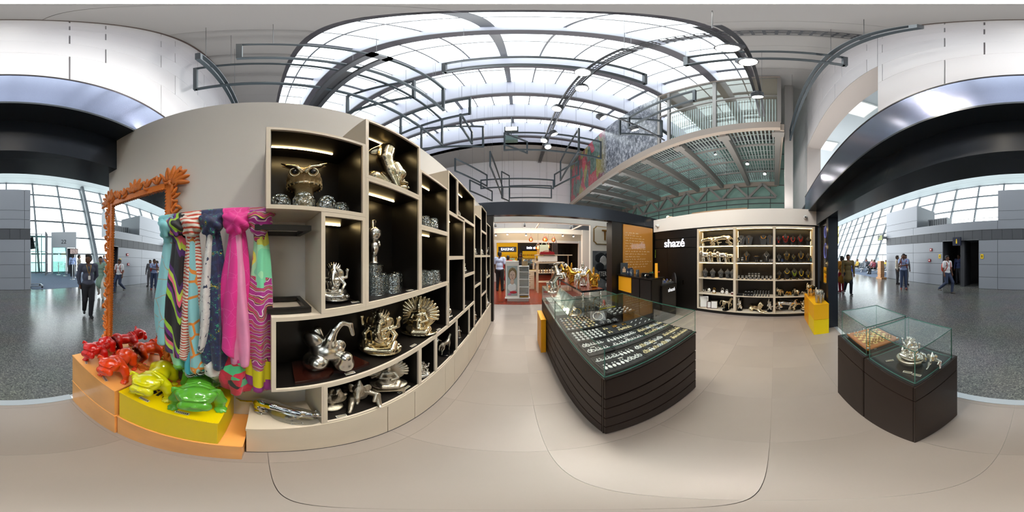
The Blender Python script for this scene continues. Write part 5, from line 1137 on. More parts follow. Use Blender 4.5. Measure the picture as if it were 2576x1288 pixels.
# animals on the shelves
def A(name, key, fn, m, lb, v, z, rz, s, u=4.21, base=None, cat='figurine'): return statue(name, key, fn, m, lb, cat, (u, v, z), rz, s, None, base)
A('big_cat_statue','cat',m_cat,silverw,'silver stalking panther, left of the two on the top shelf',1.86,row5,PI/2,.48); A('big_cat_statue','cat',m_cat,silverw,'larger silver stalking panther, right of the two on the top shelf',1.42,row5,PI/2,.56)
for i, (v, s, up, rz) in enumerate(((1.87,.36,False,1.9),(1.60,.33,True,1.75),(1.38,.33,True,1.7),(1.17,.29,False,1.5))):
    A('elephant_statue','ele'+('u' if up else 'd'),(lambda q=up: m_elephant(q,.5)) if not up else m_elephant,silver if i % 2 == 0 else silverw,'silver elephant in the second-level row of four, %s' % ['leading one at the left','second with trunk raised','third with trunk raised','last and smallest at the right'][i],v,row4,rz,s,cat='elephant statue')
# earrings & small things of the second and third level, middle bay
smalls = [(.94,.12,'tall silver drop earrings on a stand'),(.84,.15,'silver and black earrings on a stand'),(.77,.06,'round gold brooch lying on the shelf'),(.46,.07,'white flower brooch'),(.34,.06,'silver butterfly brooch'),(.13,.09,'pearl cluster earrings on a stand'),(.06,.09,'dark pink earrings on a stand')]
def ear_stand(v, z, h, lb, m1=sparkle, u=4.20):
    t = thing('earring_stand', lb, 'earring stand', (u, v, z)); obj('base', B(-.02,.02,-.03,.03,0,.006), black, t); obj('post', B(.006,.012,-.025,.025,.006,h), greyb, t)
    for s_ in (-1, 1):
        mb = MB(); mb.ell((0,s_*.016,h*.8),(.004,.009,.011),1); mb.ell((0,s_*.016,h*.45),(.004,.010,h*.18),1); obj('earring', mb, m1, t, True)
for i, (v, h, lb) in enumerate(smalls): ear_stand(v, row4, h, lb+' on the second level, middle bay', gold if 'gold' in lb else sparkle)
t = thing('collar_bowl','black bowl-shaped neck form with a gold choker, second level middle bay','display bust',(4.22,.46,row4)); obj('body', MB().lathe([(.03,0),(.03,.07),(.075,.12),(.085,.15),(.045,.165)],n=20), bustm, t, True); obj('choker', MB().torus((0,0,.158),.066,.005), gold, t, True)
blue = mat('blue_stones', '#2b4fae', .3); ear_stand(-.20,row4,.10,'blue stone earrings beside the first bust of the right bay',blue,4.14); ear_stand(-.95,row4,.12,'turquoise tassel earrings at the far right of the second level',mat('turquoise','#3fb0ae',.4),4.14)
for i in range(4): ear_stand(.66-.085*i, row3, .17, 'tall silver drop earrings at the back of the third level, %s of four' % ['first','second','third','fourth'][i], sparkle, 4.26)
for i in range(9): ear_stand(.93-.105*i, row3, .10 if i in (0,1,2,6,7,8) else .05, 'small silver earrings on a low stand, third level front, %s from the left' % ['first','second','third','fourth','fifth','sixth','seventh','eighth','ninth'][i], sparkle, 4.17)
for i in range(6): ear_stand(-.10-.16*i, row3, .04, 'tiny gold earrings before the third-level necklaces, %s from the left' % ['first','second','third','fourth','fifth','sixth'][i], gold, 4.12)
# fourth level: clocks, frames, ring trays, small elephants
def clock(v, lb, m, s=1.0):
    t = thing('table_clock', lb, 'clock', (4.20, v, row2), PI); M = Matrix.Rotation(PI/2, 3, 'Y')
    obj('case', MB().tube([(-.01*s,0,.05*s),(.015*s,0,.05*s)], .042*s, 20), m, t); obj('face', MB().tube([(.015*s,0,.05*s),(.017*s,0,.05*s)], .034*s, 20), white, t); obj('ring_handle', MB().torus((0,0,.105*s),.026*s,.006*s,M), m, t, True); obj('base', B(-.02*s,.02*s,-.045*s,.045*s,0,.012*s), m, t)
clock(1.62,'gold and silver ring clock on the fourth level',gold,1.15); clock(1.38,'large silver double ring clock on the fourth level',silver,1.25); clock(1.26,'white heart-shaped clock with red top on the fourth level',whitesat,1.0)
A('cat_figurine','gan',m_ganesha,silver,'small silver owl-like figurine left on the fourth level',1.78,row2,PI,.15); A('salt_figure','std',m_standing,silver,'tiny silver figure at the left end of the fourth level, left of a pair',1.95,row2,PI,.10); A('salt_figure','std',m_standing,silver,'tiny silver figure at the left end of the fourth level, right of a pair',1.90,row2,PI,.10)
t = thing('small_box','small dark red box with white lid at the right of the fourth level','box',(4.20,1.10,row2)); obj('body', B(-.03,.03,-.03,.03,0,.05), mat('dark_red_card','#5d1e1a',.4), t); obj('lid', B(-.031,.031,-.031,.031,.05,.065), white, t)
t = thing('ring_cushion','black satin bracelet cushions tray at the left of the middle bay, fourth level','cushion',(4.17,.89,row2)); obj('base', B(-.06,.06,-.08,.08,0,.012), black, t)
for k in (-.05,0,.05): obj('roll', MB().ell((0,k,.03),(.055,.022,.022),2), bustm, t, True)
t = thing('brooch_tray','black stepped tray with white brooches, fourth level middle bay','tray',(4.17,.66,row2)); obj('lower_step', B(-.06,.0,-.12,.12,0,.02), black, t); obj('upper_step', B(.0,.06,-.12,.12,0,.09), black, t)
for i in range(3):
    for j, (du, dz) in enumerate(((-.03,.024),(.03,.094))): tag(link('brooch', ear('fan', sparkle), None, loc=(4.17+du, .74-.08*i, row2+dz), rot=(0,0,-PI/2), scale=1.8), 'white stone brooch on the %s step of the black tray, %s from the left' % (['lower','upper'][j], ORD[i]), 'brooch', 'brooches on the stepped tray')
for i in range(6):
    for j in range(3):
        v = .50-.072*i; mb = None
        t = thing('ring_peg', 'black peg with a silver flower ring, %s column, %s row, fourth level' % (ORD[i], ['front','middle','back'][j]), 'ring stand', (4.12+.055*j, v, row2), 0, 'ring pegs on the fourth level'); hh = .03+.035*j
        obj('peg', MB().lathe([(.014,0),(.010,hh)],n=10), black, t); link('ring', ear('fan', sparkle), t, loc=(0,0,hh+.006), rot=(0,-.5,-PI/2), scale=1.5)
A('small_elephant','eleu',m_elephant,silverw,'small silver elephant with trunk up on a dark base, left in the right bay',-.17,row2,2.4,.21,base=(.07,.09,.012)); A('small_elephant','eled',lambda: m_elephant(False,.5),gold,'tiny golden elephant on the fourth level between the bigger ones',-.39,row2,1.8,.14); A('small_elephant','eled',None,silverw,'small silver elephant with lowered head on a dark base',-.58,row2,.9,.18,base=(.07,.09,.012)); A('small_elephant','eled',None,silverw,'tiny silver elephant beside the amber cube',-.78,row2,1.6,.12)
# bottom level
def photo(v, w_, h, rz, lb, m):
    t = thing('photo_frame', lb, 'picture frame', (4.14, v, row1+.001), rz); t.rotation_euler = (0, .18, rz)
    obj('frame', MB().box(-.006,.006,-w_/2,w_/2,0,.018).box(-.006,.006,-w_/2,w_/2,h-.018,h).box(-.006,.006,-w_/2,-w_/2+.018,.018,h-.018).box(-.006,.006,w_/2-.018,w_/2,.018,h-.018), m, t); obj('picture', B(-.004,.002,-w_/2+.018,w_/2-.018,.018,h-.018), white, t)
photo(1.90,.24,.33,.45,'large silver picture frame with white inlay, left on the bottom level',silver); photo(1.73,.16,.20,.35,'small dark wood picture frame behind the square one',mat('dark_wood_frame','#4a2a1c',.35)); photo(1.60,.19,.23,.30,'square silver picture frame in front on the bottom level',silver)
A('horse_statue','horst2',m_horse,silverw,'golden silver trotting horse on a black slab, bottom level',1.27,row1,PI/2+PI-.1,.33,base=(.10,.17,.012),cat='horse statue')
A('standing_elephant','elest',m_elephant_stand,silver,'silver elephant standing upright on its hind legs, left in the middle bay',.90,row1,2.9,.29,base=(.07,.07,.03))
A('lion_statue','lion',m_lion,silverw,'golden silver lying lion in the middle of the bottom level',.47,row1,-PI/2-.5,.42,cat='lion statue')
A('standing_elephant','elest',m_elephant_stand,silver,'silver elephant rearing on a dark base, right in the middle bay',.12,row1,2.9,.29,base=(.07,.07,.03))
A('panther_statue','cat',m_cat,silver,'silver leaping panther with a dark back on the bottom level',-.30,row1+.06,-PI/2,.46); A('dark_panther','cat',m_cat,blackgl,'black panther behind the silver one on the bottom level',-.34,row1+.12,-PI/2-.1,.50,u=4.28); A('wolf_figure','rear',m_rearing,silverw,'golden silver howling animal right of the panthers',-.56,row1,-PI/2,.26)
A('deity_statue','gan',m_ganesha,silverw,'silver statue on a dark round base beside the amber cubes, bottom level',-.80,row1,2.9,.33,base=(.10,.10,.02))
# black wall details
emw = emat('backlit_white', '#f4f2ff', 2.2)
lg = thing('wall_sign', 'backlit white shop name lettering on the black wall', 'sign', (4.078, 2.88, 1.985)); o = link('lettering', textmesh('shazé', .34, emw, .012, bold=.003), lg, rot=(PI/2, 0, -PI/2)); o.scale = (1.02,1,1)
def cctv(v, z, lb):
    t = thing('security_camera', lb, 'camera', (4.048, v, z)); obj('base', MB().tube([(0,0,0),(-.03,0,0)],.055,16), white, t); obj('dome', MB().ell((-.045,0,-.01),(.04,.042,.042),2), white, t, True); obj('lens', MB().ell((-.078,.012,-.015),(.012,.02,.02),2), blackgl, t, True)
cctv(3.50,2.60,'white round security camera at the back corner of the cream fascia'); cctv(-.78,2.60,'white round security camera at the front end of the cream fascia')
t = thing('roof_board','wooden board lying on top of the right wall','board',(4.3,1.5,2.825)); obj('board', B(-.15,.15,-.8,.8,0,.06), mat('raw_wood_board','#a08363',.6), t)
t = thing('crumpled_paper','crumpled brown paper on top of the right wall near the corner','paper',(4.3,3.2,2.80)); link('body', sculpt('body',[E((0,0,.06),(.10,.16,.06)),E((0,.08,.10),(.06,.06,.07))],.012,.02,mat('brown_paper','#b39c80',.8)), t)
t = thing('hanging_charm','beaded green and yellow charm hanging in the black corner','charm',(4.05,3.62,1.55)); mb = MB(); [mb.ell((0,0,.03*i),(.014,.014,.012),1) for i in range(9)]; obj('beads', mb, mat('green_yellow_beads','#7f9a2a',.5), t); obj('cord', MB().cyl((0,0,.25),(.03,0,.36),.002,5), black, t)
t = thing('door_handle','small chrome lock handle on the black panelled door','handle',(4.075,2.55,.82)); obj('plate', B(-.008,.008,-.02,.02,-.06,.06), chrome, t); obj('lever', MB().cyl((-.02,0,.0),(-.03,-.05,.03),.007,8), chrome, t)
# return wall poster
ps = thing('poster', 'glossy narrow poster with blue ornament beside the navy column', 'poster', (3.68,-1.166,0)); obj('panel', B(-.34,.40,0,.006,.95,2.35), mat('dark_glossy_poster','#2c2620',.08,coat=.7), ps)
blu = emat('blue_ornament_print','#8f93e0',.8); 
for z, r in ((2.15,.10),(1.72,.13)): obj('ornament', MB().torus((-.12,.008,z),r,.018,Matrix.Rotation(PI/2,3,'X'),20,5,sx=.7,sy=1.3), mat('blue_print','#7d86dc',.5), ps)
sk = thing('sticker', 'yellow promotional sign with the shop name on the poster panel', 'sign', (3.52,-1.158,0)); obj('card', B(-.17,.17,0,.004,.98,1.34), mat('yellow_sign_card','#f0b417',.4), sk); link('lettering', textmesh('shazé', .13, black, .0006), sk, loc=(0,.006,1.24), rot=(PI/2,0,PI)); obj('red_print', MB().box(-.10,.07,.004,.005,1.10,1.15), mat('red_print','#d9761c',.5), sk)
# ================================================================ CASH COUNTER, CABINET
cc_ = thing('cash_counter', 'black counter with an amber front panel against the back wall', 'counter', (0,0,0))
obj('body', B(2.60,2.95,2.42,3.69,0,1.075), blackin, cc_); obj('top', B(2.56,3.02,2.40,3.695,1.076,1.10), ebonytop, cc_, bevel=.002)
for a, b_, m_, z0, z1 in ((3.12,3.66,mat('amber_panel','#eaa51c',.3),.66,1.055),(2.82,3.08,black,.1,1.055),(2.44,2.78,black,.1,1.055)): obj('front_panel', B(2.585,2.5995,a,b_,z0,z1), m_, cc_, bevel=.002)
t = thing('ad_card','dark grey perfume advertising card standing on the counter','advert',(2.72,3.58,1.101),-.6); obj('card', B(-.10,.10,-.006,.006,0,.31), mat('dark_grey_card','#33393d',.4), t); obj('bottle_print', MB().box(-.045,.045,-.008,-.006,.05,.15).box(-.018,.018,-.008,-.006,.15,.20), mat('print_peach','#d9b48f',.5), t)
for i, (x, y, h, m_, lb) in enumerate(((2.70,3.36,.17,mat('navy_carton','#23304a',.4),'navy perfume carton nearest the advert card'),(2.70,3.26,.19,mat('navy_carton','#23304a'),'tall navy perfume carton, second on the counter'),(2.66,3.17,.16,mat('slate_carton','#47515c',.4),'slate perfume carton with a white badge'),(2.75,3.06,.15,mat('slate_carton','#47515c'),'slate perfume carton at the right of the carton row'))):
    t = thing('perfume_carton', lb, 'carton', (x,y,1.101), .3); obj('box', B(-.035,.035,-.03,.03,0,h), m_, t, bevel=.002); obj('badge', B(-.0365,-.0355,-.014,.014,h*.3,h*.6), silver, t)
t = thing('small_sign','small dark shop name lettering standing behind the cartons','sign',(2.80,2.95,1.101)); link('lettering', textmesh('shazé',.12,mat('dark_grey_letter','#33322f',.4),.004), t, loc=(0,0,.06), rot=(PI/2,0,-.7))
t = thing('monitor_block','low black terminal block on the counter','terminal',(2.78,2.72,1.101),.3); obj('body', B(-.05,.05,-.16,.16,0,.09), black, t, bevel=.004); obj('screen', B(-.052,-.0505,-.13,.13,.02,.08), blackgl, t)
t = thing('bottle','black bottle with white cap lying on the counter','bottle',(2.67,2.62,1.135),1.2); obj('body', MB().tube([(-.09,0,0),(.06,0,0)],.033,12), blackgl, t); obj('cap', MB().tube([(.06,0,0),(.12,0,0)],.03,12), white, t)
t = thing('paper_bag','tall yellow tapered carrier bag standing at the end of the counter','bag',(2.86,2.53,1.101),.8); obj('body', MB().poly([(-.075,0),(.075,0),(.035,.33),(-.035,.33)],.06), amber, t); obj('crease', B(-.002,.002,-.033,-.031,0,.33), mat('crease','#c98d10',.5), t)
cb = thing('display_cabinet','free-standing black cabinet with the shop name in white on its side','cabinet',(0,0,0))
obj('body', B(2.885,3.445,2.37,2.82,0,.885), blackin, cb, bevel=.003); obj('top', B(2.87,3.46,2.355,2.835,.886,.905), ebonytop, cb, bevel=.003); obj('door', B(2.872,2.884,2.39,2.80,.05,.86), black, cb); obj('handle', B(2.860,2.871,2.55,2.60,.70,.74), chrome, cb)
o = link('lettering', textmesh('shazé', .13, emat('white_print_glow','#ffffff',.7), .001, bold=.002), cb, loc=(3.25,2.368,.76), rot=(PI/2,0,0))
t = thing('watch_tray','charcoal slanted tray of watches on the black cabinet','tray',(3.16,2.60,.906)); obj('tray', MB().box(-.24,.24,-.19,.19,0,.035), greyb, t)
for i in range(12):
    mb = MB().torus((0,0,.03), .022, .007, Matrix.Rotation(PI/2,3,'Y'), 12, 6); mb.tube([(0,0,.048),(0,0,.058)],.016,12)
    tag(obj('wristwatch', mb, [silver, blue, brs][i % 3], None, True, loc=(2.98+.12*(i % 4), 2.47+.11*(i//4), .942)), 'wristwatch on the tray of the black cabinet, %s row, %s from the left' % (['front','middle','back'][i//4], ORD[i%4]), 'watch', 'watches on the cabinet')
t = thing('jewel_tree','thin black stand with green and red trinkets behind the watches','stand',(3.10,2.80,.906)); obj('pole', MB().cyl((0,0,0),(0,0,.30),.006,8), black, t); obj('arm', MB().cyl((-.2,0,.29),(.2,0,.29),.005,8), black, t)
for x, c_ in ((-.16,'#2f8f5c'),(-.08,'#3a9a66'),(.12,'#c8401f'),(.18,'#c8401f')): obj('trinket', MB().ell((x,0,.27),(.025,.015,.022),2), mat('trinket'+c_[1:], c_, .3), t, True)
ch_ = thing('office_chair','black leather swivel chair behind the cabinet','chair',(3.72,2.90,0),2.4)
lea = mat('black_leather','#17171a',.35,bump=.2,bscale=60)
link('seat', sculpt('seat',[E((0,0,.50),(.25,.26,.06)),E((.05,0,.49),(.22,.24,.05))],.02,.03,lea), ch_); link('backrest', sculpt('backrest',[E((-.24,0,.86),(.06,.23,.26)),E((-.22,.10,.80),(.06,.12,.18)),E((-.22,-.10,.80),(.06,.12,.18))],.02,.03,lea), ch_)
obj('column', MB().cyl((0,0,.08),(0,0,.46),.03,10), black, ch_); obj('back_bar', MB().bar((-.1,0,.46),(-.26,0,.62),.05,.02), black, ch_)
for k in range(5): obj('leg', MB().bar((0,0,.09),(.28*math.cos(k*2*PI/5),.28*math.sin(k*2*PI/5),.06),.04,.03), black, ch_); obj('caster', MB().ell((.28*math.cos(k*2*PI/5),.28*math.sin(k*2*PI/5),.03),(.03,.03,.03),1), black, ch_)
# ================================================================ CEILING THINGS: tracks, spot lamps, hanging frames
tk = mat('graphite_track', '#3a3d42', .4, metal=.4)
def hang_wire(t, pts, z1=H):
    for x, y, z in pts:
        z1 = 11.26 if .6 < y < 9.9 else H+.01
        obj('wire', MB().cyl((x, y, z), (x, y, z1), .0025, 5), tk, t)
tr1 = thing('light_track', 'double lighting track running away over the jewellery counter', 'light track', (0,0,0)); obj('rail', B(.555,.575,.75,3.75,4.66,4.69), tk, tr1); obj('rail', B(.645,.665,.75,3.75,4.66,4.69), tk, tr1); obj('spacer', B(.575,.645,.75,.77,4.66,4.69), tk, tr1); obj('spacer', B(.575,.645,3.73,3.75,4.66,4.69), tk, tr1); hang_wire(tr1, ((.61,.80,4.69),(.61,3.70,4.69)))
tr2 = thing('light_track', 'lighting track crossing near the white wall corner over the shelves', 'light track', (0,0,0)); obj('rail', B(.45,2.65,.15,.18,4.66,4.69), tk, tr2); obj('rail', B(.45,2.65,.22,.25,4.66,4.69), tk, tr2); hang_wire(tr2, ((.5,.2,4.69),(2.6,.2,4.69)))
tr3 = thing('light_track', 'single lighting track branching towards the mural', 'light track', (0,0,0)); obj('rail', B(.66,2.80,2.22,2.25,4.66,4.69), tk, tr3); hang_wire(tr3, ((2.7,2.235,4.69),))
def spot(x, y, z, lb, aim, power=50, grp='track spot lamps', r=.08, on=True):
    t = thing('spot_lamp', lb, 'spot lamp', (x, y, z+.012), 0, None)
    d = (Vector(aim)-Vector((x, y, z-.10))).normalized(); c = Vector((0, 0, -.12))
    obj('arm', MB().cyl((0,0,0),(0,0,-.06),.012,8), tk, t); obj('housing', MB().tube([c-d*.07, c-d*.03, c+d*.06],[r*.55, r, r],14), tk, t); obj('lens', MB().tube([c+d*.055, c+d*.064],[r*.86]*2,14), ledw if on else blackgl, t)
    if on:
        l = bpy.data.lights.new('spot_light', 'SPOT'); l.energy = power; l.spot_size = 1.6; l.spot_blend = .7; l.color = (1, .93, .84); l.shadow_soft_size = .05
        o = bpy.data.objects.new('spot_light', l); C.objects.link(o); o.parent = t; o.location = c+d*.08; o.rotation_euler = d.to_track_quat('-Z', 'Y').to_euler()
for i, (x, y, z, aim, lb) in enumerate([(.55,1.28,4.66,(-.6,1.0,1.0),'nearest big spot lamp on the double track'),(.66,1.62,4.66,(.9,1.4,.9),'second spot lamp on the double track'),(.55,2.22,4.66,(-.6,2.4,1.0),'third spot lamp on the double track where the branch leaves'),(.66,3.05,4.66,(2.5,3.6,1.6),'fourth spot lamp on the double track'),(.55,3.35,4.66,(-.6,3.0,1.0),'fifth spot lamp on the double track'),(.66,3.62,4.66,(.9,2.4,1.0),'farthest spot lamp on the double track'),
    (.85,.235,4.66,(.9,1.2,.9),'nearest spot lamp on the crossing track, almost overhead'),(1.15,.20,4.66,(.9,-.8,.9),'second spot lamp on the crossing track'),(1.92,.20,4.66,(4.2,.2,1.0),'third spot lamp on the crossing track, hanging low at its end'),(1.24,2.235,4.66,(4.2,1.5,1.5),'first spot lamp on the branch track'),(1.92,2.235,4.66,(4.1,2.6,1.6),'second spot lamp on the branch track')]):
    spot(x, y, z, lb, aim, 75)
# perforated cable tray
ct = thing('cable_tray', 'long perforated metal cable tray crossing the skylight', 'cable tray', (0,0,0))
mb = MB()
for y0_ in np.arange(-1.0, 12.2, .12):
    mb.box(1.49,1.505,y0_,y0_+.12,9.50,9.52); mb.box(1.695,1.71,y0_,y0_+.12,9.50,9.52)
    mb.box(1.505,1.695,y0_,y0_+.035,9.50,9.512)
    for xx in (1.565,1.63): mb.box(xx-.012,xx+.012,y0_+.035,y0_+.12,9.50,9.512)
obj('perforated_base', mb, tk, ct)
obj('side', B(1.485,1.49,-1,12.25,9.50,9.58), tk, ct); obj('side', B(1.71,1.715,-1,12.25,9.50,9.58), tk, ct)
# floodlights on a pole below the skylight
fl = thing('flood_lamp', 'square flood lamp, upper of the pair hanging under the skylight', 'flood lamp', (-.30,7.1,8.55)); obj('housing', B(-.30,.30,-.10,.10,-.18,.18), steeld, fl); obj('lens', B(-.24,.24,-.115,-.101,-.13,.13), ledw, fl); obj('stem', MB().cyl((0,0,.18),(0,0,1.25),.02,8), steeld, fl)
fl = thing('flood_lamp', 'square flood lamp with green cover, lower of the pair under the skylight', 'flood lamp', (-.30,7.0,7.72)); obj('housing', B(-.28,.28,-.12,.12,-.18,.18), mat('green_grey_housing','#4d6660',.4), fl); obj('lens', B(-.22,.22,-.135,-.121,-.12,.12), glasst, fl); obj('stem', MB().cyl((0,0,.18),(0,0,.66),.02,8), steeld, fl)
t = thing('zenith_disc', 'round glowing disc added straight overhead for the white zenith patch', 'glowing disc', (0,0,9.66)); obj('ring', MB().lathe([(.20,0),(.20,.08),(.17,.08)],n=24), white, t); obj('glow_face', MB().lathe([(.185,-.012),(.185,-.002)],n=24), emat('zenith_glow','#fffdf4',6), t)  # glowing disc added to give the white patch at the zenith
# dark channel over the scarves
t = thing('light_track', 'thick dark ribbed channel rising over the scarves towards the skylight', 'light track', (0,0,0)); obj('channel', MB().box(-3.3,-.83,.66,.72,4.72,4.82).box(-3.3,-.83,.80,.86,4.72,4.82).box(-.90,-.83,.66,.86,4.72,4.82), tk, t); obj('inner_strip', B(-3.3,-1.3,.725,.795,4.76,4.79), mat('ribbed_dark','#24262a',.5), t); hang_wire(t, ((-.9,.76,4.82),(-3.2,.76,4.82)))
# rectangular hanging frames
frames = [('long frame nearest over the owl box', (-1.224, -0.173), (-1.175, 2.37), 4.9, 5.985),
('long frame running down over the leaf sculpture box', (-1.767, -0.766), (-1.754, 3.474), 4.75, 5.894),
('short upright frame above the tall display boxes', (-2.457, 1.416), (-1.376, 1.845), 5.0, 5.835),
('frame over the square crystal boxes, crossing two ribs', (-2.487, 2.828), (-0.858, 2.805), 5.1, 5.886),
('long flat frame in the middle of the skylight', (-0.749, 1.539), (1.426, 1.452), 5.2, 5.74),
('small frame left of the flood lamps, nearer one', (-2.4, 3.551), (-0.893, 4.062), 4.9, 5.827),
('small slanted frame left of the flood lamps', (-1.147, 3.114), (-1.156, 3.952), 5.0, 5.521),
('frame to the left of the double track', (-0.368, 4.336), (2.349, 4.242), 4.9, 5.684),
('small frame low beside the far white wall', (0.26, 4.776), (-0.364, 4.287), 5.1, 5.633),
('long far frame in front of the far white wall', (-0.781, 4.487), (-0.72, 7.607), 4.4, 4.984),
('lowest frame in front of the far white wall', (-0.356, 6.712), (1.356, 6.583), 4.1, 4.677),
('frame crossing in front of the mural', (2.071, 2.884), (2.816, 2.333), 4.9, 5.587),
('frame ending near the glass bridge rail', (2.135, 2.646), (2.118, 1.129), 5.0, 5.454),
('long frame under the round ceiling towards the bridge', (1.307, 0.78), (1.391, -0.642), 5.2, 5.736),
('dark frame along the white fascia wall on the scarf side', (-1.17, -0.48), (-2.625, -0.418), 4.9, 5.269),
('dark frame along the white fascia wall on the bridge side', (0.434, -0.516), (4.38, -0.432), 5.4, 5.878),
('far frame over the end of the shelf wall, upper', (-1.903, 4.669), (-1.209, 6.219), 4.5, 5.027),
('far frame over the end of the shelf wall, lower', (-1.729, 5.654), (-1.131, 6.998), 4.1, 4.567),
('single upright frame beside the end of the tray', (1.59, 5.996), (1.491, 3.828), 4.7, 5.658),
('thin long far frame under the end of the tray', (-1.39, 5.974), (1.311, 5.992), 4.3, 4.676),
('far frame standing left of the lowest one', (-0.71, 6.954), (-0.411, 7.419), 4.2, 5.583),
('far frame left of the mural foot', (1.369, 6.043), (1.859, 4.808), 4.4, 4.982)]
for i, (lb, a, b_, zb, zt_) in enumerate(frames):
    t = thing('ceiling_lattice', lb, 'lattice', (0,0,0), 0, None); A_ = Vector((a[0], a[1], 0)); B_ = Vector((b_[0], b_[1], 0)); d = (B_-A_).normalized(); w_ = .046
    z = Vector((0,0,1))
    for p, q in ((A_+z*zb, B_+z*zb), (A_+z*zt_, B_+z*zt_)): obj('bar', MB().bar(p, q, w_), steeld, t)
    for p in (A_, B_): obj('end_bar', MB().bar(p+z*(zb-w_/2), p+z*(zt_+w_/2), w_, w_, up=(1,0,0)), steeld, t)
    hang_wire(t, [tuple(A_+(B_-A_)*.1+z*zt_), tuple(A_+(B_-A_)*.9+z*zt_)])
# ================================================================ BRIDGE ON THE RIGHT
br = thing('steel_bridge', 'steel and glass bridge high above the right wall, with truss deck and blinds', 'bridge', (0,0,0))
bs_ = mat('bridge_steel', '#8f8b87', .4, metal=.3); bg_ = mat('bridge_beam', '#9b8f84', .45)
U_ = 4.05
obj('edge_beam', MB().box(U_-.10,U_+.05,-.15,12.2,5.58,5.88), bg_, br); obj('edge_beam', B(8.45,8.60,-.15,12.2,5.50,5.75), bg_, br); obj('end_beam', B(U_,8.6,-.25,-.15,5.55,5.85), bg_, br)
for v in np.arange(-.1, 12.2, 1.45):
    obj('cross_beam', MB().box(U_+.05,8.45,v-.09,v+.09,5.52,5.80), bs_, br); obj('bolt_plate', B(U_+.06,U_+.3,v-.16,v+.16,5.49,5.515), bs_, br)
for u in (5.2,6.3,7.4): obj('joist', B(u-.03,u+.03,-.1,12.2,5.81,5.88), bs_, br)
gt = glassmat('deck_grating_glass', '#b9cdc8', .05)
mb = MB()
for v in np.arange(-.1, 12.0, .11): mb.box(U_+.1,8.45,v,v+.045,5.89,5.905)
for u in np.arange(U_+.2, 8.4, .35): mb.box(u,u+.03,-.1,12.0,5.885,5.89)
o = obj('deck_grating', mb, mat('grating_steel','#a9b3b1',.4,metal=.4), br); o['kind'] = 'stuff'
mb = MB()
for v in np.arange(0.6, 11.5, 1.45):
    for u in (8.3,): mb.bar((u,v-.7,4.75),(u,v,5.55),.12); mb.bar((u,v,5.55),(u,v+.7,4.75),.12)
mb.box(8.25,8.35,-.1,12.2,4.66,4.76)
obj('truss', mb, bs_, br)
for v in (-.12, 1.55, 3.05, 3.45): obj('post', MB().box(U_-.04,U_+.04,v-.05,v+.05,5.88,9.40), bs_, br)
for z in (7.62, 9.36): obj('rail', MB().box(U_-.03,U_+.03,-.15,3.45,z,z+.07), bs_, br)
for a, b_ in ((-.07,1.50),(1.60,3.00)):
    obj('lower_pane', B(U_-.006,U_+.006,a,b_,5.90,7.60), glasst, br); obj('upper_pane', B(U_-.006,U_+.006,a,b_,7.70,9.34), glasst, br)
    mb = MB()
    for k in np.arange(a+.02, b_-.02, .075): mb.box(U_+.10,U_+.11,k,k+.045,5.92,7.55)
    o = obj('blind', mb, mat('pale_vertical_blind','#b7c2c0',.5), br); o['kind'] = 'stuff'
obj('end_pane', B(U_,8.5,-.14,-.13,5.9,9.3), glasst, br)
for u in (5.5,7.0,8.4): obj('end_post', B(u-.05,u+.05,-.16,-.10,5.88,9.4), bs_, br)
obj('roof', B(U_-.05,8.6,-.15,3.5,9.42,9.50), bg_, br)
pil_ = struct('pillar_bridge', B(4.66,4.90,-.54,-.30,0,9.7), mat('grey_pillar','#8f8b88',.5))
# mural
mu = bpy.data.materials.new('city_mural'); mu.use_nodes = True; nt = mu.node_tree; b = nt.nodes['Principled BSDF']; b.inputs['Roughness'].default_value = .25
tc = nt.nodes.new('ShaderNodeTexCoord'); mp = nt.nodes.new('ShaderNodeMapping'); mp.inputs['Scale'].default_value = (1, 5.5, 3.0); nt.links.new(tc.outputs['Object'], mp.inputs[0])
n1 = nt.nodes.new('ShaderNodeTexNoise'); n1.inputs['Scale'].default_value = 1.6; n1.inputs['Detail'].default_value = 9; n1.inputs['Roughness'].default_value = .75; nt.links.new(mp.outputs[0], n1.inputs['Vector'])
r1 = nt.nodes.new('ShaderNodeValToRGB'); r1.color_ramp.elements[0].position = .36; r1.color_ramp.elements[0].color = srgb('#1f252c'); r1.color_ramp.elements[1].position = .62; r1.color_ramp.elements[1].color = srgb('#b9bcc4'); e = r1.color_ramp.elements.new(.50); e.color = srgb('#6c727c'); nt.links.new(n1.outputs['Fac'], r1.inputs[0])
v1 = nt.nodes.new('ShaderNodeTexVoronoi'); v1.inputs['Scale'].default_value = .35; v1.distance = 'CHEBYCHEV'; nt.links.new(mp.outputs[0], v1.inputs['Vector'])
r2 = nt.nodes.new('ShaderNodeValToRGB'); r2.color_ramp.interpolation = 'CONSTANT'; cols = ['#a3303a', '#3f5a4c', '#8f8238', '#b8323f', '#4d6a5a', '#7a2b30']
for i, c_ in enumerate(cols):
    if i < 2: r2.color_ramp.elements[i].position = i/6; r2.color_ramp.elements[i].color = srgb(c_)
    else: e = r2.color_ramp.elements.new(i/6); e.color = srgb(c_)
sc_ = nt.nodes.new('ShaderNodeSeparateColor'); nt.links.new(v1.outputs['Color'], sc_.inputs[0]); nt.links.new(sc_.outputs[0], r2.inputs[0])
sx_ = nt.nodes.new('ShaderNodeSeparateXYZ'); nt.links.new(tc.outputs['Object'], sx_.inputs[0]); mr = nt.nodes.new('ShaderNodeMapRange'); mr.inputs[1].default_value = 6.6; mr.inputs[2].default_value = 7.4; nt.links.new(sx_.outputs[1], mr.inputs[0])
mx = nt.nodes.new('ShaderNodeMix'); mx.data_type = 'RGBA'; nt.links.new(mr.outputs[0], mx.inputs[0]); nt.links.new(r1.outputs[0], mx.inputs[6])
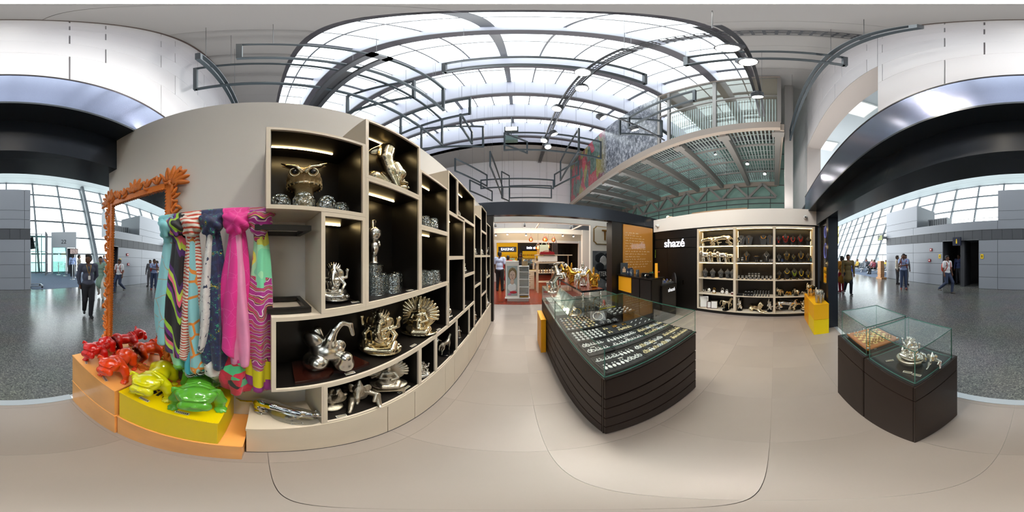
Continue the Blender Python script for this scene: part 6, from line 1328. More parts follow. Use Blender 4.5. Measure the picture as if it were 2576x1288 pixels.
m2 = nt.nodes.new('ShaderNodeMix'); m2.data_type = 'RGBA'; m2.blend_type = 'MIX'; m2.inputs[0].default_value = .25; nt.links.new(r2.outputs[0], m2.inputs[6]); nt.links.new(r1.outputs[0], m2.inputs[7]); nt.links.new(m2.outputs[2], mx.inputs[7]); nt.links.new(mx.outputs[2], b.inputs['Base Color'])
mp.inputs['Scale'].default_value = (1, 6.0, 2.4)
mo = thing('mural', 'long glossy mural of a grey city turning red and green at its far end', 'mural', (0,0,0)); obj('panel', B(U_-.03,U_+.0,3.52,12.2,5.95,9.40), mu, mo)
for i, v in enumerate((.4, 1.0, 1.9)):
    spot([7.0,6.0,5.0][i], v, 5.60, ['bright spot lamp under the bridge, right one','bright spot lamp under the bridge, left one','small spot lamp under the bridge deck'][i], (4.6,1.0,2.0), 30, r=.07 if i < 2 else .04)
# ================================================================ SHOP BEYOND THE PORTAL
whs = mat('white_shopfront', '#f0ebe2', .4)
area('shop_front_fill', (.6,6.4,2.94), (0,0,0), 3.5, 1.2, 45, (1,.92,.8))  # area fill added to brighten the white shopfront header
struct('wall_shopfront', MB().box(2.45,4.4,5.16,5.28,0,2.95).box(-3.0,2.45,5.16,5.28,2.70,2.95).box(-3.2,-1.9,5.16,5.28,0,2.95), whs)
struct('trim_7', MB().box(-3.0,3.1,7.5,7.62,2.66,2.88).box(3.1,3.5,7.45,7.65,0,2.9).box(-3.0,4.2,10.0,10.2,2.42,2.58).box(3.9,4.25,9.95,10.2,0,2.6).box(-1.55,-1.35,9.95,10.2,0,2.6), whs)
struct('ceiling_shop', MB().box(-3.2,4.4,10.2,14,2.95,3.0).box(-3.0,4.2,10.0,10.05,2.58,3.1), mat('shop_ceiling','#d8c9ae',.6))
gs = struct('ceiling_grid', MB().box(-3,4.2,5.9,5.95,2.98,3.04).box(-3,4.2,6.7,6.75,2.98,3.04).box(-3,4.2,8.3,8.35,2.98,3.04).box(-3,4.2,9.2,9.25,2.98,3.04).box(-1.4,-1.35,5.3,10,3.04,3.1).box(.9,.95,5.3,10,3.04,3.1).box(2.9,2.95,5.3,10,3.04,3.1), whs)
struct('wall_shop_back', MB().box(-3.2,4.4,13.6,13.7,0,3.0).box(-3.3,-3.2,5.2,13.7,0,3.0).box(4.4,4.5,5.2,13.7,0,3.0), mat('dark_shop_wall','#2b2724',.5))
warm = emat('warm_bulb', '#ffc070', 14)
for i, (x, y, z) in enumerate(((-1.3,9.4,2.95),(-.6,9.0,2.95),(.45,9.4,2.95),(2.6,9.3,2.95),(3.3,9.4,2.95),(-.9,6.4,2.95),(.25,6.4,2.95),(2.2,6.6,2.95))):
    spot(x, y, z, 'warm spot lamp in the shop beyond, %s' % ['far left','second far one','left of the pendants','right of the pendants','far right','near left','near middle','near right'][i], (x, y-2+1.5*(i > 4), 0), 40, r=.05, on=(i < 5))
for i, (x, y, z) in enumerate(((.62,8.0,2.40),(1.0,8.2,2.02),(1.30,8.0,2.42),(1.42,8.3,2.45),(1.52,8.1,2.08),(1.78,8.1,2.42))):
    t = thing('pendant_lamp', 'warm amber glass pendant lamp, %s in the cluster' % ['leftmost','low large one','middle left','middle right','low right one','rightmost'][i], 'pendant lamp', (x,y,z)); s = 1.35 if i == 1 else 1
    obj('cord', MB().cyl((0,0,.2*s),(0,0,3.0-z),.005,5), black, t); obj('shade', MB().lathe([(.05*s,-.10*s),(.10*s,-.04*s),(.10*s,.06*s),(.04*s,.16*s),(.03*s,.20*s)],n=14), glassmat('amber_glass','#f0b27c',.12), t, True); obj('bulb', MB().ell((0,0,0),(.035*s,.035*s,.05*s),2), warm, t, True)
area('shop_lamp_panel', (.8,9.0,3.15), (0,0,0), 4, 5, 80, (1,.85,.66))
area('shop_back_lamp', (.8,12.0,2.9), (0,0,0), 4, 1.5, 30, (1,.8,.55))
# THE sign, perfume poster
sg = thing('shop_sign', 'cream sign board with a notched gold border and the gold word THE', 'sign', (3.28,5.15,2.35))
gw = .72; gh = .33; nb = .10
outl = [(-gw+nb,-gh),(gw,-gh),(gw,gh),(-gw+nb,gh),(-gw+nb*.7,gh-nb*.5),(-gw,gh-nb*.9),(-gw,-gh+nb*.9),(-gw+nb*.7,-gh+nb*.5)]
obj('border', MB().poly(outl,.04), mat('brass_border','#b08a4a',.3,metal=.7), sg); obj('board', MB().poly([(x*.965+.006,z*.93) for x,z in outl],.05), mat('ivory_board','#e9e2d2',.5), sg)
link('lettering', textmesh('THE', .56, mat('gold_letter','#a9742f',.3,metal=.6), .02, 'LEFT'), sg, loc=(-.40,-.05,-.01), rot=(PI/2,0,0), scale=(.72,1,1))
po = thing('poster', 'black and white couple perfume poster with large white lettering', 'poster', (3.06,5.15,1.04)); W_ = .53
obj('frame', B(-W_,W_,0,.01,-.73,.74), mat('poster_frame','#55585c',.4), po); obj('background', B(-W_+.02,W_,-.002,0,-.71,.72), mat('poster_grey','#63676b',.4,noise=.5,scale=3), po)
pg1 = mat('poster_dark','#22252a',.5,noise=.4,scale=9); pg2 = mat('poster_skin','#b9b9b8',.5,noise=.25,scale=7)
def blob2d(x, z, rx, rz, m, nm, par, y=-.004): obj(nm, MB().tube([(x,y,z),(x,y-.001,z)],1.0,20) if False else MB().ell((x,y,z),(rx,.002,rz),2), m, par, True)
blob2d(-.22,.50,.24,.20,pg1,'hair_print',po); blob2d(.18,.55,.26,.16,pg1,'hair_print',po); blob2d(-.10,.36,.15,.22,pg2,'face_print',po,-.006); blob2d(.22,.36,.15,.20,pg2,'face_print',po,-.006); blob2d(-.25,.18,.20,.16,pg1,'hair_print',po,-.007); blob2d(.30,.02,.26,.18,pg1,'shadow_print',po,-.005)
obj('label_print', MB().poly([(-.34,.08),(.52,.08),(.52,-.36),(.20,-.46),(0.0,-.36),(-.28,-.2)],.004,None,(0,-.009,0)), mat('poster_black','#18191c',.5), po); blob2d(.20,-.52,.22,.14,pg2,'bottle_print',po)
link('lettering', textmesh('ETERNITY', .24, white, .001, 'LEFT'), po, loc=(-.30,-.014,-.10), rot=(PI/2,0,0), scale=(.62,1,1)); link('lettering', textmesh('Calvin Klein', .085, white, .001, 'LEFT'), po, loc=(-.02,-.014,-.27), rot=(PI/2,0,0), scale=(.8,1,1))
# make-up stand
ls = thing('makeup_stand', 'white make-up stand with a portrait poster and four empty shelves', 'display stand', (0,5.72,0))
obj('plinth', B(-.38,.36,-.12,.28,0,.11), mat('plinth_grey','#b9b4ab',.4), ls); obj('body', B(-.44,.02,-.10,.26,.12,1.42), whs, ls, bevel=.004)
obj('shelf_case', MB().box(.02,.04,-.10,.26,.12,1.24).box(.36,.38,-.10,.26,.12,1.24).box(.04,.36,.24,.26,.12,1.24).box(-.46,.40,-.14,.28,.10,.125), white, ls)
for z in (.22,.50,.78,1.04,1.23): obj('shelf', B(.04,.36,-.09,.24,z,z+.015), white, ls)
obj('leaflet_holder', B(.08,.36,-.05,-.04,1.25,1.45), glasst, ls); obj('leaflet', B(.12,.33,-.04,-.03,1.25,1.42), mat('leaflet_print','#c9a67b',.5,noise=.3,scale=20), ls); obj('drawer_strip', B(.06,.34,-.095,-.085,.14,.19), brs, ls)
obj('poster_background', B(-.39,-.03,-.108,-.101,.20,1.26), mat('portrait_back','#a8b6b4',.5), ls)
sk1 = mat('portrait_skin','#cdb3a0',.5,noise=.1,scale=5); ha = mat('portrait_hair','#7d6a48',.6,noise=.2,scale=18)
def pr(x, z, rx, rz, m, nm, y): obj(nm, MB().ell((x,y,z),(rx,.003,rz),2), m, ls, True)
pr(-.20,.98,.155,.23,ha,'hair_print',-.110); pr(-.20,.92,.11,.18,sk1,'face_print',-.113); pr(-.21,.70,.07,.10,sk1,'neck_print',-.112); pr(-.21,.50,.17,.16,mat('white_top_print','#d9dedd',.6),'top_print',-.111)
for x in (-.245,-.155): pr(x,.95,.020,.009,mat('eye_print','#3a3f44',.5),'eye_print',-.117)
pr(-.20,.83,.030,.011,mat('lip_print','#a5544e',.5),'lip_print',-.117); pr(-.20,.895,.012,.030,mat('nose_print','#b99a86',.5),'nose_print',-.117); pr(-.17,.33,.13,.05,mat('lipstick_print','#c0303e',.5),'swatch_print',-.114); pr(-.30,.26,.06,.04,mat('pink_swatch','#d27aa6',.5),'swatch_print',-.115)
link('lettering', textmesh("L'ORÉAL", .11, white, .001), ls, loc=(-.20,-.104,1.335), rot=(PI/2,0,0), scale=(.75,1,1))
# furniture of the shop
dv = thing('drawer_cabinet', 'cream vanity table with a column of drawers in the shop beyond', 'cabinet', (0,7.9,0)); crm = mat('cream_furniture','#d9c9ae',.4)
obj('top', B(.25,1.75,-.25,.25,.84,.90), crm, dv); obj('body', B(.28,.76,-.24,.24,0,.84), crm, dv); obj('leg', B(1.68,1.74,-.24,.24,0,.84), crm, dv)
for i in range(4): d_ = obj('drawer', B(.30,.74,-.256,-.241,.04+.20*i,.22+.20*i), crm, dv, bevel=.003); obj('handle', B(.47,.57,-.262,-.2565,.13+.20*i,.15+.20*i), black, d_)
mm_ = thing('vanity_mirror','framed vanity mirror with golden edge above the drawers','mirror',(.60,8.0,.901)); obj('frame', MB().box(-.42,.42,-.02,.02,0,.55).box(-.42,.42,-.02,.02,.55,.60), brs, mm_); obj('mirror_glass', B(-.37,.37,-.024,-.021,.04,.54), mat('mirror_glass','#f4f6f6'), mm_)
dt = thing('display_table','cream open display rack with a blank white header board','display rack',(1.25,7.1,0))
for x in (-.42,.42):
    for y in (-.2,.2): obj('leg', B(x-.03,x+.03,y-.03,y+.03,0,1.28), crm, dt)
obj('top', B(-.5,.75,-.25,.25,1.28,1.34), crm, dt); obj('header', B(-.42,.42,-.27,-.24,1.36,1.60), whs, dt, bevel=.004); obj('upper_top', B(-.52,1.1,-.28,.28,1.62,1.66), crm, dt); [obj('post', B(*q_), crm, dt) for q_ in ((-.5,-.46,.2,.24,1.34,1.62),(.46,.5,.2,.24,1.34,1.62),(1.04,1.08,.2,.24,0,1.62))]
for z in (.45,.85): obj('shelf', B(-.42,.42,-.2,.2,z,z+.02), crm, dt)
def handbag(x, y, z, w_, h, d_, m, lb):
    t = thing('handbag', lb, 'bag', (x,y,z)); obj('body', MB().poly([(-w_/2,0),(w_/2,0),(w_*.44,h),(-w_*.44,h)],d_), m, t, bevel=.008); obj('handle', MB().tube([(w_*.25*math.cos(a),0,h+h*.35*math.sin(a)) for a in [k*PI/8 for k in range(9)]],.012,6), m, t, True)
handbag(1.12,7.0,1.661,.42,.42,.14,mat('pale_green_leather','#c4c9b0',.4),'pale green handbag on top of the display rack'); handbag(1.62,7.1,1.661,.26,.50,.14,mat('dark_brown_leather','#2d2320',.4),'dark brown upright handbag on top of the display rack'); handbag(1.22,6.82,1.661,.66,.12,.10,mat('red_black_leather','#8d1c22',.3),'low red and black bag in front on the display rack'); 
t = thing('gift_box','amber parcel box on the display rack','box',(.93,7.1,1.661)); obj('body', B(-.1,.1,-.1,.1,0,.22), mat('amber_paper','#b9894e',.5), t); obj('ribbon', B(-.012,.012,-.102,.102,0,.222), brs, t)
for i in range(9):
    x = .95+.12*(i % 5); z = .871 if i < 5 else 1.341
    t = thing('cosmetic_bottle', '%s cosmetic bottle on the %s of the cream rack, %s from the left' % (['brown','grey','golden'][i % 3], 'shelf' if i < 5 else 'top', ORD[i % 5]), 'bottle', (x,7.0,z), 0, 'cosmetic bottles on the rack'); c_ = ['#6f4a35','#8a8f98','#c8a36a'][i % 3]; obj('body', MB().lathe([(.03,0),(.03,.12),(.012,.14)],n=12), mat('bottle'+c_[1:],c_,.2), t, True); obj('cap', MB().lathe([(.013,.14),(.013,.18)],n=10), gold, t)
# back of the shop: signs, yellow shelving, screens
bsg = thing('shop_sign','grey back sign with glowing white lettering, left','sign',(-.90,13.5,2.15)); obj('board', B(-.75,.75,0,.05,-.22,.22), mat('grey_sign','#5a6470',.5), bsg); link('lettering', textmesh('EAKING', .30, emw, .01), bsg, loc=(0,-.02,0), rot=(PI/2,0,0))
bsg = thing('shop_sign','dark blue back sign with glowing white lettering, right','sign',(1.25,13.5,2.25)); obj('board', B(-1.0,1.0,0,.05,-.2,.2), mat('navy_sign','#141b33',.4), bsg); [obj('lettering', B(x,x+.075,-.03,-.02,-.06,.09+.03*(k%3==0)), emw, bsg) for k, x in enumerate((-.55,-.46,-.37,-.28,-.19,.0,.09,.18,.27,.36))]
yl = emat('lit_yellow_panel','#d69b1e',.7)
for x0, x1, z0, z1, lb in ((-1.9,-.05,.9,2.75,'lit yellow shelving panel at the far left back of the shop'),(.35,2.1,1.1,2.0,'lit yellow shelving panel in the middle back of the shop')):
    t = thing('back_shelving', lb, 'shelving', (0,13.5,0)); obj('panel', B(x0,x1,.03,.06,z0,z1), yl, t)
    for k in range(3): obj('shelf', B(x0,x1,-.15,.03,z0+.2+k*.28,z0+.22+k*.28), mat('dark_shelf','#4a3516',.5), t)
    for k in range(int((x1-x0)/.11)):
        for q in range(2): tag(obj('bottle', MB().lathe([(.03,0),(.03,.13),(.012,.17),(.012,.21)],n=8), mat(['amber_bottle','dark_bottle','red_bottle'][(k+q) % 3],['#8a4d12','#2a1c12','#8a1f18'][(k+q) % 3],.2), None, loc=(x0+.08+.11*k,13.42,z0+.221+.28*q)), 'small bottle on the %s yellow shelving, %s shelf, %s from the left' % ('left' if x0 < 0 else 'middle', ['lowest','second'][q], ORD[k]), 'bottle', 'bottles on the yellow shelving')
t = thing('counter','cream shop counter with gift boxes near the staff','counter',(-.55,9.4,0)); obj('body', B(-.42,.40,-.25,.25,0,1.30), crm, t); obj('top', B(-.45,.43,-.28,.28,1.30,1.34), crm, t)
for i in range(5): t = thing('gift_box','small mint gift box on the cream counter, %s from the left' % ORD[i],'box',(-.88+.15*i,9.3,1.341),.1*i,'mint gift boxes on the counter'); obj('body', B(-.06,.06,-.05,.05,0,.14), mat('mint_card','#9db7a2',.5), t); obj('ribbon', B(-.01,.01,-.052,.052,0,.142), gold, t)
t = thing('wall_screen','dark glass display wall at the right back of the shop','display',(3.05,12.9,0)); obj('frame', B(-.75,.85,0,.06,.2,2.3), black, t); obj('screen', B(-.55,.55,-.01,0,1.2,1.9), mat('dark_screen_glass','#1b242b',.05), t); obj('shelf', MB().box(-.6,.6,-.2,0,.9,.93).box(-.6,.6,-.2,0,.5,.53), steelm, t)
# ================================================================ PEOPLE
hairm = mat('black_hair', '#15110f', .6, bump=.3, bscale=80)
def person(label, loc, rz, skin='#8a5a3e', top='#55586a', low='#2b2d33', shoe='#17171a', sleeve='long', h=1.7, arms=None, legs=None, hz=.93, fem=False, hairlong=False, fine=False, head=0.0, skirt=None, lean=0.0):
    s = h/1.7; t = thing('person', label, 'person', loc, rz); t.scale = (s, s, s)
    res = .0095 if fine else .0135; up = hz-.93
    sw = .175 if fem else .195
    def U(p): return (p[0]+lean*(p[2]-.93), p[1], p[2]+up)
    sh = {1: U((0, sw, 1.40)), -1: U((0, -sw, 1.40))}
    if arms is None: arms = {1: ((.02, .235, 1.13), (.07, .24, .89)), -1: ((.0, -.235, 1.13), (.05, -.24, .89))}
    else: arms = arms
    arms = {k: tuple(U(q) for q in v) for k, v in arms.items()}
    if legs is None: legs = {1: ((.03, .10, .50), (.0, .11, .09)), -1: ((.02, -.10, .50), (.0, -.11, .09))}
    sk = mat('skin_'+skin[1:], skin, .5)
    hc = (U((.0, 0, 1.585)))
    ch_, sh_ = math.cos(head), math.sin(head)
    def Hd(x, y, z): return (hc[0]+x*ch_-y*sh_, hc[1]+x*sh_+y*ch_, hc[2]+z)
    p = [E(hc, (.095, .078, .115)), E(Hd(.03, 0, -.05), (.06, .058, .06)), P([U((-.01, 0, 1.38)), (hc[0]-.01, hc[1], hc[2]-.08)], [.06, .048]), P([Hd(.085, 0, .01), Hd(.108, 0, -.025)], [.012, .016], .008), E(Hd(.085, 0, -.062), (.018, .028, .009), None, .006),
         E(Hd(0, .08, -.01), (.020, .010, .03), None, .006), E(Hd(0, -.08, -.01), (.020, .010, .03), None, .006), P([U((0, 0, 1.36)), (0, 0, hz)], [.10, .09]), E(U((0, 0, 1.34)), (.085, .14, .07))]
    for k in (1, -1):
        e, w_ = arms[k]; p.append(P([sh[k], e, w_], [.045, .038, .026]))
        d = (Vector(w_)-Vector(e)).normalized(); side = Vector((1, 0, 0)) if abs(d.z) > .7 else Vector((0, 0, 1)); fwd = side.cross(d).normalized(); a = Vector(w_)
        pc = a+d*.045; p.append(P([tuple(a), tuple(a+d*.08)], [.026, .034]))
        for q in range(4):
            o_ = side*(.026-.0175*q); L = (.070, .078, .072, .058)[q]; c0 = a+d*.085+o_
            p.append(P([tuple(c0), tuple(c0+d*L*.55+fwd*k*-.006), tuple(c0+d*L*.9+fwd*k*-.024)], [.0105, .0095, .008], .004))
        p.append(P([tuple(a+d*.02+side*.025), tuple(a+d*.06+side*.052), tuple(a+d*.09+side*.05)], [.014, .012, .0095], .006))
        kn, an = legs[k]; p.append(P([(0, .09*k, hz-.02), kn, an], [.075, .05, .036]))
    link('body', sculpt('body', p, res, .02, sk), t)
    # top
    tp = [E(U((0, 0, 1.32)), (.118, sw-.005, .12)), E(U((0, 0, 1.12)), (.118, .155, .17)), E((0, 0, hz+.03), (.122, .165, .10)), P([U((0, sw-.03, 1.41)), U((0, -sw+.03, 1.41))], [.058, .058])]
    if fem: tp.append(E(U((.07, 0, 1.25)), (.07, .12, .07)))
    for k in (1, -1):
        e, w_ = arms[k]; S_ = sh[k]
        if sleeve == 'long': tp.append(P([S_, e, tuple(Vector(e)+(Vector(w_)-Vector(e))*.92)], [.068, .055, .042]))
        else: tp.append(P([S_, tuple(Vector(S_)+(Vector(e)-Vector(S_))*.72)], [.070, .062]))
    if skirt: tp.append(P([(0, 0, hz), (0, 0, skirt)], [.15, .21]))
    link('top', sculpt('top', tp, .013 if fine else .016, .03, mat('cloth_'+top[1:], top, .8, noise=.08, scale=7)), t)
    tr_ = [E((0, 0, hz-.02), (.118, .158, .10))]
    for k in (1, -1):
        kn, an = legs[k]; tr_.append(P([(0, .085*k, hz-.04), kn, an], [.105, .075, .058]))
    link('trousers', sculpt('trousers', tr_, .015, .02, mat('cloth_'+low[1:], low, .8, noise=.08, scale=7)), t)
    for k in (1, -1):
        kn, an = legs[k]; link('shoe', sculpt('shoe', [P([(an[0]-.03, an[1], an[2]-.045), (an[0]+.14, an[1]+.02*k, an[2]-.055)], [.046, .036]), E((an[0]-.02, an[1], an[2]-.01), (.05, .045, .05))], .013, .02, mat('shoe_'+shoe[1:], shoe, .4)), t)
    hp_ = [E(Hd(-.018, 0, .040), (.096, .088, .092)), E(Hd(.02, 0, .085), (.07, .07, .045)), E(Hd(-.05, 0, -.01), (.06, .078, .08))]
    if hairlong: hp_ += [P([Hd(-.06, 0, .0), Hd(-.10, 0, -.22)], [.08, .05])]
    link('hair', sculpt('hair', hp_, .011, .015, hairm), t)
    for k in (1, -1): obj('eye', MB().ell(Hd(.086, .032*k, .012), (.008, .012, .007), 1), mat('dark_eye', '#120d0b', .3), t, True)
    return t
walk = lambda a=.22: {1: ((a*.7, .10, .52), (a*.55, .10, .09)), -1: ((a*.15, -.10, .50), (-a*1.2, -.10, .17))}
def backpack(parent, m, col, y=0.0):
    link('backpack', sculpt('backpack', [E((-.20, y, 1.18), (.10, .15, .22)), E((-.24, y, 1.08), (.08, .12, .12))], .016, .03, mat(m, col, .6)), parent)
    for k in (1, -1): obj('strap', MB().tube([(-.12, .11*k+y*.3, 1.30), (-.02, .125*k, 1.475), (.10, .12*k, 1.36), (.12, .12*k, 1.20), (.0, .16*k, 1.02), (-.14, .13*k, 1.0)], .016, 6), mat(m, col), parent)
m1 = person('man in a slate blue long-sleeved shirt with yellow lanyard and badge, striding towards the shop', (-1.97,-3.58,0), 1.25, '#6b4530', '#4f5364', '#26262c', '#121214', h=1.64, fine=True, head=-.85, arms={1: ((-.10,.24,1.14),(-.16,.13,.95)), -1: ((-.02,-.26,1.13),(-.02,-.22,.92))}, legs={1: ((.10,.07,.52),(.02,.06,.09)), -1: ((.02,-.09,.50),(-.22,-.07,.15))})
obj('lanyard', MB().tube([(-.04,.07,1.49),(.10,.055,1.40),(.150,.0,1.16),(.10,-.055,1.40),(-.04,-.07,1.49)],.007,6), mat('yellow_lanyard','#d9a52a',.6), m1); obj('badge', B(.150,.156,-.03,.03,1.06,1.16), white, m1)
person('man in a khaki grey jacket and black trousers standing beside the barrier posts', (-4.0,-8.35,0), 2.9, '#8a6a52', '#8b8377', '#1b1b1f', h=1.66)
person('man in a light blue shirt seen from behind at the gate screen', (-5.0,-11.6,0), -1.9, '#6b4a35', '#9fb4dd', '#22242a', h=1.72)
person('woman in a pale green dress walking behind the man with the lanyard', (-3.30,-5.05,0), .9, '#7a5440', '#7f9a8a', '#c9c4b8', '#6a5a52', h=1.58, fem=True, hairlong=True, skirt=.62, legs=walk(.3))
m2 = person('man in a pale blue T-shirt and jeans on the phone, red backpack on his back', (5.47,-5.56,0), 2.45, '#6f4632', '#8fa0c9', '#3a4866', '#8d3a26', 'short', 1.70, {1: ((.18,.15,1.18),(.20,-.12,1.14)), -1: ((.16,-.22,1.22),(.13,-.10,1.50))}); backpack(m2, 'red_backpack', '#a3242a', .08)
obj('phone', B(.10,.115,-.125,-.06,1.50,1.62), black, m2)
m3 = person('man in a white T-shirt and dark jeans walking past the washroom, orange-red backpack', (3.38,-6.05,0), 2.9, '#6b4632', '#e2e2e4', '#35405a', '#55504a', 'short', 1.62, legs=walk(.34)); backpack(m3, 'orange_red_backpack', '#c53a22')
person('woman in a mustard kurta and red leggings beside the navy column', (6.5,-2.85,0), .4, '#7a4d36', '#b77c22', '#a3222e', '#8a2430', 'long', 1.60, fem=True, hairlong=True, skirt=.62)
person('person in an olive tunic and dark trousers with trainers, next to the mustard kurta', (6.0,-2.92,0), 2.9, '#8a5a44', '#6b5a34', '#20242e', '#1c1e24', 'long', 1.66, legs=walk(.2), skirt=.70)
person('man in a beige shirt, nearer one of the pair beside the phone man', (6.7,-6.3,0), -2.5, '#5f4434', '#bdb4a4', '#3a3a3e', h=1.62)
person('woman with dark bun and grey top, behind the man in the beige shirt', (6.2,-6.45,0), 2.9, '#5f4434', '#5d5c60', '#6a6a6e', h=1.66, fem=True)
person('visitor in a blue shirt standing in the dark washroom passage', (3.9,-8.3,0), 1.6, '#6a4a36', '#3d4a78', '#2a2c34', h=1.68)
person('shopper in a pale blue short-sleeved shirt and black trousers in the shop beyond', (-.83,7.30,0), 1.35, '#5a3626', '#b9c6e6', '#15161a', '#0f0f11', 'short', 1.80)
person('short-haired shopper in red beside the man in pale blue', (-.50,7.95,0), 1.6, '#7a4a36', '#b3202c', '#b3202c', h=1.62, fem=True, skirt=.5)
person('shop assistant in a dark shirt with a white strap behind the cream counter', (.15,9.75,0), -2.4, '#5a3424', '#20222a', '#1a1b20', 'long' and '#121214', h=1.76)
# ================================================================ CONCOURSE FURNITURE
seatm = mat('slate_seat_vinyl', '#37424e', .45)
def bench(x, y, n, rz, lb):
    t = thing('seat_bench', lb, 'bench', (x, y, 0), rz)
    sm2 = B(-.25,.25,-.22,.22,.40,.45).mesh('seat', seatm, bevel=.01); bm2 = MB(); bm2.bar((-.24,0,.46),(-.34,0,.92),.46,.05,up=(0,1,0)); bm2 = MB().obox((-.29,0,.68),(.045,.46,.50),Euler((0,-.2,0)).to_matrix()).mesh('backrest', seatm, bevel=.008)
    for i in range(n):
        yy = (i-(n-1)/2)*.56; link('seat', sm2, t, loc=(0,yy,0)); link('backrest', bm2, t, loc=(0,yy,0))
    obj('beam', B(-.05,.05,-n*.28,n*.28,.33,.39), steel, t)
    for yy in (-n*.28+.2, n*.28-.2): obj('leg', MB().tube([(.22,yy,.02),(.12,yy,.22),(0,yy,.34),(-.12,yy,.22),(-.24,yy,.02)],.018,8), steel, t)
    for i in range(n+1): obj('armrest', MB().tube([(-.2,-n*.28+i*.56,.45),(-.15,-n*.28+i*.56,.62),(.15,-n*.28+i*.56,.62),(.2,-n*.28+i*.56,.45)],.012,6), steel, t)
benches = [(11.4,-8.3,5,PI/2,'row of slate seats nearest the wooden podium, with the reclining man'),(14.8,-8.2,5,PI/2,'slate seat row with the woman in yellow and the blue suitcase'),(11.8,-10.0,5,PI/2,'second slate seat row behind the reclining man'),(15.2,-9.9,5,PI/2,'slate seat row behind the woman in yellow'),(13.6,-11.8,5,PI/2,'slate seat row near the glass, left group'),(19.0,-9.2,5,PI/2,'slate seat row far along the curtain wall'),(23.0,-9.0,5,PI/2,'slate seat row farthest left near the aisle'),(18.4,-11.6,5,PI/2,'slate seat row right at the glass')]
for b_ in benches: bench(*b_)
sit = {1: ((.44,.10,.50),(.46,.11,.09)), -1: ((.44,-.10,.50),(.50,-.12,.09))}; lap = {1: ((.06,.24,1.12),(.30,.14,1.02)), -1: ((.06,-.24,1.12),(.30,-.12,1.02))}
def seated(x, y, rz, lb, **k): person(lb, (x, y, 0), rz, legs=sit, arms=lap, hz=.50, **k)
def at(b_, i, dx=-.1):
    x, y, n, rz, _ = b_; yy = (i-(n-1)/2)*.56; return (x+dx*math.cos(rz)-yy*math.sin(rz), y+dx*math.sin(rz)+yy*math.cos(rz), rz)
seated(*at(benches[0],1),'man in a maroon shirt leaning back with stretched legs on the nearest bench',top='#6e1f34',low='#16171b')
seated(*at(benches[1],2),'woman in a mustard yellow top on the bench with the blue suitcase',top='#b69a3e',low='#2a2a2e',fem=True)
for i, (b_, j, c_, d_) in enumerate(((2,3,'#b9bec8','pale grey'),(2,1,'#d9c24a','yellow'),(3,1,'#3a3f4a','charcoal'),(3,3,'#c98b8b','pale pink'),(4,2,'#e0e0e0','white'),(5,2,'#55607a','slate blue'),(6,3,'#7a8a5a','moss green'),(7,2,'#8a3a3a','brick red'))):
    seated(*at(benches[b_],j),'seated traveller in a %s top among the slate seat rows' % d_,top=c_,low='#2a2c33',h=1.62+.01*i)
t = thing('suitcase','blue hard suitcase standing in front of the woman in mustard','suitcase',(14.3,-7.35,0),2.6); obj('shell', B(-.13,.13,-.22,.22,.04,.62), mat('blue_shell','#2c3f8e',.35), t, bevel=.03); obj('handle', MB().tube([(0,-.1,.62),(0,-.1,.72),(0,.1,.72),(0,.1,.62)],.012,6), black, t)
for a in (-.16,.16): obj('wheel', MB().cyl((-.02,a,.025),(.02,a,.025),.025,10), black, t)
pd = thing('podium','wooden stepped display podium with a white notice at the corner of the grey block','podium',(9.0,-6.95,0)); wdm = mat('light_oak','#b98a5c',.4,noise=.1,scale=6)
obj('base', B(-.30,.32,-.22,.22,0,.12), wdm, pd); obj('body', B(-.12,.24,-.16,.16,.12,1.25), wdm, pd)
for z in (.35,.75): obj('shelf', B(-.16,.26,-.18,.18,z,z+.04), wdm, pd)
obj('notice', B(-.16,.24,-.02,.02,1.26,1.66), white, pd)
# hanging signs and small wall fittings
ym = mat('signal_yellow', '#e8c21d', .5)
t = thing('direction_sign','small dark hanging sign with green-yellow lines at the corner of the grey block','sign',(9.45,-7.2,2.72)); obj('board', B(-.30,.30,-.03,.03,0,.42), mat('dark_green_sign','#26302a',.4), t); obj('bracket', B(-.32,-.30,-.35,.0,.1,.3), steelm, t)
for k in range(3): obj('line_print', B(-.24,.20-.1*k,.031,.034,.07+.11*k,.12+.11*k), mat('sign_lime','#a9b83a',.5), t)
t = thing('restroom_sign','dark projecting washroom sign with yellow pictogram over the passage','sign',(3.55,-7.35,2.12)); obj('board', B(-.22,.22,-.05,.05,0,.42), mat('navy_sign','#141b33'), t); obj('pictogram', MB().ell((0,.055,.30),(.03,.004,.03),2).box(-.035,.035,.051,.056,.10,.26), ym, t); obj('arm', B(-.02,.02,-.25,-.05,.2,.3), steelm, t)
for x, z, lb in ((5.25,1.95,'upper red fire call box on the grey wall'),(5.35,1.35,'lower red fire call box on the grey wall')): t = thing('fire_call_box', lb, 'alarm box', (x,-7.545,z)); obj('housing', B(-.07,.07,0,.05,-.08,.08), mat('alarm_red','#9a1f26',.4), t); obj('window', B(-.035,.035,.05,.054,-.03,.04), white, t)
for x, lb in ((4.68,'yellow pictogram plate at the left side of the washroom opening'),(2.30,'yellow pictogram plate at the right side of the washroom opening')): t = thing('pictogram_plate', lb, 'sign', (x,-7.545,1.58)); obj('plate', B(-.07,.07,0,.015,-.11,.11), ym, t); obj('figure_print', B(-.02,.02,.015,.017,-.06,.06), black, t)
rl = thing('roof_railing','white tube railing on top of the grey block','railing',(0,0,0))
obj('top_rail', MB().cyl((1.6,-9.3,3.9),(6.2,-9.3,3.9),.02,8).cyl((1.6,-9.3,3.6),(6.2,-9.3,3.6),.015,8), white, rl)
for x in np.arange(1.7,6.3,.5): obj('baluster', MB().cyl((x,-9.3,3.31),(x,-9.3,3.9),.014,6), white, rl)
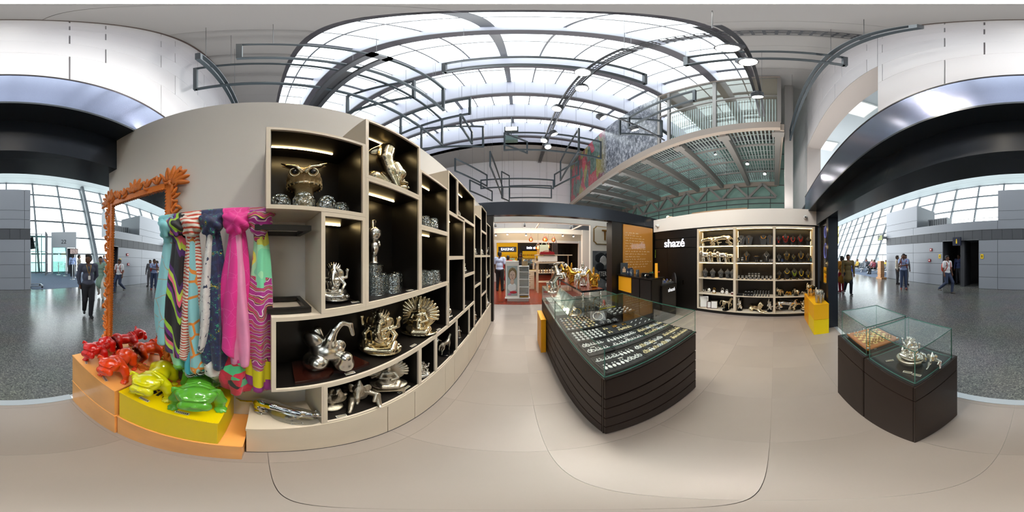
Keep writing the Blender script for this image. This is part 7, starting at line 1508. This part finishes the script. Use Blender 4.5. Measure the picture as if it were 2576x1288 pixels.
t = thing('air_unit','grey air conditioning unit with slats on the roof of the grey block','air conditioner',(5.4,-8.7,3.315)); obj('housing', B(-.7,.7,-.3,.3,0,.62), mat('unit_grey','#8b9094',.5), t)
for k in range(8): obj('slat', B(-.64+.16*k,-.54+.16*k,.30,.32,.06,.56), mat('dark_slat','#3d4247',.5), t)
t = thing('duct','bundle of silver roof ducts on the grey block','duct',(3.0,-8.9,3.315)); obj('body', MB().tube([(-1.0,0,.1),(-.3,0,.14),(.4,.05,.16),(1.0,0,.1)],.09,10), steel, t, True)
# yellow kiosk sign far right
t = thing('light_box','bright yellow illuminated sign box with leaf pattern beyond the navy column','sign',(9.0,-3.25,0)); obj('box', B(-.45,.45,-.3,.3,2.30,3.30), emat('lit_yellow_sign','#e9d91a',.9), t); obj('pole', B(-.06,.06,-.06,.06,0,2.30), mat('brown_pole','#5a4a3e',.5), t)
mb = MB(); rr = random.Random(4)
for i in range(24): mb.ell((-.452,-.28+.5*rr.random()**2,2.4+.8*rr.random()),(.004,.02,.04),1)
for i in range(24): mb.ell((.42-.6*rr.random()**2,.302,2.4+.8*rr.random()),(.03,.004,.04),1)
obj('leaf_print', mb, mat('leaf_brown','#6d5a14',.6), t)['kind'] = 'stuff'
# gate 22
g = thing('boarding_gate','grey boarding gate portal with the number 22 above a green glass door','gate',(0,0,0)); gg = mat('gate_grey','#a4a9ad',.4)
M = Matrix.Rotation(math.radians(20), 4, 'Z'); g.location = (-5.05,-13.7,0); g.rotation_euler = (0,0,math.radians(-23)); 
obj('header', B(-1.12,1.12,-.35,.10,2.35,3.75), gg, g); obj('side_wall', B(-1.12,-1.0,-.35,.10,0,2.35), gg, g); obj('side_wall', B(1.0,1.12,-.35,.10,0,2.35), gg, g); obj('mid_post', B(-.32,-.22,-.35,.10,0,2.35), gg, g)
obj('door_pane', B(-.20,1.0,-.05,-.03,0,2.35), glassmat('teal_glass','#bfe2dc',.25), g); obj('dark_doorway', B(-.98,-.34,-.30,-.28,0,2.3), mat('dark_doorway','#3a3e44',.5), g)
link('lettering', textmesh('22', .50, mat('dark_number','#3d4044',.5), .01), g, loc=(0,.11,2.85), rot=(PI/2,0,PI))
t = thing('info_screen','small information screen with red and white rows beside the gate door','screen',(-5.75,-13.05,1.75),-.4); obj('housing', B(-.36,.36,-.04,.04,0,.5), black, t); obj('display', B(-.32,.32,.041,.045,.04,.46), mat('screen_rows','#c9b0a8',.3,noise=.5,scale=14), t); obj('stand', B(-.03,.03,-.03,.03,-1.75,0), black, t)
vb = thing('glass_vestibule','steel framed glass vestibule left of gate 22','vestibule',(0,0,0))
for a, b_ in (((-1.6,-14.6),(-3.7,-14.4)),((-3.7,-14.4),(-3.2,-13.0))):
    A_ = Vector((a[0],a[1],0)); B_ = Vector((b_[0],b_[1],0)); n = 4
    for k in range(n+1): q = A_.lerp(B_,k/n); obj('post', MB().bar(q, q+Vector((0,0,3.6)), .07, .07, up=(1,0,0)), frm, vb)
    for z in (.15,1.0,2.0,3.6): obj('rail', MB().bar(A_+Vector((0,0,z)), B_+Vector((0,0,z)), .06), frm, vb)
    q = (A_+B_)/2; d = B_-A_; obj('pane', MB().obox(q+Vector((0,0,1.8)), (d.length,.012,3.4), Matrix.Rotation(math.atan2(d.y,d.x),3,'Z')), glassmat('pale_teal_glass','#cfe9e6',.06), vb)
for i, (x, y) in enumerate(((-4.35,-13.1),(-4.62,-12.2),(-4.95,-11.1),(-4.4,-10.2))):
    t = thing('barrier_post','steel queue post with blue belt before the gate, %s' % ['nearest the glass door','second from the door','third from the door','closest to the shop'][i],'barrier post',(x,y,0),0,'queue barrier posts'); obj('base', MB().lathe([(.18,0),(.17,.02),(.03,.035)],n=20), steel, t); obj('pole', MB().cyl((0,0,.03),(0,0,.98),.03,12), steel, t); obj('cap', MB().lathe([(.035,.98),(.035,1.03),(.02,1.045)],n=14), steel, t)
for a, b_, i in (((-4.35,-13.1),(-4.62,-12.2),0),((-4.62,-12.2),(-4.95,-11.1),1)):
    t = thing('barrier_belt','blue belt stretched between the queue posts, %s' % ['farther span','nearer span'][i],'belt',(0,0,0)); obj('belt', MB().bar((a[0],a[1],.92),(b_[0],b_[1],.92),.05,.006,up=(0,0,1)), mat('blue_belt','#3a4a8a',.6), t)
t = thing('flight_screen','black flight screen on a bracket at the end of the grey block','screen',(-1.28,-8.3,1.95),.5); obj('housing', MB().obox((0,0,.3),(.9,.07,.6),Euler((.2,0,1.2)).to_matrix()), black, t, bevel=.01); obj('bracket', MB().bar((.1,.2,.3),(.2,.6,.35),.05), steelm, t)
tw = thing('trolley','low steel trolley stand at the end of the grey block','trolley',(-1.45,-8.1,0)); obj('frame', MB().tube([(-.35,-.3,.12),(.35,-.3,.12),(.35,.3,.12),(-.35,.3,.12),(-.35,-.3,.12)],.02,8), steel, tw); obj('column', MB().cyl((.25,0,.1),(.25,0,1.9),.04,10), steel, tw)
for a in (-.3,.3):
    for b_ in (-.28,.28): obj('wheel', MB().cyl((a,b_-.02,.05),(a,b_+.02,.05),.05,10), black, tw)
# hanging grey bulkhead over the left side of the hall
bk = thing('bulkhead','large pale grey hanging bulkhead box in front of the curtain wall','bulkhead',(0,0,0)); obj('core', B(-16,-9.6,-14.5,-10.8,3.62,6.3), greypan, bk)
obj('hanger', B(-12.1,-11.9,-12.6,-12.4,6.3,10.85), steelm, bk)
for k in range(5): obj('panel', B(-9.9-1.25*(k+1)+.006,-9.9-1.25*k-.006,-10.79,-10.76,3.60,6.32), greypan, bk)
for k in range(3): obj('panel', B(-9.59,-9.56,-10.8-1.2*(k+1)+.006,-10.8-1.2*k-.006,3.60,6.32), greypan, bk)
t = thing('counter_desk','white service desk with blue poster at the left of the hall','desk',(-7.4,-9.4,0)); obj('body', B(-.8,.8,-.3,.3,0,1.05), white, t); obj('top', B(-.85,.85,-.35,.35,1.05,1.10), greypan, t); obj('poster', B(-.9,-.3,-.36,-.34,1.1,1.9), mat('blue_poster','#5f7fc9',.4,noise=.4,scale=4), t)
person('clerk with a lanyard standing behind the white service desk',(-6.9,-10.1,0),1.0,top='#5a6a86',h=1.66)
t = thing('ceiling_boom','grey tapered ceiling bracket at the top of the curtain wall','bracket',(0,0,0)); obj('arm', MB().tube([(-9.8,-12.0,10.4),(-12.5,-14.0,10.75)],[.12,.2],10), steelm, t)
# dress the far window line outside: jet bridge
t = thing('jet_bridge','pale boarding bridge outside the curtain wall','jet bridge',(0,0,0)); obj('tunnel', B(20,44,-31,-27,1.2,4.6), mat('jet_bridge_white','#cfd6da',.5), t); obj('support', B(24,24.6,-30,-29.4,-4.2,1.2), steelm, t); obj('support', B(40,40.6,-30,-29.4,-4.2,1.2), steelm, t); obj('cab', B(12,20,-33,-25,.6,5.0), mat('jet_bridge_grey','#9aa4aa',.5), t)
